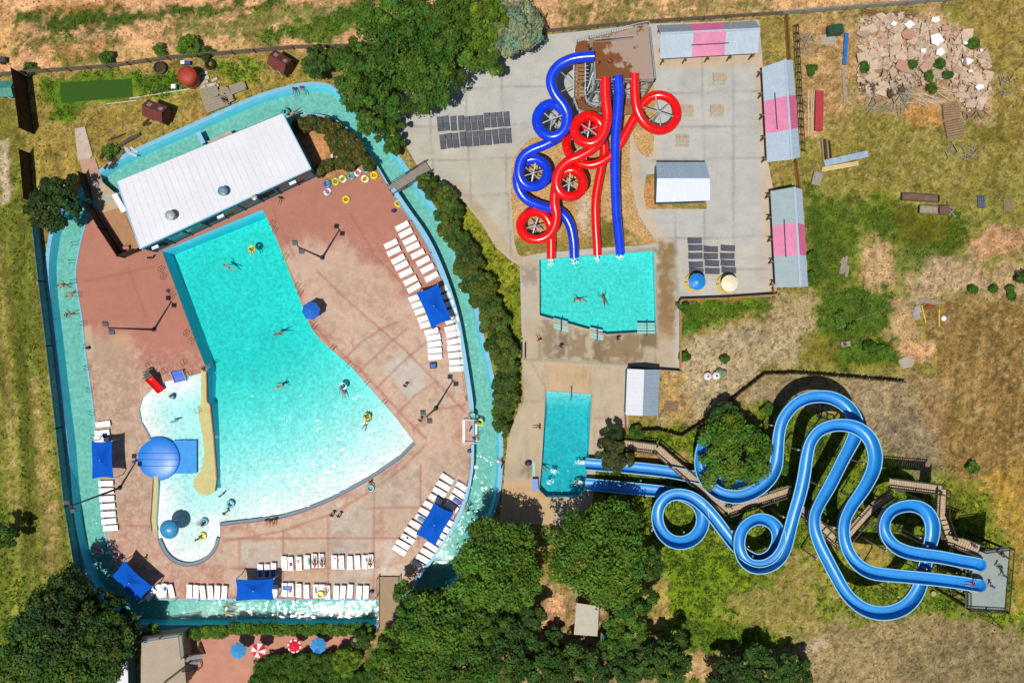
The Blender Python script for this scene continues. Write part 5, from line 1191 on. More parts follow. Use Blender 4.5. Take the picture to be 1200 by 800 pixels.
# angle: lounger's head end (+Y of the model) turned counter-clockwise from up the picture
row(lw, [(472, 265.5), (476, 273.5), (480.6, 282), (484.3, 289.7), (490, 298), (496.3, 306.2), (501.3, 315), (506.3, 324.6)], (-65, -63), 0, 'of the outer line above the right canopy', 'north end', GWL)
row(lw, [(458.8, 286.2), (462.2, 295), (467.2, 304.2), (471.2, 311.5), (476, 320), (481.6, 329), (485.6, 337.5)], (-65, -63), 0, 'of the inner line above the right canopy', 'north end', GWL)
row(lw, [(487.6, 349), (491, 356.5), (494.3, 364), (497.8, 373), (500.5, 380.3), (506, 388.4), (508.5, 395.4), (509.6, 403), (510, 410.5), (510.5, 418)], (-68, -86), 0, 'of the inner line beside the right canopy', 'north end', GWL)
row(lw, [(517, 340), (521, 348), (524.5, 357), (527.5, 366), (530, 375.2), (529.3, 384.6), (531.3, 391.4), (532.4, 400), (532.8, 407.6), (533.8, 415.8), (535, 424), (535.2, 431.8)], (-66, -88), 0, 'of the outer line beside the right canopy', 'north end', GWL)
row(lw, [(524, 560), (519.8, 568.2), (515.3, 575.6), (510.8, 583.6), (504.6, 591.6), (499, 599.4), (494.6, 607.2), (487.9, 614.2), (482.4, 622), (478.4, 630), (472.4, 636.8), (468.4, 643.6)], 58, 0, 'of the inner angled line, lower right deck', 'north end', GWL)
row(lw, [(542, 569.6), (538.5, 577.2), (534.4, 584.6), (529.4, 592.4), (526, 611), (522, 618.8), (518.4, 626.6), (514, 634), (505.6, 639.2), (501, 646.6), (496, 653.6), (491.4, 660.6)], 58, 0, 'of the outer angled line, lower right deck', 'north end', GWL)
row(lw, [(122.6, 496.4), (121.6, 506.6), (120.6, 513.8)], 95, 0, 'in the short row above the left canopy', 'top', GWL)
row(lw, [(126, 565.6), (126.7, 574.2), (127.2, 583.4), (128.2, 592.2), (128.8, 601.4), (129.6, 609.8), (131.4, 617.6)], 92, 0, 'in the row below the left canopy', 'top', GWL)
row(lw, [(178.4, 695, -38), (187.3, 691, 0), (193.8, 690, -6), (202, 691, 10)], 0, 0, 'in the short row by the tilted canopy', 'left', GWL)
row(lw, [(223.4, 691.2, -4), (231, 691.7, -2), (238.8, 692.3, 6), (247.8, 692.3, 3), (256, 692.2, -3), (264.2, 692.6, -6)], 0, 0, 'in the row left of the bottom canopy', 'left', GWL)
row(lw, [(306, 667.5), (314, 667.5), (321.4, 666)], -3, 0, 'in the three shaded by the bottom canopy', 'left', GWL)
row(lw, [(334, 658.3), (341.3, 659), (351.2, 658.6), (360.7, 657), (369.5, 655.6), (377.7, 655.6)], 1, 0, 'in the upper row, left half of the south deck', 'left', GWL)
row(lw, [(392.6, 657.2), (400.8, 657.2), (410.7, 658), (419.5, 657.2), (428, 657), (435, 656)], 1, 0, 'in the upper row, right half of the south deck', 'left', GWL)
row(lw, [(323, 691.6), (334.5, 689.4), (341.8, 689.4), (351, 690.2), (360, 691.2), (371, 691), (377.9, 691), (384.6, 692.2)], -2, 0, 'in the lower row right of the bottom canopy', 'left', GWL)
row(lw, [(394.7, 692.3), (402.5, 692.3), (411, 691), (421.4, 692.3), (429.4, 692.3)], -3, 0, 'in the lower row next to the south footbridge', 'left', GWL)
GD = 'dark grey loungers on the plaza'
def zpx(x, y, ox, oy, k): return (ox + x / k, oy + y / k)
top = [(174, 288), (250, 278), (344, 280), (440, 275), (523, 285), (605, 277), (688, 270), (769, 240), (852, 238), (935, 230), (1022, 225)]
low = [(208, 515), (290, 500), (372, 498), (463, 480), (540, 482), (626, 475), (708, 465), (790, 462), (877, 450), (960, 440), (1043, 437)]
row(ld, [zpx(x, y, 500, 120, 10.91) for x, y in top], 6, 0, 'in the upper row beside the big tree', 'left', GD, z=.06, kind='dark sling lounger')
row(ld, [zpx(x, y, 500, 120, 10.91) for x, y in low], 6, 0, 'in the lower row beside the big tree', 'left', GD, z=.06, kind='dark sling lounger')
for j, (txt, xs) in enumerate([('in the left stack above the two round tables', [(295, 112), (303, 187), (303, 270), (308, 362), (312, 428)]), ('in the middle stack above the two round tables', [(463, 200), (463, 275), (476, 348), (480, 428)]), ('in the right stack above the two round tables', [(640, 190), (635, 272), (640, 345), (650, 418)])]):
    row(ld, [zpx(x, y, 780, 270, 8.892) for x, y in xs], 90, 0, txt, 'top', GD, z=.06, kind='dark sling lounger')

# ------------------------------------------------------------------ swim rings
def make_ring(name, segs=1):
    t = thing(name, 'ring', 'swim ring'); mb = MB(); R0, r0 = .40, .155; n, m = 24, 10; vs = []; fs = []
    for i in range(n):
        a = 2 * math.pi * i / n
        for k in range(m):
            b = 2 * math.pi * k / m; vs.append(((R0 + r0 * math.cos(b)) * math.cos(a), (R0 + r0 * math.cos(b)) * math.sin(a), r0 * .85 + r0 * .85 * math.sin(b)))
    for i in range(n):
        for k in range(m): fs.append((i * m + k, ((i + 1) % n) * m + k, ((i + 1) % n) * m + (k + 1) % m, i * m + (k + 1) % m))
    mb.add(vs, fs)
    if segs > 1: mb.m = [1 if (i // m) % (n // segs * 2 // 1) < n // segs else 0 for i in range(len(fs))]
    mb.build('ring_tube', [m_ocg, M('white vinyl', (236, 236, 236), rough=.3, var=.03, k=1.2)], t, True)
    mb = MB(); mb.tube([(R0 + r0 * .3, 0, r0 * 1.72), (R0 + r0 * .3, 0, r0 * 1.95)], .03, 8); mb.build('valve', m_white, t)
    return t
rg = make_ring('swim_ring'); rg2 = make_ring('swim_ring_striped', 4)
YEL = lc(245, 222, 20); BLU = lc(28, 130, 205); TEA = lc(84, 175, 190); LIL = lc(150, 165, 205); PNK = lc(232, 150, 150); LIM = lc(200, 220, 30)
GR = 'swim rings piled by the flower bed'
for px, py, c_, st, lb, z, g in [
 (384, 215.5, BLU, 0, 'deep blue swim ring at the left end of the pile by the flower bed', DK, GR), (384.3, 225, LIL, 1, 'pale lilac striped swim ring below the deep blue one', DK, GR), (393.6, 213, LIM, 0, 'lime yellow swim ring right of the deep blue one', DK, GR),
 (402, 210, LIM, 1, 'lime and white swim ring in the pile by the flower bed', DK, GR), (412.2, 206.6, TEA, 0, 'blue grey swim ring in the middle of the pile', DK, GR), (419.5, 202.6, PNK, 1, 'pink and white swim ring in the pile by the flower bed', DK, GR),
 (428, 210, YEL, 1, 'yellow and white swim ring at the front of the pile', DK, GR), (429.4, 198.6, TEA, 0, 'teal swim ring at the back of the pile against the bushes', DK, GR), (438.6, 205.7, YEL, 0, 'plain yellow swim ring at the right end of the pile', DK, GR),
 (406, 234, YEL, 0, 'yellow swim ring lying alone on the red deck', DK, None), (467, 238.8, YEL, 0, 'yellow swim ring leaning by the footbridge and river wall', DK, None), (393, 184, PNK, 1, 'pink and white swim ring among the bushes behind the pool building', .14, None),
 (294.8, 291.5, YEL, 0, 'yellow swim ring floating in the deep end of the wave pool', -.22, None), (553, 487, TEA, 0, 'pale teal swim ring at the river entry steps', .14, None), (434.5, 571.5, TEA, 0, 'teal swim ring on the deck at the beach gutter', DK, None),
 (137, 649, PNK, 1, 'pink striped swim ring on the deck by the tilted canopy', DK, None), (116, 646.5, PNK, 1, 'pink ring floating in the river at the lower left bend', -.33, None), (376.5, 695, YEL, 0, 'yellow swim ring lying on a lounger in the lower row', .48, None),
 (562, 494.5, LIM, 0, 'lime ring floating in the river beside the entry steps', -.33, None), (270, 590, TEA, 0, 'teal ring floating near the pool island tip', -.22, None), (239, 611, TEA, 0, 'teal ring with a swimmer in the children pool', -.22, None), (237, 628, YEL, 0, 'yellow ring with a swimmer in the children pool', -.22, None),
 (402, 452, TEA, 1, 'white striped ring under the pair in the middle of the wave pool', -.22, None), (430, 488, LIM, 0, 'lime ring under the pair near the beach end', -.22, None), (333, 130.5, TEA, 0, 'teal ring floating in the north river behind the building', -.33, None)]:
    v = P(px, py); v.z = z; place(rg2 if st else rg, v, px * 1.7, lb, g, color=c_)

# ------------------------------------------------------------------ towels, bags, small things on the deck
def towel(px, py, rot, w, l, c_, lb, z=.47, base=DK):
    mb = MB(); n = 6; rs = random.Random(int(px * 7 + py)); vs = []; fs = []
    for i in range(n + 1):
        for j in range(n + 1):
            x = (i / n - .5) * w; y = (j / n - .5) * l; vs.append((x + rs.uniform(-.02, .02), y + rs.uniform(-.02, .02), .02 + rs.uniform(0, .03) - (.10 if i in (0, n) else 0)))
    for i in range(n):
        for j in range(n): a = i * (n + 1) + j; fs.append((a, a + n + 1, a + n + 2, a + 1))
    mb.add(vs, fs); o = mb.build('towel', m_oc, None, True); v = P(px, py); v.z = base + z - .06; o.location = v; o.rotation_euler = (0, 0, R(rot)); o.color = tuple(c_) + (1,)
    sd = o.modifiers.new('thick', 'SOLIDIFY'); sd.thickness = .02
    tag(o, lb, 'towel', 'towels left on loungers')
for a in [(513, 386.5, -80, .5, .55, lc(150, 60, 190), 'purple towel on a lounger just below the right canopy'), (508, 428, -84, .8, .9, lc(30, 90, 170), 'blue towel on the deck end of the inner lounger line'), (494.6, 607.2, 58, .6, 1.1, lc(70, 140, 190), 'pale blue towel on a lounger left of the lower right canopy'),
 (536.4, 586, 58, .62, 1.2, lc(30, 80, 200), 'bright blue towel on a lounger above the lower right canopy'), (338, 687, 85, .7, 1.2, lc(30, 110, 210), 'wide blue towel across two loungers in the lower row'), (341, 691, 20, .3, .35, lc(220, 30, 60), 'small red cloth on the wide blue towel'),
 (341.8, 659.8, 10, .38, .45, lc(210, 20, 40), 'red cloth on a lounger in the upper row'), (350.3, 656.2, 0, .35, .4, lc(235, 150, 160), 'pink cloth on a lounger in the upper row'), (363, 656, 5, .28, 1.0, lc(90, 190, 140), 'mint green towel hanging over a lounger in the upper row'),
 (393.4, 651.5, 0, .4, .4, lc(200, 30, 150), 'magenta cloth on a lounger in the upper row'), (397, 653, 5, .25, .7, lc(190, 20, 70), 'dark red towel between two loungers in the upper row'), (371, 689.5, 3, .25, .8, lc(40, 160, 165), 'teal strip of towel on a lounger in the lower row'),
 (351, 684.6, 0, .5, .3, lc(110, 200, 170), 'mint cloth on a lounger head in the lower row'), (306, 671, 0, .62, .9, lc(60, 110, 170), 'blue towel on the left shaded lounger'), (314, 671, 0, .62, .9, lc(90, 60, 140), 'purple towel on the middle shaded lounger'), (321.4, 670, 0, .62, .9, lc(50, 90, 150), 'dark blue towel on the right shaded lounger'),
 (195, 688, -6, .4, .5, lc(40, 110, 200), 'blue cloth on a lounger by the tilted canopy'), (125, 509.5, 95, .6, .6, lc(40, 45, 110), 'navy towel on a lounger above the left canopy'), (430, 653.5, 0, .22, .6, lc(225, 50, 90), 'pink red towel on a lounger at the right of the upper row'), (478, 629, 58, .3, .3, lc(90, 40, 60), 'dark red cloth on an angled lounger')]:
    towel(*a)
def bag(px, py, c_, lb, s=.5, z=DK):
    v = P(px, py); v.z = z; t = thing('beach_bag', lb, 'bag', v); mb = MB(); mb.lathe(v, [(0, 0), (s * .55, 0), (s * .62, s * .35), (s * .5, s * .75), (s * .2, s * .85), (0, s * .8)], 12); o = mb.build('bag_body', m_oc, t, True); o.color = tuple(c_) + (1,); o.scale = (1, .7, 1)
    for s2 in (-1, 1):
        mb = MB(); mb.tube([v + Vector((-s * .3, s2 * s * .16, s * .7)), v + Vector((-s * .15, s2 * s * .2, s * 1.05)), v + Vector((s * .15, s2 * s * .2, s * 1.05)), v + Vector((s * .3, s2 * s * .16, s * .7))], .02, 6); mb.build('handle', m_black, t)
for a in [(462, 247.3, lc(30, 40, 130), 'navy bag on the deck near the footbridge', .6), (104.5, 407.5, lc(25, 25, 70), 'dark navy bag on the left river edge', .5), (550.5, 528, lc(60, 110, 150), 'blue bag beside the river entry rail', .6), (619, 542, lc(20, 40, 110), 'dark blue tub beside the small pool', .8), (474.5, 684, lc(30, 60, 150), 'blue bag beside the south footbridge', .6), (436, 692, lc(30, 60, 150), 'blue bag between the last lounger and the south footbridge', .55), (156, 676, lc(110, 60, 150), 'purple bag under the tilted canopy', .5)]: bag(*a[:4], s=a[4])
# blue bench-like bins, red dump slide in the children pool
t = thing('pool_steps', 'blue stepped platform at the top of the children pool', 'steps', P(210, 441)); m_bl = M('bright blue plastic', (24, 96, 210), rough=.35, var=.06, k=1.3)
for i in range(3):
    mb = MB(); p = P(209 + i * 1.1, 436.5 + i * 4.2, 0); mb.box((p.x, p.y, .42 - i * .2), (1.65, .48, .10), .2); mb.build('tread', m_bl, t)
for s in (-1, 1):
    mb = MB(); a = P(209 + s * 7, 434.5 - s * 1.2); b = P(212 + s * 7, 446.5 - s * 1.2); mb.bar((a.x, a.y, .8), (b.x, b.y, .3), .07); mb.bar((a.x, a.y, .1), (a.x, a.y, .8), .07); mb.bar((b.x, b.y, -.4), (b.x, b.y, .3), .07); mb.build('handrail', m_steel, t)
t = thing('toddler_slide', 'short red slide dropping into the top of the children pool', 'slide', P(180, 447)); mb = MB()
c_ = [P(175, 442, 1.4), P(178, 445.5, 1.2), P(182, 449.5, .7), P(187, 455, .15), P(190, 458, -.05)]; prof = [(.5, .42), (.42, .1), (.2, 0), (-.2, 0), (-.42, .1), (-.5, .42), (-.56, .42), (-.46, .04), (-.22, -.06), (.22, -.06), (.46, .04), (.56, .42)]
mb.sweep([Vector(v) for v in smooth([tuple(v) for v in c_], False, 4)] if False else c_, prof); mb.build('chute', M('bright red plastic', (235, 24, 24), rough=.3, var=.05, k=1.3), t, True)
mb = MB(); g = P(173, 439.5, 1.35); mb.box((g.x, g.y, 1.35), (.9, .9, .08), .7); mb.build('platform', m_dsteel, t)
for i in range(4):
    mb = MB(); a = i * math.pi / 2 + .7; p = g + Vector((math.cos(a) * .55, math.sin(a) * .55, 0)); mb.tube([(p.x, p.y, .1), (p.x, p.y, 2.1)], .04, 6); mb.build('post', m_dsteel, t)
mb = MB(); mb.bar(g + Vector((-.4, .9, -1.2)), g + Vector((-.3, .45, 0)), .05); mb.bar(g + Vector((.1, 1.1, -1.2)), g + Vector((.2, .6, 0)), .05)
for i in range(4): mb.bar(g + Vector((-.38 + i * .03, .85 - i * .12, -1.0 + i * .28)), g + Vector((.12 + i * .03, 1.05 - i * .12, -1.0 + i * .28)), .04)
mb.build('ladder', m_dsteel, t)
t = thing('blue_bin', 'upright blue plastic bin beside the small pool', 'bin', P(627, 567)); mb = MB(); b = P(627, 567); mb.prism([(b.x - .35, b.y - .8), (b.x + .35, b.y - .8), (b.x + .4, b.y + .7), (b.x - .25, b.y + .8)], .05, .7); mb.build('body', m_bl, t); mb = MB(); mb.box((b.x, b.y, .74), (.8, 1.65, .07), .04); mb.build('lid', M('lighter blue plastic', (60, 130, 225), rough=.35), t)
t = thing('spray_post', 'small dark spray post standing in the children pool, lower one', 'fountain', P(206, 493)); mb = MB(); g = P(206, 493); mb.bar(g + Vector((-.55, -.1, .45)), g + Vector((.45, .1, .45)), .16); mb.build('nozzle_bar', m_dsteel, t); mb = MB(); mb.tube([g + Vector((0, 0, -.6)), g + Vector((0, 0, .45))], .07, 8); mb.build('post', m_dsteel, t)
t = thing('spray_post', 'squat teal spray post standing in the children pool near the red slide', 'fountain', P(202, 464)); mb = MB(); g = P(202, 464); mb.lathe(g + Vector((0, 0, -.5)), [(0, .9), (.3, .85), (.32, .4), (.5, 0)], 12); mb.build('body', M('teal fibreglass', (46, 128, 140), rough=.4), t); mb = MB(); mb.bar(g + Vector((-.4, 0, .3)), g + Vector((.3, .1, .5)), .12); mb.build('nozzle_bar', m_dsteel, t)

# handrails and ladders along the pools
def handrail_proto():
    t = thing('handrail', 'handrail', 'handrail'); 
    for s in (-.3, .3):
        mb = MB(); mb.tube([(s, -.55, 0), (s, -.5, .75), (s, -.3, .88), (s, .25, .85), (s, .5, .6), (s, .55, -.3)], .035, 6); mb.build('rail_tube', m_black, t, True)
    return t
hr = handrail_proto(); HRP = [(94.5, 262, 'left river bank, topmost', 110), (88, 286, 'left river bank, below the round tree', 100), (85, 307, 'left river bank, beside the smooth red deck top', 95), (87, 330, 'left river bank, level with the wave pool top', 92), (93, 345.5, 'left river bank, above the lamp pole level', 85), (99, 379, 'left river bank, above the navy bag', 82), (102, 406, 'left river bank, at the navy bag', 80), (103.5, 431, 'left river bank, level with the red slide', 80), (106, 457, 'left river bank, below the red slide level', 80), (109, 483.5, 'left river bank, above the short lounger row', 82), (111, 511, 'left river bank, at the left canopy top', 82),
 (190, 315.5, 'west wall of wave pool, uppermost', -25), (193, 324, 'west wall of wave pool, second from the top', -25), (203, 347, 'west wall of wave pool, by the floodlight shadow', -25), (219.5, 390, 'west wall of wave pool, lower pair', -20), (225, 399, 'west wall of wave pool, lowest', -20), (320, 262, 'east edge of wave pool, uppermost', 155), (323, 269.5, 'east edge of wave pool, second from the top', 155), (335.5, 301, 'east edge of wave pool, above the umbrella', 155), (349.5, 335, 'east edge of wave pool, by the umbrella', 155), (352.5, 343, 'east edge of wave pool, just above the umbrella', 155), (369.5, 382, 'east edge of wave pool, just below the umbrella', 140), (391, 407, 'east edge of wave pool, upper slab edge', 135), (410, 428, 'east edge of wave pool, middle slab edge', 132), (429.5, 448.5, 'east edge of wave pool, lower slab edge', 132), (450, 471.5, 'east edge of wave pool, near the beach corner', 132), (176, 428, 'deck north of the children pool, left', 30), (193.5, 434, 'deck north of the children pool, middle', 30), (216, 424, 'deck north of the children pool, upper right', 30), (222, 438, 'deck north of the children pool, lower right', 30), (233, 480, 'cream pool island, top', 40)]
for px, py, tx, an in HRP:
    v = P(px, py); v.z = DK; place(hr, v, R(an), f'small black handrail on the {tx}', 'black handrails along the pools', scale=.72)

# rope posts on the river walls
def river_posts(label, pts, z, h=.95, gap=5.0):
    t = thing('river_railing', label, 'railing', P(*pts[0])); c = even([P(x, y, 0) for x, y in smooth(pts, False, 4)], gap); 
    for a in c:
        mb = MB(); mb.tube([Vector((a.x, a.y, z)), Vector((a.x, a.y, z + h))], .045, 6); mb.build('post', m_black, t)
    mb = MB(); mb.tube([Vector((a.x, a.y, z + h - .08)) for a in even([P(x, y, 0) for x, y in smooth(pts, False, 4)], 1.0)], .02, 5); mb.build('rope', m_black, t)
river_posts('thin black post and rope railing on the long pale blue wall', [(457.5, 224), (474.5, 248), (493, 275), (508, 303), (522, 340), (533, 379), (541, 430), (546.5, 468)], DK)
river_posts('thin black post and rope railing behind the angled loungers', [(551, 522), (550, 550), (543.5, 582), (530.5, 610), (515.5, 636)], DK)
river_posts('thin black post railing along the south river bank', [(180, 701), (240, 701), (310, 701), (440, 701)], DK, gap=3.2)
river_posts('thin dark railing along the east bank of the river by the small pool terrace', [(592, 518), (590, 545), (588, 575), (580, 600)], .05, gap=1.8)
# river entry steps
t = thing('river_entry', 'white railed entry steps into the river on the right of the deck', 'steps', P(551, 501))
for i in range(4):
    mb = MB(); p = P(548 + i * 3.2, 505); mb.box((p.x, p.y, .04 - i * .17), (.36, 2.9, .08)); mb.build('tread', m_white, t)
for yy in (491.5, 518.5):
    mb = MB(); a = P(543.5, yy); b = P(559, yy); mb.tube([(a.x, a.y, .1), (a.x, a.y, 1.0), (b.x, b.y, .7), (b.x, b.y, -.4)], .05, 6); mb.build('handrail', m_white, t)
for xx in (545, 549, 553):
    mb = MB(); a = P(xx, 492); b = P(xx, 518); mb.tube([(a.x, a.y, .16), (b.x, b.y, .16)], .03, 6); mb.build('grab_bar', m_steel, t)
mb = MB(); a = P(543.6, 491.5); b = P(543.6, 518.5); mb.bar((a.x, a.y, .16), (b.x, b.y, .16), .3, .1); mb.build('sill', m_white, t)
# steps of the right hand pools
m_tile = M('pale teal step tile', (150, 214, 208), rough=.5, var=.06)
for px, py, w, dx, lb in [(657, 380.5, 2.0, .25, 'pale striped entry steps of the splash pool, left set'), (699, 391, 1.8, .22, 'pale striped entry steps of the splash pool, middle set'), (757, 384.5, 2.4, 0.0, 'pale striped entry steps of the splash pool, right set')]:
    t = thing('entry_steps', lb, 'steps', P(px, py), 0, 'entry steps of the splash pool'); c_ = P(px, py)
    for i in range(4):
        mb = MB(); mb.box((c_.x - dx * .25 * (i - 1.5) * .4, c_.y + (i - 1.5) * .38, .075 - i * .002 if i < 2 else -.02 - .05 * (i - 1)), (w, .28, .06), -dx); mb.build('tread', m_tile, t)
    mb = MB(); mb.tube([c_ + Vector((0, -.95, 0)), c_ + Vector((0, -.95, .85)), c_ + Vector((0, .7, .75)), c_ + Vector((0, .75, -.5))], .05, 6); mb.build('handrail', m_dsteel, t)
t = thing('entry_steps', 'pale shallow entry steps on the west side of the small pool', 'steps', P(628, 549))
for i in range(3):
    mb = MB(); p = P(625.5 + i * 3, 549); mb.box((p.x, p.y, .07 - i * .09), (.34, 2.0, .06)); mb.build('tread', m_tile, t)
t = thing('pool_rail', 'single black handrail at the north end of the small pool', 'handrail', P(669, 460)); p = P(669, 462); mb = MB(); mb.tube([p + Vector((0, 1.0, 0)), p + Vector((0, 1.0, .85)), p + Vector((0, -.6, .6)), p + Vector((0, -.7, -.6))], .05, 6); mb.build('rail_tube', m_dsteel, t)

# ------------------------------------------------------------------ furniture on the plaza
m_ptw = M('bleached table boards', (196, 180, 156), rough=.85, var=.15, scale=3)
def picnic(px, py, rz, lb):
    c_ = P(px, py); c_.z = .06; t = thing('picnic_table', lb, 'picnic table', c_, 0, 'wooden picnic tables on the plaza'); rot = Matrix.Rotation(rz, 3, 'Z')
    mb = MB()
    for i in range(5): v = rot @ Vector((0, (i - 2) * .155, .74)); mb.box(c_ + v, (1.8, .14, .04), rz)
    mb.build('tabletop', m_ptw, t)
    for s in (-1, 1):
        mb = MB()
        for i in range(2): v = rot @ Vector((0, s * (.58 + i * .15), .45)); mb.box(c_ + v, (1.8, .14, .04), rz)
        mb.build('bench_seat', m_ptw, t)
        mb = MB(); x = s * .62
        for s2 in (-1, 1): mb.bar(c_ + rot @ Vector((x, s2 * .75, 0)), c_ + rot @ Vector((x, s2 * .25, .72)), .08)
        mb.bar(c_ + rot @ Vector((x, -.75, .40)), c_ + rot @ Vector((x, .75, .40)), .08); mb.build('leg_frame', m_ptw, t)
picnic(842, 93.5, 0, 'tan picnic table in the upper right of the plaza, nearest the shelter'); picnic(839, 130.5, 0, 'tan picnic table in the middle of the plaza, right one'); picnic(803.5, 131, 0, 'tan picnic table next to the wide red slide loop'); picnic(798.5, 166, 0, 'tan picnic table nearest the small gabled shed')
def round_table(px, py, m, ym, lb):
    c_ = P(px, py, 2.3); b = Vector((c_.x, c_.y, .06)); b = P(px - 6, py - 2); b.z = .06; c_ = Vector((b.x, b.y, 2.3)); c_ = P(px, py, 2.3); b = Vector((c_.x, c_.y, .06)); t = thing('umbrella_table', lb, 'picnic table', b)
    mb = MB(); n = 20; mb.lathe((b.x, b.y, 2.3), [(1.12, 0), (1.1, .05), (.75, .22), (.35, .38), (0, .46)], n); mb.build('canopy', m, t)
    mb = MB(); mb.tube([b, b + Vector((0, 0, 2.75))], .06, 8); mb.build('pole', m_steel, t)
    mb = MB(); mb.lathe(b, [(0, .70), (.62, .70), (.62, .75), (0, .75)], 20); mb.build('tabletop', ym, t)
    for k in range(4):
        mb = MB(); vs = []; a0 = k * math.pi / 2 + .6
        for i in range(8):
            a = a0 + (i / 7 - .5) * 1.25
            for rr_, zz in ((.88, .42), (1.3, .42), (1.3, .48), (.88, .48)): vs.append(b + Vector((rr_ * math.cos(a), rr_ * math.sin(a), zz)))
        fs = [(i * 4 + j, i * 4 + (j + 1) % 4, i * 4 + 4 + (j + 1) % 4, i * 4 + 4 + j) for i in range(7) for j in range(4)] + [(0, 1, 2, 3), (28, 31, 30, 29)]
        mb.add(vs, fs); mb.build('seat', ym, t); mb = MB(); mb.bar(b + Vector((0, 0, .4)), b + Vector((1.0 * math.cos(a0), 1.0 * math.sin(a0), .42)), .06); mb.build('seat_arm', m_steel, t)
m_yel = M('yellow plastic', (232, 190, 50), rough=.5, var=.06)
m_blw = M('bright blue umbrella top', (36, 140, 225), rough=.35, var=.08, k=1.35)
round_table(817, 330, m_blw, m_yel, 'round yellow seated table under a bright blue conical umbrella'); round_table(855, 332, M('cream umbrella top', (236, 226, 196), rough=.6, var=.04, k=1.25), m_yel, 'round yellow seated table under a cream conical umbrella')
t = thing('bike_rack', 'small black looped rack at the west edge of the terrace', 'rack', P(612.5, 410)); mb = MB(); a = P(612.5, 402); b = P(612.5, 420)
mb.tube([a + Vector((-.2, 0, .06)), a + Vector((-.2, 0, .8)), b + Vector((-.2, 0, .8)), b + Vector((-.2, 0, .06))], .06, 6); mb.build('hoop', m_black, t); mb = MB(); mb.tube([a + Vector((.3, 0, .06)), a + Vector((.3, 0, .8)), b + Vector((.3, 0, .8)), b + Vector((.3, 0, .06))], .06, 6); mb.build('hoop', m_black, t)
def tank(px, py, lb):
    b = P(px, py); t = thing('water_tank', lb, 'tank', b); mb = MB(); mb.lathe(b, [(0, 0), (.5, 0), (.54, .1), (.54, .75), (.5, .85), (.2, .95), (0, .95)], 18); mb.build('body', M('off white plastic tank', (228, 226, 220), rough=.5, var=.04, k=1.25), t, True)
    mb = MB(); mb.lathe(b + Vector((0, 0, .95)), [(0, .08), (.14, .08), (.14, 0)], 12); mb.build('lid', m_dsteel, t)
tank(828, 440.5, 'off white round tank on the dry bank, left of the pair'); tank(838, 440, 'off white round tank on the dry bank, right of the pair')
def pallet(px, py, w, l, rz, lb, m, cat='pallet', name='wooden_pallet', lay=1, group=None):
    b = P(px, py); t = thing(name, lb, cat, b, 0, group); rot = Matrix.Rotation(rz, 3, 'Z')
    for k in range(lay):
        z = .02 + k * .16
        mb = MB()
        for i in range(7): mb.box(b + rot @ Vector((0, (i / 6 - .5) * (l - .1), z + .13)), (w, l / 8.5, .025), rz)
        mb.build('top_boards', m, t); mb = MB()
        for i in range(3): mb.box(b + rot @ Vector(((i - 1) * (w / 2 - .06), 0, z + .06)), (.09, l, .1), rz)
        mb.build('bearers', m, t)
pallet(787, 476, 1.8, 1.3, -.12, 'pale wooden pallet on dry grass right of the white shed', m_wood)
# ------------------------------------------------------------------ people
def skin_mesh(name, V, Ed, Rr, root=0, sub=1):
    me = bpy.data.meshes.new(name); me.from_pydata([Vector(v) for v in V], Ed, []); o = bpy.data.objects.new(name, me); COL.objects.link(o)
    o.modifiers.new('s', 'SKIN'); sv = me.skin_vertices[0].data if me.skin_vertices else None
    if sv is None:
        bpy.context.view_layer.objects.active = o; o.select_set(True)
        bpy.ops.mesh.customdata_skin_add(); sv = me.skin_vertices[0].data
    for i, r in enumerate(Rr): sv[i].radius = (r, r)
    sv[root].use_root = True
    m = o.modifiers.new('d', 'SUBSURF'); m.levels = sub
    dg = bpy.context.evaluated_depsgraph_get(); out = bpy.data.meshes.new_from_object(o.evaluated_get(dg)); bpy.data.objects.remove(o); bpy.data.meshes.remove(me)
    out.name = name; out.polygons.foreach_set('use_smooth', [True] * len(out.polygons)); out.materials.clear(); return out

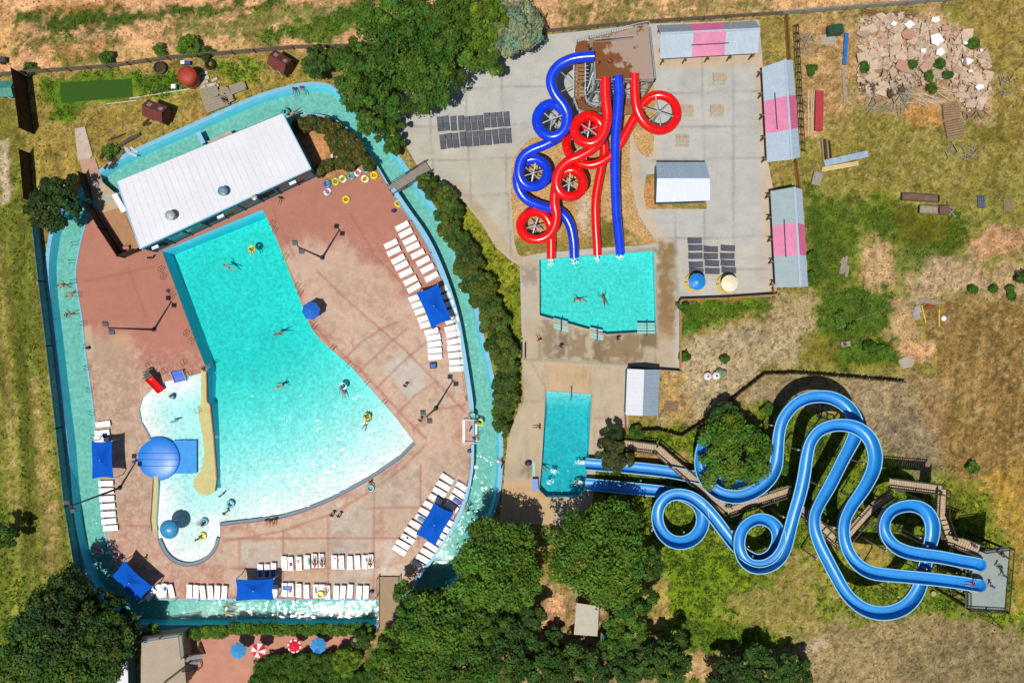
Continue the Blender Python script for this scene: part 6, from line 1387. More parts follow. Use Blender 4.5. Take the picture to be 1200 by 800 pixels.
def skeleton(pose):
    J = {'pel': (0, 0, .95), 'wst': (0, .01, 1.10), 'chs': (0, 0, 1.30), 'nk': (0, .01, 1.47), 'hd': (0, .03, 1.56), 'tp': (0, .02, 1.68), 'ns': (0, .13, 1.585)}
    for s, k in ((-1, 'L'), (1, 'R')):
        J['sh' + k] = (s * .18, 0, 1.40); J['el' + k] = (s * .25, -.01, 1.13); J['wr' + k] = (s * .27, .08, .90); J['ha' + k] = (s * .275, .11, .82)
        J['hp' + k] = (s * .095, 0, .88); J['kn' + k] = (s * .11, .03, .50); J['an' + k] = (s * .11, 0, .09); J['to' + k] = (s * .13, .17, .035)
    if pose == 'walk':
        J.update(knL=(-.11, .20, .52), anL=(-.11, .28, .12), toL=(-.12, .44, .06), knR=(.11, -.05, .50), anR=(.11, -.32, .14), toR=(.12, -.20, .04), elL=(-.26, -.12, 1.15), wrL=(-.27, -.06, .92), haL=(-.27, -.02, .84), elR=(.26, .08, 1.14), wrR=(.25, .24, .98), haR=(.24, .31, .94))
    if pose == 'sit':
        dz = .80; J = {k: (x, y, z - dz) for k, (x, y, z) in J.items()}
        for s, k in ((-1, 'L'), (1, 'R')):
            J.update({'hp' + k: (s * .1, .03, .11), 'kn' + k: (s * .16, .44, .24), 'an' + k: (s * .14, .84, .08), 'to' + k: (s * .15, .98, .14), 'el' + k: (s * .32, -.12, .36), 'wr' + k: (s * .36, -.02, .14), 'ha' + k: (s * .38, .06, .10)})
    if pose == 'lie':
        J = {k: (x * (1.2 if k[:2] in ('el', 'wr', 'ha', 'kn', 'an', 'to') else 1), z - .88, y + .12) for k, (x, y, z) in J.items()}
    if pose == 'swim':
        for s, k in ((-1, 'L'), (1, 'R')):
            J.update({'el' + k: (s * .40, .0, 1.55), 'wr' + k: (s * .52, .05, 1.78), 'ha' + k: (s * .50, .05, 1.87), 'kn' + k: (s * .18, 0, .48), 'an' + k: (s * .25, -.05, .10), 'to' + k: (s * .28, -.06, -.02)})
        J = {k: (x, z - .95, -y * .6 + (.05 if k in ('hd', 'tp', 'ns') else 0)) for k, (x, y, z) in J.items()}
        J['ns'] = (0, J['hd'][1] + .04, J['hd'][2] - .08)
    return J
RAD = {'pel': .135, 'wst': .115, 'chs': .145, 'nk': .058, 'hd': .088, 'tp': .080, 'ns': .022, 'sh': .062, 'el': .046, 'wr': .030, 'ha': .032, 'hp': .098, 'kn': .064, 'an': .042, 'to': .036}
BON = [('pel', 'wst'), ('wst', 'chs'), ('chs', 'nk'), ('nk', 'hd'), ('hd', 'tp'), ('hd', 'ns')] + [b for k in 'LR' for b in (('chs', 'sh' + k), ('sh' + k, 'el' + k), ('el' + k, 'wr' + k), ('wr' + k, 'ha' + k), ('pel', 'hp' + k), ('hp' + k, 'kn' + k), ('kn' + k, 'an' + k), ('an' + k, 'to' + k))]
def person_proto(pose, wear):
    J = skeleton(pose); names = list(J); idx = {n: i for i, n in enumerate(names)}; V = [Vector(J[n]) for n in names]; Ed = [(idx[a], idx[b]) for a, b in BON]; rr = [RAD.get(n, RAD.get(n[:2])) for n in names]
    for k in 'LR':                                   # fingers and thumb
        h = Vector(J['ha' + k]); d = (h - Vector(J['wr' + k])).normalized(); sd = d.cross(Vector((0, 1, 0)) if abs(d.y) < .8 else Vector((0, 0, 1))).normalized(); pl = d.cross(sd)
        for f in range(4):
            o = sd * (f - 1.5) * .021; l = (.055, .075, .07, .05)[f]; a = h + o + d * .03; b = h + o * 1.25 + d * (.03 + l) + pl * .012
            V += [a, b]; Ed += [(idx['ha' + k], len(V) - 2), (len(V) - 2, len(V) - 1)]; rr += [.0095, .008]
        w = (h + Vector(J['wr' + k])) / 2; V += [w - sd * .045 + d * .02, w - sd * .06 + d * .06]; Ed += [(idx['ha' + k], len(V) - 2), (len(V) - 2, len(V) - 1)]; rr += [.011, .009]
    t = thing('person', 'person', 'person'); me = skin_mesh('body', V, Ed, rr); link_mesh('body', me, m_skin, t)
    hd = Vector(J['hd']); tp = Vector(J['tp']); up = (tp - hd).normalized(); ns = (Vector(J['ns']) - hd).normalized(); ms = bpy.data.meshes.new('hair'); bm = bmesh.new(); bmesh.ops.create_uvsphere(bm, u_segments=12, v_segments=8, radius=.112)
    for v in bm.verts:
        v.co = v.co * (1.0 + .06 * math.sin(v.co.x * 60)); 
    bmesh.ops.delete(bm, geom=[v for v in bm.verts if v.co.dot(ns) > .055 and v.co.dot(up) < .05], context='VERTS')
    for v in bm.verts: v.co = v.co + hd + up * .055 - ns * .02
    bm.to_mesh(ms); bm.free(); link_mesh('hair', ms, m_hair, t)
    def shell(nm, keys, edges, grow):
        ks = list(keys); ii = {n: i for i, n in enumerate(ks)}; me = skin_mesh(nm, [Vector(keys[n]) for n in ks], [(ii[a], ii[b]) for a, b in edges], [RAD.get(n, RAD.get(n[:2], .08)) * grow + .004 for n in ks]); link_mesh(nm, me, m_oc, t)
    K = {'pel': J['pel'], 'hpL': J['hpL'], 'hpR': J['hpR']}
    for k in 'LR': K['kn' + k] = tuple(Vector(J['hp' + k]).lerp(Vector(J['kn' + k]), .45 if wear != 'bikini' else .12))
    K['wst'] = tuple(Vector(J['pel']).lerp(Vector(J['wst']), .35)); RAD_ = dict(RAD)
    RAD['kn'] = .088; shell('shorts', K, [('wst', 'pel'), ('pel', 'hpL'), ('pel', 'hpR'), ('hpL', 'knL'), ('hpR', 'knR')], 1.06); RAD['kn'] = .064
    if wear in ('shirt', 'bikini'):
        K = {'pel': tuple(Vector(J['pel']).lerp(Vector(J['wst']), .6 if wear == 'shirt' else .9)), 'chs': J['chs'], 'wst': J['wst'], 'shL': J['shL'], 'shR': J['shR']}; Eg = [('pel', 'wst'), ('wst', 'chs'), ('chs', 'shL'), ('chs', 'shR')]
        if wear == 'shirt':
            for k in 'LR': K['el' + k] = tuple(Vector(J['sh' + k]).lerp(Vector(J['el' + k]), .6)); Eg.append(('sh' + k, 'el' + k))
        RAD['el'] = .056; shell('shirt', K, Eg, 1.10); RAD['el'] = .046
    return t
PRO = {}
SK = [lc(205, 150, 118), lc(150, 98, 70), lc(222, 172, 142)]; HA = [(.02, .013, .008), (.07, .04, .02), (.25, .16, .07)]
def person(px, py, pose, rot, z, cl, lb, wear='shorts', sk=0, ha=0, sh=None):
    key = (pose, wear)
    if key not in PRO: PRO[key] = person_proto(pose, wear); o = PRO[key]
    else: o = copy_tree(PRO[key])
    v = P(px, py, max(z, 0)); o.location = (v.x, v.y, z); o.rotation_euler = (0, 0, R(rot)); o['label'] = lb; o['category'] = 'person'
    for c in o.children:
        n = c.name.split('.')[0]; c.color = tuple(SK[sk] if n == 'body' else HA[ha] if n == 'hair' else (sh if n == 'shirt' and sh else cl)) + (1,)
W_ = -.29; RW = -.43
NAVY = lc(30, 40, 90); REDC = lc(200, 30, 40); BLK = lc(30, 30, 34); RBL = lc(30, 90, 220); WHT = lc(225, 225, 225); GRN = lc(60, 170, 60)
PEO = [
 (267, 313, 'swim', 60, W_, NAVY, 'person in dark shorts swimming below the yellow ring in the wave pool'), (294.8, 292.5, 'sit', 200, -.12, BLK, 'person sitting in the yellow ring in the deep end'), (326.5, 391, 'swim', 100, W_, BLK, 'person in black swimwear swimming in the middle of the wave pool', 'shorts', 1),
 (326.5, 453, 'swim', -70, W_, BLK, 'person swimming left of the pair with the striped ring'), (401.5, 453, 'sit', 160, -.12, WHT, 'person sitting in the white striped ring in the wave pool', 'shorts', 1), (402, 460, 'swim', 10, W_, RBL, 'person in bright blue shorts beside the striped ring', 'shirt', 0, 0, RBL),
 (429.5, 487, 'sit', 200, -.12, lc(190, 200, 60), 'person in yellow green sitting in the lime ring near the beach', 'shirt', 0, 1, lc(190, 200, 60)), (428, 497, 'swim', -20, W_, lc(120, 60, 60), 'person floating just below the lime ring', 'shorts', 0, 1),
 (260, 580, 'stand', 30, -.5, NAVY, 'person standing in the shallows by the island tip', 'shorts', 1), (265, 600, 'walk', 120, -.35, GRN, 'person in a bright green shirt wading in the shallows', 'shirt', 0, 0, GRN), (238, 614, 'sit', 90, -.1, RBL, 'person in a blue shirt sitting in the teal ring', 'shirt', 0, 0, lc(50, 130, 210)), (233, 630.5, 'stand', 10, -.4, NAVY, 'person in navy standing by the yellow ring in the children pool', 'shirt', 0, 0, NAVY),
 (72, 335, 'swim', 80, RW, BLK, 'person swimming in the west river, uppermost'), (81, 344, 'swim', 120, RW, REDC, 'person in red swimming in the west river, second from top'), (79.5, 368, 'swim', 100, RW, NAVY, 'person in navy swimming in the west river near the bank', 'shirt', 0, 0, NAVY), (116, 646.5, 'sit', 30, -.25, WHT, 'person sitting in the pink ring in the river bend'),
 (267, 712, 'swim', 85, RW, lc(150, 60, 60), 'person swimming in the south river, upper of two', 'shorts', 1), (267.5, 720.5, 'swim', 95, RW, REDC, 'person in red swimming in the south river, lower of two'), (354, 103.5, 'sit', 190, .14, REDC, 'person in a red shirt sitting on the north river edge', 'shirt', 0, 0, REDC), (346, 105, 'sit', 170, .14, NAVY, 'person in navy sitting on the north river edge', 'shirt', 1, 0, NAVY), (343, 131, 'swim', 120, RW, BLK, 'person swimming in the north river by the flower bed'),
 (551, 503, 'stand', 80, -.15, WHT, 'person in white stepping down the river entry steps', 'shirt', 0, 0, WHT), (555.5, 513.5, 'sit', -60, -.2, BLK, 'person in black sitting on the lower river entry steps', 'shirt', 0, 0, BLK), (558, 494, 'walk', -80, -.35, BLK, 'person in black wading at the river entry by the lime ring'),
 (679, 351.5, 'swim', 85, -.22, lc(170, 70, 90), 'person with spread arms swimming in the splash pool, left one'), (708, 351.5, 'swim', 20, -.22, lc(90, 60, 80), 'person swimming in the splash pool, right one', 'shorts', 1), (636, 549, 'swim', 70, -.25, REDC, 'person in red climbing out of the small pool', 'shorts', 1),
 (435, 563.5, 'sit', 215, .0, BLK, 'person in black sitting at the beach edge above the teal ring', 'shirt', 1, 0, BLK), (313.5, 608.5, 'sit', 190, -.02, BLK, 'person in black sitting at the beach edge, left of three', 'shirt', 0, 0, BLK), (318.5, 609, 'sit', 180, -.02, lc(220, 190, 60), 'person in yellow sitting at the beach edge, middle of three', 'shirt', 0, 0, lc(90, 80, 50)), (324, 607, 'sit', 170, -.02, BLK, 'person in black sitting at the beach edge, right of three', 'shirt', 1, 0, BLK),
 (390.5, 601.5, 'walk', -35, DK, BLK, 'person in black walking on the deck below the beach, left of two', 'shirt', 1, 0, BLK), (398.5, 602.5, 'walk', -35, DK, NAVY, 'person in dark clothes walking on the deck below the beach, right of two', 'shirt', 0, 0, BLK), (475.5, 451.5, 'walk', -30, DK, BLK, 'person in black crossing the grey slab right of the wave pool', 'shirt', 1, 0, BLK), (493, 491.5, 'walk', -35, DK, BLK, 'person in black walking below the right floodlight pole', 'shirt', 0, 0, BLK),
 (369, 657, 'lie', 180, .45, lc(120, 50, 50), 'person lying on a lounger in the upper row, left of two', 'shorts', 1), (377.5, 657, 'lie', 180, .45, lc(60, 50, 60), 'person lying on a lounger in the upper row, right of two', 'shorts', 1), (382, 690, 'lie', 180, .45, WHT, 'person lying on a lounger next to the yellow ring', 'shorts', 0), (434, 657, 'lie', 180, .45, BLK, 'person in black lying on the last lounger of the upper row', 'shirt', 0, 0, BLK),
 (656.5, 406, 'walk', -30, .06, BLK, 'person in black walking on the stained terrace, left one', 'shirt', 0, 0, BLK), (723, 397, 'walk', -20, .06, BLK, 'person in black walking on the stained terrace, right one', 'shirt', 1, 0, BLK), (632, 398, 'sit', 20, .06, lc(205, 30, 60), 'person in red sitting at the splash pool steps', 'shirt', 0, 0, REDC),
 (170, 654, 'walk', 60, DK, BLK, 'person in dark clothes walking beside the tilted canopy', 'shirt', 1, 0, BLK), (150, 671, 'sit', 40, DK, NAVY, 'person in navy sitting in the shade of the tilted canopy', 'shirt', 0, 0, NAVY), (137.5, 656, 'sit', 120, DK, lc(150, 80, 60), 'person sitting beside the pink ring by the river', 'shorts', 0), (179, 303, 'stand', 30, DK, BLK, 'person in black standing below the yard fence', 'shirt', 0, 0, BLK), (198, 341.5, 'sit', -60, DK, RBL, 'person in a blue shirt sitting at the west wall of the wave pool', 'shirt', 0, 0, RBL), (329.5, 233, 'sit', 160, DK, lc(30, 60, 40), 'person in dark green sitting near the building corner', 'shirt', 0, 0, lc(40, 70, 50)),
 (239.5, 432, 'sit', -60, DK, REDC, 'person sitting on the corner of the red deck by the wave pool', 'shirt', 0, 0, BLK), (549, 597, 'sit', 30, DK, BLK, 'person in black sitting by the river wall behind the angled loungers', 'shirt', 1, 0, BLK), (588, 545, 'stand', 90, .05, REDC, 'person in red standing at the terrace railing, lower one', 'shirt', 0, 0, REDC), (588, 538.5, 'sit', 90, .05, REDC, 'person in red sitting at the terrace railing, upper one', 'shirt', 0, 0, REDC),
 (632, 499.5, 'sit', 90, .05, REDC, 'person in red sitting at the west edge of the small pool', 'shirt', 0, 0, REDC), (713, 75, 'stand', 150, 8.9, REDC, 'person in a pink red top standing on the brown tower deck', 'shirt', 0, 0, lc(230, 90, 110)), (700, 77, 'stand', 60, 8.9, lc(220, 80, 30), 'person in orange standing at the left edge of the brown tower deck', 'shirt', 0, 0, lc(210, 90, 40)), (682, 102, 'walk', 0, 5.9, lc(90, 120, 110), 'person climbing the timber stairs of the slide tower', 'shirt', 1), (680, 119, 'walk', 20, 5.25, lc(200, 60, 70), 'person in red at the foot of the timber stairs', 'shirt', 0, 0, lc(180, 80, 70)),
 (1137, 637, 'stand', 100, 8.1, RBL, 'person in a blue shirt on the stairs up to the flume tower', 'shirt', 0, 0, RBL), (1166, 661, 'stand', 60, 8.3, BLK, 'person in black standing near the flume tower rail', 'shirt', 1, 0, BLK), (1171.5, 671.5, 'walk', -60, 8.3, BLK, 'person in a bright blue shirt by the flume tower rail', 'shirt', 0, 0, RBL), (1157, 683.5, 'walk', -70, 8.3, BLK, 'person in a bright blue shirt in the middle of the flume tower deck', 'shirt', 0, 0, RBL), (1135.5, 673.5, 'stand', 30, 8.3, lc(40, 60, 50), 'person in dark green between the two flume starts', 'shirt', 1, 0, lc(50, 60, 50)), (1168, 646, 'stand', 30, 8.3, BLK, 'person in black at the top of the flume tower stairs', 'shirt', 0, 0, BLK), (1172, 649.5, 'stand', 0, 8.3, lc(120, 80, 70), 'person with bare shoulders at the top of the flume tower stairs', 'shorts', 0),
 (1139, 683.5, 'sit', 95, 8.86, RBL, 'person in blue sitting at the start of the lower flume', 'shirt', 0, 0, lc(50, 60, 170)), (882.5, 660.5, 'lie', 70, 2.65, REDC, 'person with a bare back sliding down the looping flume', 'shorts', 0),
]
for a in PEO: person(*a)

# ------------------------------------------------------------------ trees and bushes
m_leaf = bpy.data.materials.new('leaf'); nt_, out_ = nodes_of(m_leaf)
_a = nt_.nodes.new('ShaderNodeAttribute'); _a.attribute_name = 'Col'; _b = nt_.nodes.new('ShaderNodeBsdfPrincipled'); _b.inputs['Roughness'].default_value = .55; _b.inputs['Specular IOR Level'].default_value = .12
_t = nt_.nodes.new('ShaderNodeBsdfTranslucent'); _m = nt_.nodes.new('ShaderNodeMixShader'); _m.inputs[0].default_value = .16
nt_.links.new(_a.outputs['Color'], _b.inputs['Base Color']); nt_.links.new(_a.outputs['Color'], _t.inputs['Color']); nt_.links.new(_b.outputs[0], _m.inputs[1]); nt_.links.new(_t.outputs[0], _m.inputs[2]); nt_.links.new(_m.outputs[0], out_.inputs[0])
m_bark = M('bark', (110, 88, 66), rough=.95, var=.25, scale=4)

def leaves_mesh(name, cen, rad, rng, tone, per, lsize, flat=.75, flower=None, up=.35):
    """cen (n,3) clump centres, rad (n,) clump radii"""
    n = len(cen); k = per
    d = rng.normal(size=(n, k, 3)); d /= np.linalg.norm(d, axis=2, keepdims=True); d[:, :, 2] = np.where(d[:, :, 2] < -.35, -d[:, :, 2], d[:, :, 2])
    rr = rad[:, None, None] * rng.uniform(.35, 1.05, (n, k, 1)) ** .6
    pos = cen[:, None, :] + d * rr * np.array([1, 1, flat])
    nor = d + rng.normal(size=d.shape) * .55 + np.array([0, 0, up]); nor /= np.linalg.norm(nor, axis=2, keepdims=True)
    ref = rng.normal(size=d.shape); u = np.cross(nor, ref); u /= np.linalg.norm(u, axis=2, keepdims=True); v = np.cross(nor, u)
    s = (lsize * rng.uniform(.6, 1.35, (n, k, 1)))
    p = np.stack([pos - u * s, pos - v * s * .55, pos + u * s, pos + v * s * .55], 2).reshape(-1, 3)
    N = n * k; me = bpy.data.meshes.new(name); me.vertices.add(4 * N); me.vertices.foreach_set('co', p.astype(np.float32).ravel())
    me.loops.add(4 * N); me.loops.foreach_set('vertex_index', np.arange(4 * N, dtype=np.int32)); me.polygons.add(N); me.polygons.foreach_set('loop_start', np.arange(0, 4 * N, 4, dtype=np.int32)); me.polygons.foreach_set('loop_total', np.full(N, 4, np.int32)); me.update()
    ct = rng.uniform(.62, 1.30, (n, 1, 1)) * rng.uniform(.78, 1.22, (n, k, 1)); hue = rng.normal(size=(n, 1, 1)) * .07 + rng.normal(size=(n, k, 1)) * .03
    c = np.array(tone)[None, None, :] * ct * np.concatenate([1 + hue * 2.0, np.ones_like(hue) + np.zeros((n, k, 1)), 1 - hue], 2)
    if flower is not None:
        fl = rng.uniform(size=(n, k)) < flower[1]; c[fl] = np.array(flower[0]) * rng.uniform(.7, 1.2, (fl.sum(), 1))
    set_col(me, np.repeat(c.reshape(-1, 3), 4, 0)); return me

def tree(px, py, r_px, h, label, tone, seed, name='leafy_tree', cat='tree', group=None, per=120, dens=1.0, lsize=.22, sq=1.0, flat=.8, bare=0, flower=None):
    rng = np.random.RandomState(seed); hc = h * .68; r_px = r_px * (.96 if r_px > 20 else 1); c = P(px, py, hc); r = r_px * S * (ZC - hc) / ZC
    t = thing(name, label, cat, (c.x, c.y, 0), 0, group)
    n = int(max(16, r * r * 4.2 * dens)); ang = rng.uniform(0, 2 * math.pi, n); rad = np.sqrt(rng.uniform(0.0, 1, n)) * .92
    lob = 1 + .09 * np.sin(ang * 3 + seed) + .06 * np.sin(ang * 5 + seed * 1.7) + rng.normal(size=n) * .05
    x = np.cos(ang) * rad * lob * r; y = np.sin(ang) * rad * lob * r * sq; top = np.sqrt(np.clip(1 - rad ** 2.2, .02, 1)) * (h - hc) * .95
    z = hc + top * rng.uniform(.30, 1.0, n) - (1 - rad) * 0 - rad * h * .12
    cr = np.clip(r * rng.uniform(.15, .29, n), .40, 1.40)
    cen = np.stack([x, y, z], 1)
    me = leaves_mesh('crown', cen, cr, rng, tone, per, lsize, flat, flower); link_mesh('crown', me, m_leaf, t)
    rs = random.Random(seed); mb = MB(); tr = max(.10, r * .065); b = Vector((c.x, c.y, 0)); lean = Vector((rs.uniform(-.3, .3), rs.uniform(-.3, .3), 0))
    mb.tube([b - Vector((0, 0, .2)), b + Vector((0, 0, h * .2)) + lean * .3, b + Vector((0, 0, h * .45)) + lean * .7, b + Vector((0, 0, h * .7)) + lean], tr, 9, True, [tr * 1.3, tr, tr * .75, tr * .4]); mb.build('trunk', m_bark, t, True)
    for i in range(6 if r > 2.5 else 3):
        j = rs.randrange(n); e = b + Vector(cen[j].tolist()); s0 = b + Vector((0, 0, h * rs.uniform(.25, .5))); mid = s0.lerp(e, .5) + Vector((0, 0, -.2)); mb = MB(); mb.tube([s0, mid, e], tr * .4, 6, True, [tr * .5, tr * .35, tr * .12]); mb.build('limb', m_bark, t, True)
    return t
GA = (.056, .122, .015); GB = (.082, .166, .018); GC = (.048, .098, .018); GD_ = (.034, .066, .016); GO = (.200, .255, .150); GE = (.115, .200, .016)
TL = [
 (470, 58, 44, 10, 'large dark green tree at the middle of the northern clump', GA), (425, 100, 34, 8.5, 'dark green tree at the lower left of the northern clump, by the river', GA), (502, 92, 40, 9, 'dark green tree overhanging the plaza above the dark loungers', GA), (520, 30, 42, 10, 'green tree at the top edge of the northern clump', GA), (455, 18, 36, 9, 'green tree at the top left of the northern clump', GB), (562, 22, 36, 9, 'brighter green tree at the top right of the northern clump', GE), (566, 62, 27, 7.5, 'bright green tree at the right side of the northern clump', GB), (600, 34, 36, 8, 'grey green olive toned tree beside the pipe fence', GO), (462, 128, 20, 6, 'small dark green tree at the plaza corner by the river', GA), (412, 70, 24, 7, 'dark green tree at the left end of the northern clump', GA),
 (372, 73, 19, 5, 'compact round tree near the maroon playhouse and pipe fence', GC), (436, 138, 19, 6, 'dark green tree leaning over the river above the footbridge, upper', GA), (462, 172, 11, 3.2, 'small bushy tree on the river bank just above the footbridge', GA), (452, 152, 17, 4.5, 'small tree overhanging the river north of the footbridge', GA),
 (65, 240, 33, 7, 'round very dark tree over the west river bend', GD_),
 (74, 716, 44, 10, 'large dark tree at the lower left corner, upper part', GD_), (52, 755, 46, 10, 'dark tree at the lower left edge', GC), (118, 755, 42, 9, 'dark tree above the white roofed hut', GC), (85, 795, 44, 9, 'dark green tree cut by the bottom edge at lower left', GA), (118, 712, 25, 7.0, 'dark tree reaching toward the tilted canopy', GD_), (20, 785, 34, 8, 'dark green tree in the bottom left corner', GA), (4, 628, 17, 5, 'small dark tree cut by the left edge beside the mown field', GC), (150, 735, 20, 6, 'small dark tree between the tan building and the south river', GD_),
 (582, 664, 54, 10.5, 'large rounded green tree left of the big one by the small pool', GB), (552, 700, 28, 7.5, 'green tree overhanging the south river bend', GA), (702, 648, 60, 11, 'biggest broad rounded green tree south of the small pool', GB), (752, 664, 25, 7, 'dark tree next to the looping blue flume', GC), (606, 730, 32, 7, 'dark green tree below the large rounded one', GC), (742, 702, 27, 6.5, 'dark green tree at the lower right of the biggest tree', GA),
 (510, 740, 46, 9, 'wide green tree at the bottom right of the south footbridge', GB), (485, 708, 30, 7, 'green tree beside the south footbridge', GA), (470, 775, 40, 8, 'green tree cut by the bottom edge right of the patio hedge', GB), (545, 775, 42, 8.5, 'green tree at the bottom edge, middle', GA), (590, 770, 34, 8, 'dark green tree at the bottom edge below the middle clump', GC), (525, 715, 28, 8, 'dark tree in the gap behind the south footbridge tree', GD_),
 (612, 738, 22, 5.5, 'dark green tree left of the pink dirt path', GA), (636, 778, 27, 5, 'low dark tree in the middle of the bottom scrub', GC), (562, 735, 34, 8, 'green tree between the bottom edge and the river bend', GA), (716, 786, 27, 5, 'dark low tree at the bottom edge right of the bare tree', GC), (748, 776, 24, 5, 'small dark tree right of the bottom path', GC), (650, 748, 12, 3, 'small dark tree left of the pale slab roof', GC), (736, 732, 26, 5.5, 'small bright tree right of the pale slab roof', GB), (722, 752, 18, 5, 'small green tree below the pale slab roof', GA), (668, 786, 34, 5.5, 'low dark tree at the bottom edge below the slab roof', GC), (783, 772, 30, 7, 'dark isolated tree near the bottom edge', GC), (848, 790, 28, 5, 'dark tree at the bottom edge, left of two', GD_), (890, 788, 34, 5.5, 'dark tree at the bottom edge, right of two', GC), (930, 790, 24, 5, 'low dark bushy tree at the bottom edge by the dry lawn', GC),
 (860, 530, 43, 6.5, 'round leafy tree standing inside the loop of the blue flume', GB), (852, 496, 24, 5, 'dark tree at the top of the flume loop below the retaining fence', GC), (722, 534, 21, 5, 'olive green tree leaning over the straight flume ends', (.055, .07, .022)), (715, 513, 16, 3.6, 'black green tree at the top of the wooden walkway', GD_),
]
for i, (x, y, r, h, lb, tn) in enumerate(TL):
    tree(x, y, r, h, lb, tn, 100 + i * 7, per=125 if r > 24 else 95, dens=1.0 if r > 24 else 1.6, sq=1.0)
# bare branching tree at the bottom
t = thing('bare_tree', 'leafless grey branching tree at the bottom below the slab roof', 'tree', P(690, 775)); rs = random.Random(12); b = P(690, 778); m_gb = M('grey bare wood', (150, 138, 120), rough=.9, var=.2)
mb = MB(); mb.tube([b, b + Vector((0, 0, 1.2)), b + Vector((.1, .2, 2.6))], .16, 8, True, [.2, .15, .1]); mb.build('trunk', m_gb, t)
for i in range(22):
    a = rs.uniform(0, 6.28); s0 = b + Vector((0, 0, rs.uniform(.8, 2.5))); e = s0 + Vector((math.cos(a), math.sin(a), rs.uniform(.1, .9))) * rs.uniform(1.6, 3.4); mb = MB(); m_ = s0.lerp(e, .5) + Vector((rs.uniform(-.3, .3), rs.uniform(-.3, .3), .2)); mb.tube([s0, m_, e], .05, 5, True, [.07, .045, .015])
    for k in range(3):
        p_ = s0.lerp(e, rs.uniform(.4, .9)); mb.tube([p_, p_ + Vector((rs.uniform(-.9, .9), rs.uniform(-.9, .9), rs.uniform(0, .4)))], .02, 4)
    mb.build('branch', m_gb, t)
# flowering bushes along the river bank and in the bed
OLE = [(498, 213, 13), (511, 222, 14), (522, 234, 14), (521, 250, 14), (533, 246, 11), (525, 268, 13), (536, 281, 15), (547, 295, 15), (545, 312, 14), (558, 312, 13), (552, 331, 16), (566, 335, 15), (560, 350, 14), (572, 356, 15), (578, 374, 17), (586, 391, 15), (579, 402, 13), (590, 412, 17), (594, 430, 17), (592, 449, 17), (592, 467, 16), (588, 484, 14), (588, 500, 12)]
for i, (x, y, r) in enumerate(OLE):
    o = tree(x, y, r * (.78, .90, 1.02)[i * 7 % 3], (2.2, 2.9, 2.5)[i * 5 % 3], f'{ORD[i] if i < 15 else ["sixteenth", "seventeenth", "eighteenth", "nineteenth", "twentieth", "twenty first", "twenty second", "twenty third"][i - 15]} dark flowering bush from the footbridge along the east river bank', ((.060, .115, .018), (.044, .090, .016), (.078, .125, .020))[i % 3], 900 + i, 'flowering_bush', 'bush', 'flowering bushes along the river', per=110, dens=4, lsize=.17, flower=((.30, .035, .03), .035))
BED = [(352, 148, 9), (366, 146, 9), (381, 149, 10), (394, 155, 10), (405, 164, 11), (414, 175, 12), (423, 183, 10), (409, 187, 13), (398, 175, 11), (401, 191, 8), (385, 194, 7), (390, 163, 9), (433, 193, 7), (375, 200, 6)]
for i, (x, y, r) in enumerate(BED):
    me_ = tree(x, y, r, 2.0, f'{ORD[i]} reddish green bush counted from the building in the north flower bed', (.066, .085, .018), 1000 + i, 'flowering_bush', 'bush', 'bushes in the flower bed', per=110, dens=5, lsize=.15, flower=((.36, .10, .05), .06))
# clipped hedges by the patio: one hedge each
def hedge(label, pts, w, h, tone, seed, per=100):
    rng = np.random.RandomState(seed); cs = []; t = thing('hedge', label, 'hedge', P(pts[0][0], pts[0][1]))
    for (x, y) in even([Vector((a, b, 0)) for a, b in pts], 3.0) if False else smooth(pts, False, max(2, int(18))):
        for k in range(3): v = P(x + rng.uniform(-2, 2), y + rng.uniform(-w / 2, w / 2), h * .6); cs.append((v.x - t.location.x, v.y - t.location.y, h * rng.uniform(.45, .8)))
    cs = np.array(cs); me = leaves_mesh('foliage', cs, rng.uniform(.35, .6, len(cs)), rng, tone, per, .13); link_mesh('foliage', me, m_leaf, t)
    mb = MB(); a = P(*pts[0]); b = P(*pts[-1]); mb.bar(a + Vector((0, 0, .25)), b + Vector((0, 0, .25)), .2, .5); mb.build('stem_row', m_bark, t)
hedge('rounded clipped hedge at the left end of the patio', [(226, 742), (245, 740), (264, 739)], 9, 1.9, GB, 41, 120)
hedge('long clipped hedge between the south river and the patio umbrellas', [(272, 735), (310, 736), (350, 737), (390, 737), (432, 736)], 9, 1.7, GB, 42, 90)
hedge('broad dark hedge along the south side of the patio umbrellas', [(302, 786), (330, 781), (360, 779), (392, 779)], 26, 2.0, GA, 43, 130)
hedge('broad green hedge at the bottom edge below the patio', [(296, 800), (340, 798), (400, 797), (440, 795)], 16, 2.2, GA, 44, 130)
tree(408, 775, 17, 3.2, 'bright green bush at the right end of the patio hedge', GE, 77, 'garden_bush', 'bush', per=100, dens=4, lsize=.15)
tree(424, 748, 12, 2.6, 'dark bush at the right tip of the patio', GC, 78, 'garden_bush', 'bush', per=100, dens=4, lsize=.15)
tree(178, 745, 13, 2.2, 'light green bush on the roof corner side of the tan building', GB, 79, 'garden_bush', 'bush', per=100, dens=4, lsize=.15)
tree(207, 796, 10, 2.0, 'green bush at the bottom edge below the tan building stair', GB, 80, 'garden_bush', 'bush', per=100, dens=4, lsize=.15)
tree(607, 758, 8, 1.6, 'yellow flowering bush at the bottom middle, upper one', (.35, .25, .02), 81, 'garden_bush', 'bush', per=90, dens=5, lsize=.14)
tree(604, 790, 9, 1.6, 'yellow flowering bush at the bottom middle, lower one', (.35, .25, .02), 82, 'garden_bush', 'bush', per=90, dens=5, lsize=.14)
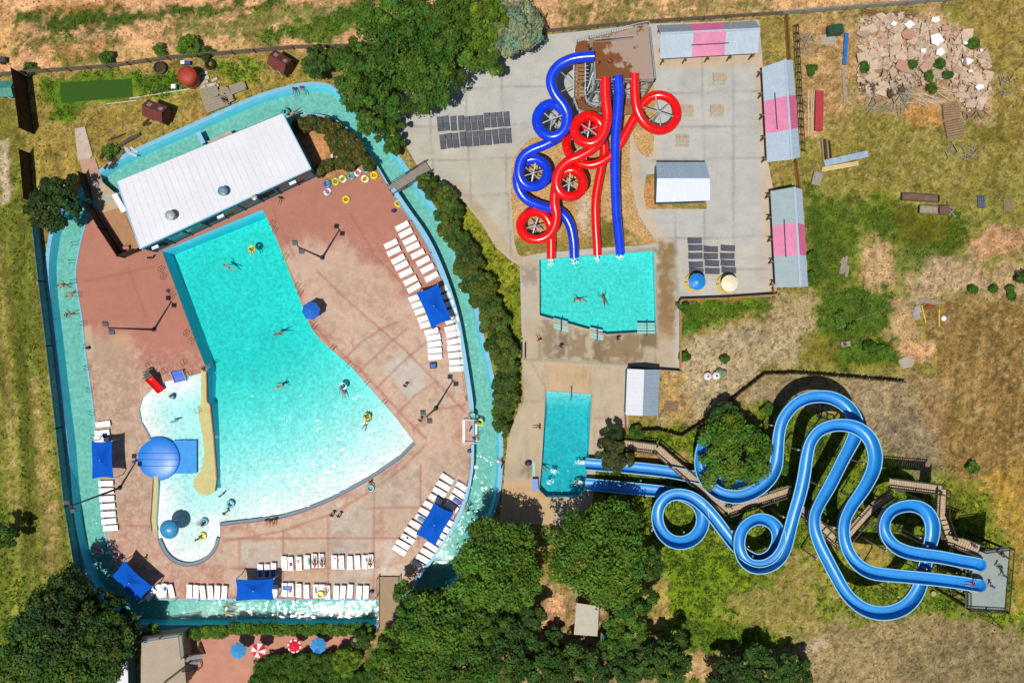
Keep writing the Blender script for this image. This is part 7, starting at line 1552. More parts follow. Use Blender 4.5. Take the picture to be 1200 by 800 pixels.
SH = [(221, 54, 12, 1.8, 'green shrub north of the pipe fence above the red tank', GB), (187, 59, 6, 1.0, 'small shrub left of the big one above the red tank', GB), (125, 68, 8, 1.0, 'shrub against the pipe fence above the turf', GA), (240, 62, 7, 1.1, 'dark shrub just right of the big one above the red tank', GC), (35, 81, 6, .9, 'dark scrub at the left end of the pipe fence', GC), (1101, 75, 5, 1.2, 'green shrub growing in the rubble, right one', GA), (1110, 88, 5, 1.2, 'green shrub growing in the rubble, far right', GC), (1088, 90, 4, 1.0, 'green shrub growing in the rubble, centre', GA), (1092, 104, 4, 1.0, 'green shrub growing in the rubble, lower', GA), (951, 82, 5, .9, 'small green shrub on the orange dirt left of the blue pipe', GA), (1069, 76, 4, .8, 'tiny green shrub in the middle of the rubble', GA), (1013, 79, 5, .8, 'small green shrub at the left side of the rubble', GA), (1141, 51, 6, .9, 'green weed tuft at the right edge of the rubble', GA), (1198, 325, 7, 1.4, 'green bush cut by the right edge of the photo', GC), (1164, 339, 3.2, .6, 'small green bush on pale dirt, upper', GA), (1184, 339, 3, .6, 'small green bush on pale dirt, right of the upper one', GA), (1186, 347, 3, .6, 'small green bush on pale dirt, lowest', GA), (1140, 340, 4, .7, 'tiny bush on pale dirt at the left', GA), (1140, 550, 7, 1.2, 'tall green weeds at the lower end of the brown field', GB), (802, 418, 5, .9, 'green bush right of the tan board fence', GA), (849, 421, 4, .7, 'small bush on the dry bank near the tanks', GC), (846, 437, 4, .6, 'pale bush right of the tanks', GO), (1035, 412, 7, 1.0, 'green bush in the weeds below the scrap pile', GB), (1020, 408, 7, 1.0, 'dark bush in the weeds below the scrap pile', GA), (985, 372, 7, .8, 'bushy weeds in the green patch east of the plaza', GB), (1000, 385, 7, .8, 'bushy weeds below the white cable line', GB), (951, 300, 6, 1.1, 'tall weeds beside the lower striped shelter, upper', GA), (949, 325, 6, 1.1, 'tall weeds beside the lower striped shelter, lower', GA), (129, 178, 7, 1.0, 'green shrub by the junk near the river bend', GB), (800, 360, 6, 1.0, 'green weeds in the corner of the timber fence', GA), (745, 507, 8, 1.2, 'green bush below the white shed', GA), (900, 480, 7, 1.2, 'green bush left of the high flume bend', GB), (940, 560, 9, 1.4, 'green bush between the flume legs', GA), (916, 548, 8, 1.3, 'green bush near the walkway under the flumes', GA), (955, 520, 9, 1.3, 'dark bush inside the tall flume bend', GC)]
for i, (x, y, r, h, lb, tn) in enumerate(SH): tree(x, y, r, h, lb, tn, 500 + i, 'wild_shrub', 'shrub', per=70, dens=7, lsize=.13)
# ------------------------------------------------------------------ old mini golf and yard in the upper left
def house(name, label, px, py, w, d, h, rz, rm, wm, skyl=True, cat='playhouse'):
    b = P(px, py, h); b.z = 0; t = thing(name, label, cat, b); rot = Matrix.Rotation(rz, 3, 'Z'); g = lambda x, y, z: b + rot @ Vector((x, y, z))
    for (p, q_) in (((-w / 2, -d / 2), (w / 2, -d / 2)), ((w / 2, -d / 2), (w / 2, d / 2)), ((w / 2, d / 2), (-w / 2, d / 2)), ((-w / 2, d / 2), (-w / 2, -d / 2))):
        mb = MB(); mb.bar(g(*p, h * .38), g(*q_, h * .38), .08, h * .76); mb.build('wall', wm, t)
    mb = MB(); mb.bar(g(-w * .1, -d / 2 - .05, h * .3), g(w * .12, -d / 2 - .05, h * .3), .06, h * .5); mb.build('door', m_white, t)
    ew, ed = w / 2 + .2, d / 2 + .2; a = quad_roof('roof_panel', g(-ew, -ed, h * .72), g(ew, -ed, h * .72), g(ew, 0, h), g(-ew, 0, h), .06, rm, t); c = quad_roof('roof_panel', g(-ew, 0, h), g(ew, 0, h), g(ew, ed, h * .72), g(-ew, ed, h * .72), .06, rm, t)
    if skyl:
        for x in (-.3, .35): mb = MB(); mb.box(g(x * w, d * .25, h * .88), (w * .22, d * .34, .06), 0, rot @ Matrix.Rotation(-math.atan2(h * .28, ed), 3, 'X')); mb.build('skylight', M('pale skylight', (150, 180, 190), rough=.3), c)
    return t
m_mar = M('maroon shingles', (122, 58, 48), rough=.8, var=.15, scale=3); m_marw = M('maroon and cream boards', (150, 84, 66), rough=.8, var=.25, scale=4)
house('playhouse', 'small maroon roofed playhouse in dry grass above the river', 178, 128, 2.4, 1.9, 3.4, -.35, m_mar, m_marw)
house('playhouse', 'small maroon roofed playhouse beside the compact round tree', 325, 70, 2.2, 1.8, 3.4, -.55, m_mar, m_marw)
t = thing('lookout_tower', 'red round capped tower of the old mini golf next to the pipe fence', 'tower', P(221, 92)); c_ = P(219, 88.5, 2.4); b = Vector((c_.x, c_.y, 0)); m_rd = M('faded red paint', (176, 62, 42), rough=.6, var=.12, k=1.4)
mb = MB(); mb.lathe(b, [(1.15, 0), (1.1, .9), (1.22, 1.4), (1.25, 2.25)], 20); mb.build('drum', m_rd, t, True); mb = MB(); mb.lathe(b, [(1.27, 2.25), (1.27, 2.4), (.6, 2.62), (0, 2.68)], 20); mb.build('cap', m_rd, t, True)
mb = MB(); mb.lathe(b, [(1.28, 1.0), (1.3, 1.0), (1.3, 1.15), (1.28, 1.15)], 20, True); mb.build('hoop', m_wood, t)
o = sheet('turf_mat', [(70.5, 97), (154, 92.5), (156, 113.5), (72, 121)], [], .035, M('dark green artificial turf', (52, 92, 10), rough=.95, var=.08, scale=4), skirt=.03, kind=False); tag(o, 'rectangular dark green artificial turf mat in the upper left', 'turf mat')
mb = MB(); mb.bar(P(152, 115.5, .05), P(222, 104.5, .05), .14, .08); tag(mb.build('white_curb', M('weathered white board', (216, 214, 200), rough=.8)), 'long thin white board from the turf mat to the red tower', 'board')
mb = MB(); mb.bar(P(125, 122, .05), P(160, 118, .05), .10, .08); tag(mb.build('white_curb', M('weathered white board', (216, 214, 200), rough=.8)), 'short white board edging below the turf mat', 'board')
def slabs(name, label, cat, px, py, n, sp, m, seed, sz=(1.0, 2.0), z=.12, rz0=0.0):
    rs = random.Random(seed); b = P(px, py); t = thing(name, label, cat, b)
    for i in range(n):
        p = b + Vector((rs.uniform(-sp[0], sp[0]), rs.uniform(-sp[1], sp[1]), z * (1 + i * .4))); mb = MB(); k = rs.randint(4, 6); w, l = rs.uniform(.35, sz[0]), rs.uniform(.6, sz[1]); a = rz0 + rs.uniform(-.25, .25); M_ = Matrix.Rotation(a, 3, 'Z') @ Matrix.Rotation(rs.uniform(-.08, .08), 3, 'X')
        for j in range(k): mb.box(p + M_ @ Vector((0, (j + .5 - k / 2) * w / k, 0)), (l, w / k * .9, .05), 0, M_)
        mb.build('board', m, t)
    return t
m_gw = M('grey weathered boards', (168, 156, 136), rough=.9, var=.2, scale=3, stretch=(5, 1, 1))
for k, (x, y, w, l, rz, lb) in enumerate([(247, 110, 2.4, 1.6, .30, 'grey weathered plank platform nearest the red tower'), (255, 122, 3.3, 1.7, .36, 'grey weathered plank platform nearest the river kerb'), (266, 113, 1.5, 2.2, .5, 'small grey weathered plank platform right of the other two'), (280, 104, 2.2, 1.2, .35, 'earth coloured plank platform at the right end of the old mini golf')]):
    c_ = P(x, y); t = thing('plank_platform', lb, 'platform', c_, 0, None); rot = Matrix.Rotation(rz, 3, 'Z'); mb = MB(); n = 9
    for i in range(n): mb.box(c_ + rot @ Vector((0, (i + .5 - n / 2) * l / n, .45 + .02 * (i % 2))), (w, l / n * .92, .05), rz)
    mb.build('deck_boards', m_gw, t)
    for sx in (-1, 1):
        for sy in (-1, 1): mb = MB(); p = c_ + rot @ Vector((sx * w * .45, sy * l * .42, 0)); mb.bar(p, p + Vector((0, 0, .75 if sx > 0 else .45)), .10); mb.build('leg', m_dwood, t)
slabs('scrap_lumber', 'heap of broken boards and white pieces right of the red tower', 'scrap heap', 244, 95, 9, (1.3, 1.0), M('pale broken boards', (206, 200, 188), rough=.8, var=.2), 4, (.5, 1.5), .10, .4)
slabs('scrap_lumber', 'dark scrap heap by the river bend near the green shrub', 'scrap heap', 127, 188, 8, (1.0, 1.1), m_dwood, 5, (.5, 1.6), .10, 1.0)
slabs('scrap_lumber', 'mossy plank stack lying between the shrub and the river kerb', 'scrap heap', 138, 182, 6, (.5, 1.2), M('mossy boards', (120, 122, 78), rough=.9, var=.25, scale=3), 6, (.5, 2.2), .08, .9)
slabs('scrap_lumber', 'white and dark scrap at the river kerb left of the pool building', 'scrap heap', 152, 178, 5, (.8, .5), M('white scrap', (210, 214, 214), rough=.6, var=.2), 8, (.3, 1.2), .08, -.4)
mb = MB(); mb.tube([P(127, 165, .1), P(147, 156.5, .12)], .09, 6); tag(mb.build('old_log', m_dwood), 'brown log lying in dry grass above the scrap heap', 'log')
mb = MB(); mb.tube([P(140, 171, .2), P(152, 163, .25), P(164, 157, .2)], .28, 8, True, [.2, .3, .22]); tag(mb.build('old_log', M('grey bark', (96, 88, 72), rough=.95, var=.3, scale=4)), 'thick grey log lying above the plank stack by the river', 'log')
t = thing('round_planter', 'dark round planter against the pipe fence left of the red tower', 'planter', P(189, 81)); b = P(189, 81); mb = MB(); mb.lathe(b, [(0, .0), (.75, 0), (.85, .6), (.7, .62), (.68, .4), (0, .4)], 14); mb.build('tub', m_dsteel, t); mb = MB(); mb.lathe(b, [(0, .42), (.66, .41)], 14); mb.build('soil', m_dwood, t)
t = thing('tyre_ring', 'old dark tyre lying by the pipe fence right of the red tower', 'tyre', P(247, 76)); b = P(247, 76); mb = MB(); mb.lathe(b, [(.35, .05), (.5, 0), (.72, .02), (.78, .2), (.72, .38), (.5, .4), (.35, .34)], 18, True); mb.build('tread', M('black rubber', (34, 32, 30), rough=.85), t, True)
t = thing('utility_box', 'blue and white box at the left foot of the red tower', 'box', P(206, 103)); b = P(206, 103); mb = MB(); mb.box(b + Vector((0, 0, .3)), (.75, .55, .6)); mb.build('body', M('blue box paint', (40, 90, 160), rough=.5), t); mb = MB(); mb.box(b + Vector((-.1, 0, .63)), (.6, .58, .06)); mb.build('lid', m_white, t)
t = thing('utility_box', 'blue and white box behind the red tower at the pipe fence', 'box', P(219, 75)); b = P(219, 75); mb = MB(); mb.box(b + Vector((0, 0, .3)), (1.3, .45, .6)); mb.build('body', M('blue box paint', (40, 90, 160), rough=.5), t); mb = MB(); mb.box(b + Vector((-.35, 0, .63)), (.5, .47, .06)); mb.build('lid', m_white, t)
house('pump_hut', 'small teal roofed hut at the left edge below the pipe fence', 4, 103, 1.6, 1.7, 1.8, 0, M('teal roof sheet', (70, 150, 140), rough=.5), m_tealw, False, 'hut')
t = thing('old_trailer', 'dark low trailer on the dirt cut by the left edge', 'trailer', P(2, 72)); b = P(2, 72); mb = MB(); mb.box(b + Vector((0, 0, .55)), (1.8, .7, .4)); mb.build('bed', m_dsteel, t)
for s in (-1, 1): mb = MB(); mb.tube([b + Vector((.3, s * .42 - .06, .28)), b + Vector((.3, s * .42 + .06, .28))], .28, 12); mb.build('wheel', m_black, t)
slabs('scrap_lumber', 'rusty frame scrap beside the maroon playhouse in dry grass', 'scrap heap', 171, 145, 4, (.5, .4), m_dwood, 9, (.3, 1.0), .1, .5)
# bits in the yard by the pool building
t = thing('round_filter', 'pale round filter lid in the yard beside the pool building', 'filter', P(112, 217)); b = P(112, 217); mb = MB(); mb.lathe(b, [(0, .55), (.4, .5), (.58, .3), (.6, .15)], 14); mb.build('lid', M('pale grey lid', (190, 186, 184), rough=.6), t, True); mb = MB(); mb.lathe(b, [(.55, .0), (.55, .16)], 14); mb.build('drum', m_dsteel, t)
t = thing('white_cabinet', 'white cabinet in the yard against the west end of the pool building', 'cabinet', P(145, 243)); b = P(146, 240); rz = -1.05; rot = Matrix.Rotation(rz, 3, 'Z'); mb = MB(); mb.box(b + Vector((0, 0, .85)), (2.6, .6, 1.4), rz); mb.build('body', m_white, t); mb = MB(); mb.box(b + Vector((0, 0, 1.58)), (2.7, .7, .06), rz); mb.build('top', m_white, t)
t = thing('pump_unit', 'small pink and grey pump at the bottom of the yard', 'pump', P(150, 291)); b = P(150, 291); mb = MB(); mb.tube([b + Vector((-.4, 0, .45)), b + Vector((.4, .1, .45))], .28, 10); mb.build('motor', M('pinkish paint', (190, 130, 125), rough=.5), t); mb = MB(); mb.box(b + Vector((0, 0, .2)), (.9, .6, .12)); mb.build('base_plate', m_dsteel, t)
t = thing('river_jet', 'blue water inlet box in the north river behind the building', 'water inlet', P(236, 162)); b = P(236, 162); mb = MB(); mb.box(b + Vector((0, 0, -.1)), (.5, 1.6, .7), .45); mb.build('body', m_bl, t); mb = MB(); mb.box(b + Vector((0, 0, .28)), (.6, 1.7, .06), .45); mb.build('lid', m_trim, t)
# bench or kitchen block between river and roof
mb = MB(); mb.prism(W2([(243, 166), (270, 153), (273, 157), (246, 170)]), -.4, .12); tag(mb.build('river_ledge', m_conc2), 'grey concrete ledge along the north river under the roof edge', 'ledge')
# ------------------------------------------------------------------ eastern yard: rubble, timber, junk
rng = np.random.RandomState(77); mb = MB(); mats = [M('broken tan concrete', (218, 192, 166), rough=.95, var=.12, scale=2), M('broken terracotta slab', (200, 158, 138), rough=.9, var=.12, scale=2), M('broken grey concrete', (192, 172, 150), rough=.95, var=.15, scale=2), M('dark spoil', (98, 86, 68), rough=.95, var=.3, scale=3)]
RUB = [(1007, 22), (1030, 20), (1055, 17), (1080, 24), (1105, 28), (1125, 42), (1145, 58), (1158, 75), (1160, 95), (1156, 118), (1150, 130), (1125, 127), (1115, 108), (1100, 92), (1080, 100), (1065, 108), (1042, 112), (1020, 112), (1005, 105), (1002, 80), (1008, 50)]
k = 0
while k < 1500:
    x, y = rng.uniform(1000, 1162), rng.uniform(15, 132)
    if not inside(np.array([x]), np.array([y]), RUB)[0]: continue
    s = rng.choice([.22, .38, .58, .9, 1.4], p=[.36, .32, .2, .09, .03]); n = rng.randint(3, 6); a0 = rng.uniform(0, 6.28); M_ = Matrix.Rotation(rng.normal() * .22, 3, 'X') @ Matrix.Rotation(rng.normal() * .22, 3, 'Y'); c_ = P(x, y); zc = rng.uniform(.03, .42) + (.25 if s > 1 else 0)
    pl = [Vector((math.cos(a0 + i * 6.283 / n + rng.uniform(-.25, .25)), math.sin(a0 + i * 6.283 / n + rng.uniform(-.25, .25)), 0)) * s * rng.uniform(.42, .88) for i in range(n)]; th = rng.uniform(.10, .2)
    mb.mi = int(rng.choice([0, 1, 2], p=[.62, .13, .25])) if y < 95 or x > 1100 else int(rng.choice([0, 2, 3]))
    mb.add([c_ + M_ @ v + Vector((0, 0, zc)) for v in pl] + [c_ + M_ @ (v + Vector((0, 0, th))) + Vector((0, 0, zc)) for v in pl], [tuple(range(n - 1, -1, -1)), tuple(range(n, 2 * n))] + [(i, (i + 1) % n, n + (i + 1) % n, n + i) for i in range(n)]); k += 1
o = mb.build('rubble', mats); tag(o, 'wide heap of broken concrete slabs in the upper right', 'rubble', None, 'stuff')
m_ws = M('broken white slab', (240, 240, 238), rough=.7, var=.05, scale=2, k=1.25)
m_ps = M('broken pink slab', (204, 150, 130), rough=.85, var=.1, scale=2)
def bslab(px, py, s, seed, m, lb, z=.75, sq=1.0):
    rs = random.Random(seed); n = rs.choice([4, 5, 5]); c_ = P(px, py); mb = MB(); M_ = Matrix.Rotation(rs.uniform(-.12, .12), 3, 'X') @ Matrix.Rotation(rs.uniform(-.12, .12), 3, 'Y'); a0 = rs.uniform(0, 6)
    pl = [Vector((math.cos(a0 + i * 6.283 / n) * rs.uniform(.55, 1.15), math.sin(a0 + i * 6.283 / n) * rs.uniform(.55, 1.15) * sq, 0)) * s for i in range(n)]
    mb.add([c_ + M_ @ v + Vector((0, 0, z)) for v in pl] + [c_ + M_ @ (v + Vector((0, 0, .16))) + Vector((0, 0, z)) for v in pl], [tuple(range(n - 1, -1, -1)), tuple(range(n, 2 * n))] + [(i, (i + 1) % n, n + (i + 1) % n, n + i) for i in range(n)]); tag(mb.build('broken_slab', m), lb, 'slab', 'large broken slabs in the rubble')
for i, a in enumerate([(1044, 31, .62, 'small white broken slab at the upper left of the rubble'), (1062, 31.5, .95, 'white broken slab left of the pink one at the top of the rubble'), (1093, 50, 1.35, 'largest white broken slab, middle right of the rubble'), (1078, 62, .72, 'narrow white broken slab below the largest one'), (1097, 64, .95, 'white broken slab under the largest one'), (1129, 74, .9, 'white broken slab at the right side of the rubble'), (1133, 86, .55, 'little white broken slab below the right one'), (1143, 104, .85, 'white broken slab near the lower right end of the rubble'), (1092, 26, .8, 'thin white broken slab at the top edge of the rubble'), (1146, 62, .4, 'tiny white fragment at the right edge of the rubble'), (1127, 53, .45, 'white fragment between the largest slab and the right edge')]): bslab(a[0], a[1], a[2] * .85, 200 + i, m_ws, a[3], .8, .8)
bslab(1061, 44, 1.25, 300, m_ps, 'large pink broken slab at the top of the rubble', .7, .75); bslab(1054, 80, 1.05, 301, m_ps, 'pink broken slab in the centre of the rubble', .7, 1.0); bslab(1104, 35, .8, 302, m_ps, 'pink broken slab at the upper right of the rubble', .7, .8)
def sticks(label, px, py, sp, n, L, m, seed, rz=None, name='timber_heap', cat='timber heap'):
    rs = random.Random(seed); b = P(px, py); mb = MB()
    for i in range(n):
        p = b + Vector((rs.uniform(-sp[0], sp[0]), rs.uniform(-sp[1], sp[1]), rs.uniform(.06, .5))); a = rs.uniform(0, 3.14) if rz is None else rz + rs.uniform(-.35, .35); l = L * rs.uniform(.4, 1); d = Vector((math.cos(a), math.sin(a), rs.uniform(-.12, .12))) * l / 2; mb.bar(p - d, p + d, rs.uniform(.05, .13), .05)
    o = mb.build(name, m); tag(o, label, cat, None, 'stuff'); return o
m_pw = M('pale bare timber', (208, 190, 160), rough=.85, var=.2, scale=3); m_gt = M('grey wire and timber', (150, 144, 132), rough=.8, var=.25)
sticks('pale loose timber sticks thrown below the rubble', 1090, 114, (2.6, 1.0), 26, 3.4, m_pw, 3, -.35); sticks('grey tangle of wire and sticks at the lower left of the rubble', 1040, 117, (3.0, 1.5), 60, 2.4, m_gt, 4); sticks('brown broken timber piled below the lower right of the rubble', 1141, 131, (1.5, .8), 40, 1.4, M('brown broken timber', (158, 132, 104), rough=.9, var=.2), 5); sticks('scattered dry branches on the grass at the right', 1128, 180, (2.4, .8), 26, 1.8, m_gt, 6); sticks('scattered dry branches near the right edge', 1178, 100, (.9, 1.4), 16, 1.5, m_gt, 7)
sticks('dry twig heap left of the green box by the iron frame', 946, 52, (.7, 1.2), 30, 1.2, m_gt, 8); sticks('jumble of timber at the north end of the rubble behind the slabs', 1040, 16, (3.2, .5), 24, 3.0, M('rusty timber', (140, 98, 70), rough=.9), 9, .05)
for k, (x, y, w, l, rz, lay, lb) in enumerate([(1113, 131, 2.2, 2.0, .1, 3, 'upper stack of brown wooden pallets below the rubble'), (1117, 152, 2.4, 2.1, .2, 3, 'lower stack of brown wooden pallets below the rubble'), (1181, 240, 1.3, 1.5, .05, 1, 'pale wooden pallet on bare dirt near the right edge')]): pallet(x, y, w, l, rz, lb, m_wood, lay=lay)
t = thing('metal_bin', 'dark green metal bin with open lid on orange dirt', 'bin', P(976, 38)); b = P(976, 38); mb = MB(); mb.box(b + Vector((0, 0, .55)), (1.9, 1.2, 1.1), .1); mb.build('body', M('dark green bin paint', (32, 78, 52), rough=.5, var=.1), t); mb = MB(); mb.box(b + Vector((.25, .1, 1.16)), (1.4, 1.2, .08), .1); mb.build('lid', M('dark green bin paint', (32, 78, 52), rough=.5), t)
mb = MB(); mb.box(P(971, 47, .04), (2.0, 1.3, .08), 0.0); tag(mb.build('concrete_pad', m_conc2), 'grey concrete pad below the dark green bin', 'pad')
mb = MB(); mb.bar(P(992, 39, .2), P(989.5, 76, .2), .5, .3); tag(mb.build('blue_beam', M('blue painted beam', (40, 120, 200), rough=.5)), 'long blue beam lying on orange dirt left of the rubble', 'beam')
mb = MB(); mb.bar(P(988, 80, .1), P(990.5, 120, .1), .4, .12); tag(mb.build('grey_plank', m_gw), 'long grey plank below the blue beam', 'plank')
mb = MB(); mb.box(P(959.5, 130, .35), (1.05, 5.3, .55), -.02); t = tag(mb.build('red_sheet', M('dusty red metal', (190, 56, 66), rough=.5, var=.08)), 'long dusty red metal panel leaning beside the iron frame fence', 'panel')
for x0, x1, lb in ((947, 947.5, 'pale plank left of the red panel, nearest the iron frame'), (951.5, 950, 'pale plank beside the red panel, middle one'), (954, 951.5, 'pale plank directly left of the red panel')): mb = MB(); mb.bar(P(x0, 106, .12), P(x1, 158, .12), .16, .10); tag(mb.build('pale_plank', m_pw), lb, 'plank')
mb = MB(); mb.bar(P(966, 191.5, .25), P(1017, 180, .25), .85, .14); tag(mb.build('metal_beam', M('pale blue metal sheet', (168, 190, 212), rough=.4)), 'long pale blue metal sheet lying on dry grass', 'beam')
for k in range(3): mb = MB(); mb.bar(P(963, 197 + k * 1.8, .12), P(1006, 189.5 + k * 1.8, .12), .18, .1); tag(mb.build('yellow_board', M('fresh yellow timber', (232, 206, 140), rough=.8)), ['topmost', 'middle', 'lowest'][k] + ' of three fresh yellow boards under the pale blue sheet', 'board')
for k in range(4): mb = MB(); mb.bar(P(963 + k * 3, 162 + k, .2), P(965 + k * 3, 189, .2), .22, .2); tag(mb.build('dark_beam', m_dwood if k % 2 else m_wood), ORD[k] + ' upright brown beam from the left above the pale blue sheet', 'beam')
t = thing('scrap_crate', 'grey scrap crate beside the top of the lower striped shelter', 'crate', P(956, 210)); b = P(956, 210); mb = MB(); mb.box(b + Vector((0, 0, .3)), (1.2, 1.8, .5), -.25); mb.build('body', m_gw, t); mb = MB(); mb.box(b + Vector((.05, .2, .6)), (.9, .9, .12), -.1); mb.build('lid', M('grey lid', (160, 160, 162), rough=.6), t)
def trough(px, py, L, w, lb, m, m2):
    b = P(px, py); t = thing('feed_trough', lb, 'trough', b); rz = -.06; rot = Matrix.Rotation(rz, 3, 'Z'); mb = MB(); mb.box(b + Vector((0, 0, .12)), (L, w, .08), rz)
    for s in (-1, 1): mb.box(b + rot @ Vector((0, s * w / 2, .3)), (L, .06, .45), rz)
    mb.build('body', m, t)
    for s in (-1, 1): mb = MB(); mb.box(b + rot @ Vector((s * L / 2, 0, .3)), (.07, w * .96, .47), rz); mb.build('end_plate', m2, t)
trough(1077, 232, 5.0, .95, 'long rusty trough in the green weeds, upper one', M('rusty sheet', (120, 96, 80), rough=.8, var=.25), m_dsteel); trough(1089, 246.5, 3.1, 1.0, 'grey sheet trough in the green weeds, middle one', m_gw, m_dsteel)
t = thing('rust_box', 'dark rust red box at the right end of the grey trough', 'box', P(1104, 247)); b = P(1104, 247); mb = MB(); mb.box(b + Vector((0, 0, .35)), (1.3, 1.1, .7), .05); mb.build('body', M('rust brown box', (110, 72, 66), rough=.7), t); mb = MB(); mb.box(b + Vector((0, 0, .72)), (1.35, 1.15, .05), .05); mb.build('lid', M('rust brown lid', (122, 82, 74), rough=.7), t)
mb = MB(); mb.bar(P(1110, 243, .1), P(1120, 254, .1), .08); mb.bar(P(1112, 253, .1), P(1119, 243, .1), .08); mb.bar(P(1109, 243, .12), P(1120, 243, .12), .08); tag(mb.build('frame_scrap', m_steel), 'bent pale metal frame right of the rust red box', 'frame')
for k in range(4): mb = MB(); mb.bar(P(1146 + k * 2.4, 229, .15), P(1147 + k * 2.2, 244, .15), .2, .16); tag(mb.build('steel_post', M('blue grey steel', (96, 110, 128), rough=.5)), ORD[k] + ' blue grey steel post from the left lying near the right edge', 'post')
# scrap pile with yellow pipes
slabs('scrap_lumber', 'grey sheet scrap beside the yellow pipes', 'scrap heap', 1078, 369, 4, (.6, .9), M('grey sheet', (176, 172, 166), rough=.6), 14, (.9, 1.8), .08, 1.9); slabs('scrap_lumber', 'pale plank pile above the yellow pipes', 'scrap heap', 1087, 352, 5, (1.4, .3), m_gw, 15, (.4, 2.2), .07, .12)
for (a, b_, lb) in (((1080, 358), (1085, 378), 'yellow pipe lying by the grey sheet scrap, left one'), ((1100.5, 362), (1100.5, 383), 'yellow pipe lying by the grey sheet scrap, right one')): mb = MB(); mb.tube([P(*a, .1), P(*b_, .1)], .10, 7); tag(mb.build('yellow_pipe', M('yellow pipe', (236, 196, 40), rough=.5)), lb, 'pipe')
mb = MB(); c_ = P(1090, 360); mb.tube([P(1082, 361, .06), P(1088, 358.5, .1), P(1096, 360, .06)], .3, 8, True, [.1, .3, .12]); tag(mb.build('red_tarp', M('rust red tarp', (170, 74, 44), rough=.8)), 'crumpled rust red tarp above the yellow pipes', 'tarp')
mb = MB(); mb.lathe(P(1106, 373), [(0, .25), (.25, .2), (.38, .05), (.35, 0)], 9); tag(mb.build('white_bucket', m_white), 'small white upturned tub right of the yellow pipes', 'tub')
slabs('scrap_lumber', 'grey weathered planks in the weeds east of the lower shelter', 'scrap heap', 993, 312, 6, (.8, .8), m_gw, 16, (.5, 2.0), .07, 1.2)
mb = MB(); pts = [P(980, 386, .05), P(1010, 372, .05), P(1040, 362, .05), P(1075, 353, .05)]; mb.tube(pts, .025, 5); tag(mb.build('pale_cable', m_steel), 'thin white cable running across the weeds toward the scrap', 'cable')
mb = MB(); mb.tube([P(1110, 346, .05), P(1140, 338, .05), P(1165, 331, .05)], .022, 5); tag(mb.build('pale_cable', m_steel), 'thin white cable over pale dirt near the right edge', 'cable')
mb = MB(); mb.prism(W2([(1052, 422), (1060, 418), (1071, 421), (1068, 430), (1056, 431)]), 0, .14); tag(mb.build('pale_slab', m_conc2), 'pale concrete slab at the east end of the retaining fence', 'slab')
t = thing('scrap_crate', 'small pale box in the weeds below the bare patch', 'crate', P(990, 403)); b = P(990, 403); mb = MB(); mb.box(b + Vector((0, 0, .2)), (1.2, .7, .4), .1); mb.build('body', m_gw, t); mb = MB(); mb.box(b + Vector((-.15, 0, .43)), (.4, .5, .08), .3); mb.build('lid', m_dsteel, t)
t = thing('timber_frame', 'small dark timber frame lying inside the high flume bend', 'frame', P(966, 486)); 
for (a, b_) in (((957, 481), (959, 488)), ((963, 480), (963, 491)), ((970, 484), (969, 491)), ((957, 488), (977, 493)), ((968, 484), (978, 487)), ((977, 487), (977, 493))): mb = MB(); mb.bar(P(*a, .25), P(*b_, .25), .13); mb.build('beam', m_dwood, t)
slabs('scrap_lumber', 'blue crate scrap on the lawn below the left flume loop', 'scrap heap', 851, 637, 2, (.3, .2), m_bl, 19, (.6, .9), .1, .6)
t = thing('pump_cover', 'teal cover on the ground right of the pale slab roof', 'cover', P(711, 748)); b = P(711, 748); mb = MB(); mb.lathe(b, [(0, .5), (.5, .45), (.75, .2), (.8, 0)], 12); mb.build('lid', M('teal cover', (80, 170, 170), rough=.5), t, True); mb = MB(); mb.tube([b + Vector((0, 0, .45)), b + Vector((0, 0, .6))], .1, 8); mb.build('knob', m_dsteel, t)
# plank walks near the bottom
mb = MB(); mb.prism(W2([(720, 770), (740, 768), (745, 800), (722, 802)]), -.1, .06); struct(mb.build('path', M('pinkish path', (206, 168, 132), rough=.9, var=.1)))

# ------------------------------------------------------------------ wild grass and weeds, one mass
vg = paint(wx, wy, np.array([0, 0, 0]), [(L[0], L[1], (255, 255, 255), 1 if (L[2][1] > L[2][0] * .98) else -1, L[4], L[5]) if False else L for L in []]) if False else None
gr = np.clip((gc[:, 1] - gc[:, 0] * .96) * 16, 0, 1) + .10
ok = (np.abs(GX.ravel()) < 74) & (np.abs(GY.ravel()) < 50)
for L_ in (PLAZA, PAD, PATIO): ok &= ~inside(gpx, gpy, L_)
ok &= ~inside(gpx, gpy, offset(RO, 5)) & ~inside(gpx, gpy, RUB) & ~inside(gpx, gpy, [(60, 90), (160, 88), (160, 122), (66, 126)]) & ~inside(gpx, gpy, [(160, 738), (222, 738), (222, 820), (130, 820)])
ix = np.nonzero(ok)[0]; rngw = np.random.RandomState(5); w = gr[ix] * (fbm(gpx[ix] / 6, gpy[ix] / 6, 50, 3) > .46); w = w / w.sum()
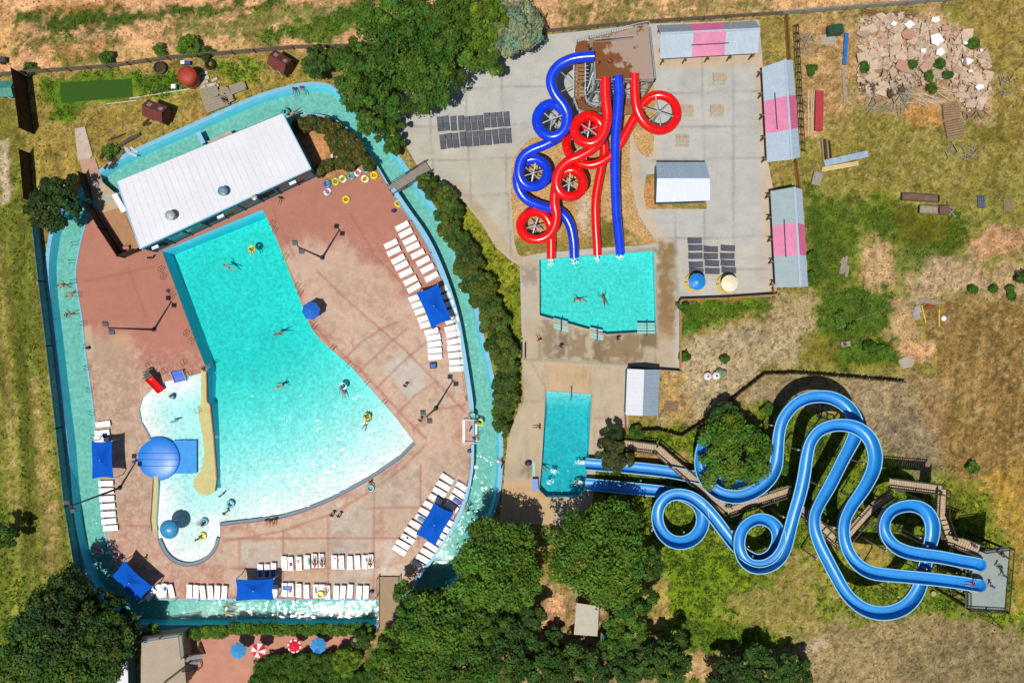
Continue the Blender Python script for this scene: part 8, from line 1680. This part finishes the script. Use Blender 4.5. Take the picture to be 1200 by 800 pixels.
pick = rngw.choice(ix, 15000, replace=False, p=w); cen = np.stack([GX.ravel()[pick] + rngw.uniform(-.12, .12, len(pick)), GY.ravel()[pick] + rngw.uniform(-.12, .12, len(pick)), np.full(len(pick), .05)], 1)
def wild(name, sel, tone, size, rad, per, lb):
    me = leaves_mesh(name, cen[sel], np.full(len(sel), 1.0) * rngw.uniform(rad * .6, rad * 1.4, len(sel)), rngw, tone, per, size, .5, None, .2); o = link_mesh(name, me, m_leaf); tag(o, lb, 'grass', None, 'stuff')
gsel = np.nonzero(gr[pick] > .35)[0]; dsel = np.nonzero(gr[pick] <= .35)[0]
wild('grass', gsel, (.072, .125, .014), .12, .26, 7, 'green weeds and grass tufts growing over the ground'); wild('dry_grass', dsel, (.20, .165, .05), .09, .18, 6, 'dry tussocks scattered over the bare ground')

# water churned white where the slides run out
rf_ = np.random.RandomState(21); m_foam = M('white foam', (236, 246, 246), rough=.9, var=.04, k=1.3)
mb = MB()
for (px, py, dx, dy, n, z) in [(684, 542, -9, -.5, 70, -.115), (682, 566, -9, -.5, 70, -.115), (646, 306, -.5, 6, 36, -.115), (673, 305, .5, 6, 36, -.115), (700, 301, 0, 5, 30, -.115), (727, 299, 0, 5, 30, -.115), (648, 552, 3, 3, 30, -.115), (643, 566, 3, -4, 26, -.115)]:
    for i in range(n):
        t_ = rf_.uniform(0, 1) ** 1.6; x = px + dx * t_ + rf_.normal() * (1.2 + t_ * 1.2); y = py + dy * t_ + rf_.normal() * (1.2 + t_); r_ = rf_.uniform(.03, .12) * (1.2 - .6 * t_); c_ = P(x, y); c_.z = z + rf_.uniform(0, .02)
        if not (inside(np.array([x]), np.array([y]), LAND)[0] or inside(np.array([x]), np.array([y]), SPLASH)[0]): continue
        q_ = 6; mb.add([c_ + Vector((r_ * math.cos(k * 6.283 / q_), r_ * rf_.uniform(.6, 1) * math.sin(k * 6.283 / q_), 0)) for k in range(q_)] + [c_ + Vector((0, 0, r_ * .5))], [(k, (k + 1) % q_, q_) for k in range(q_)])
tag(mb.build('foam', m_foam), 'white foam where the slides run out into the pools', 'foam', None, 'stuff')
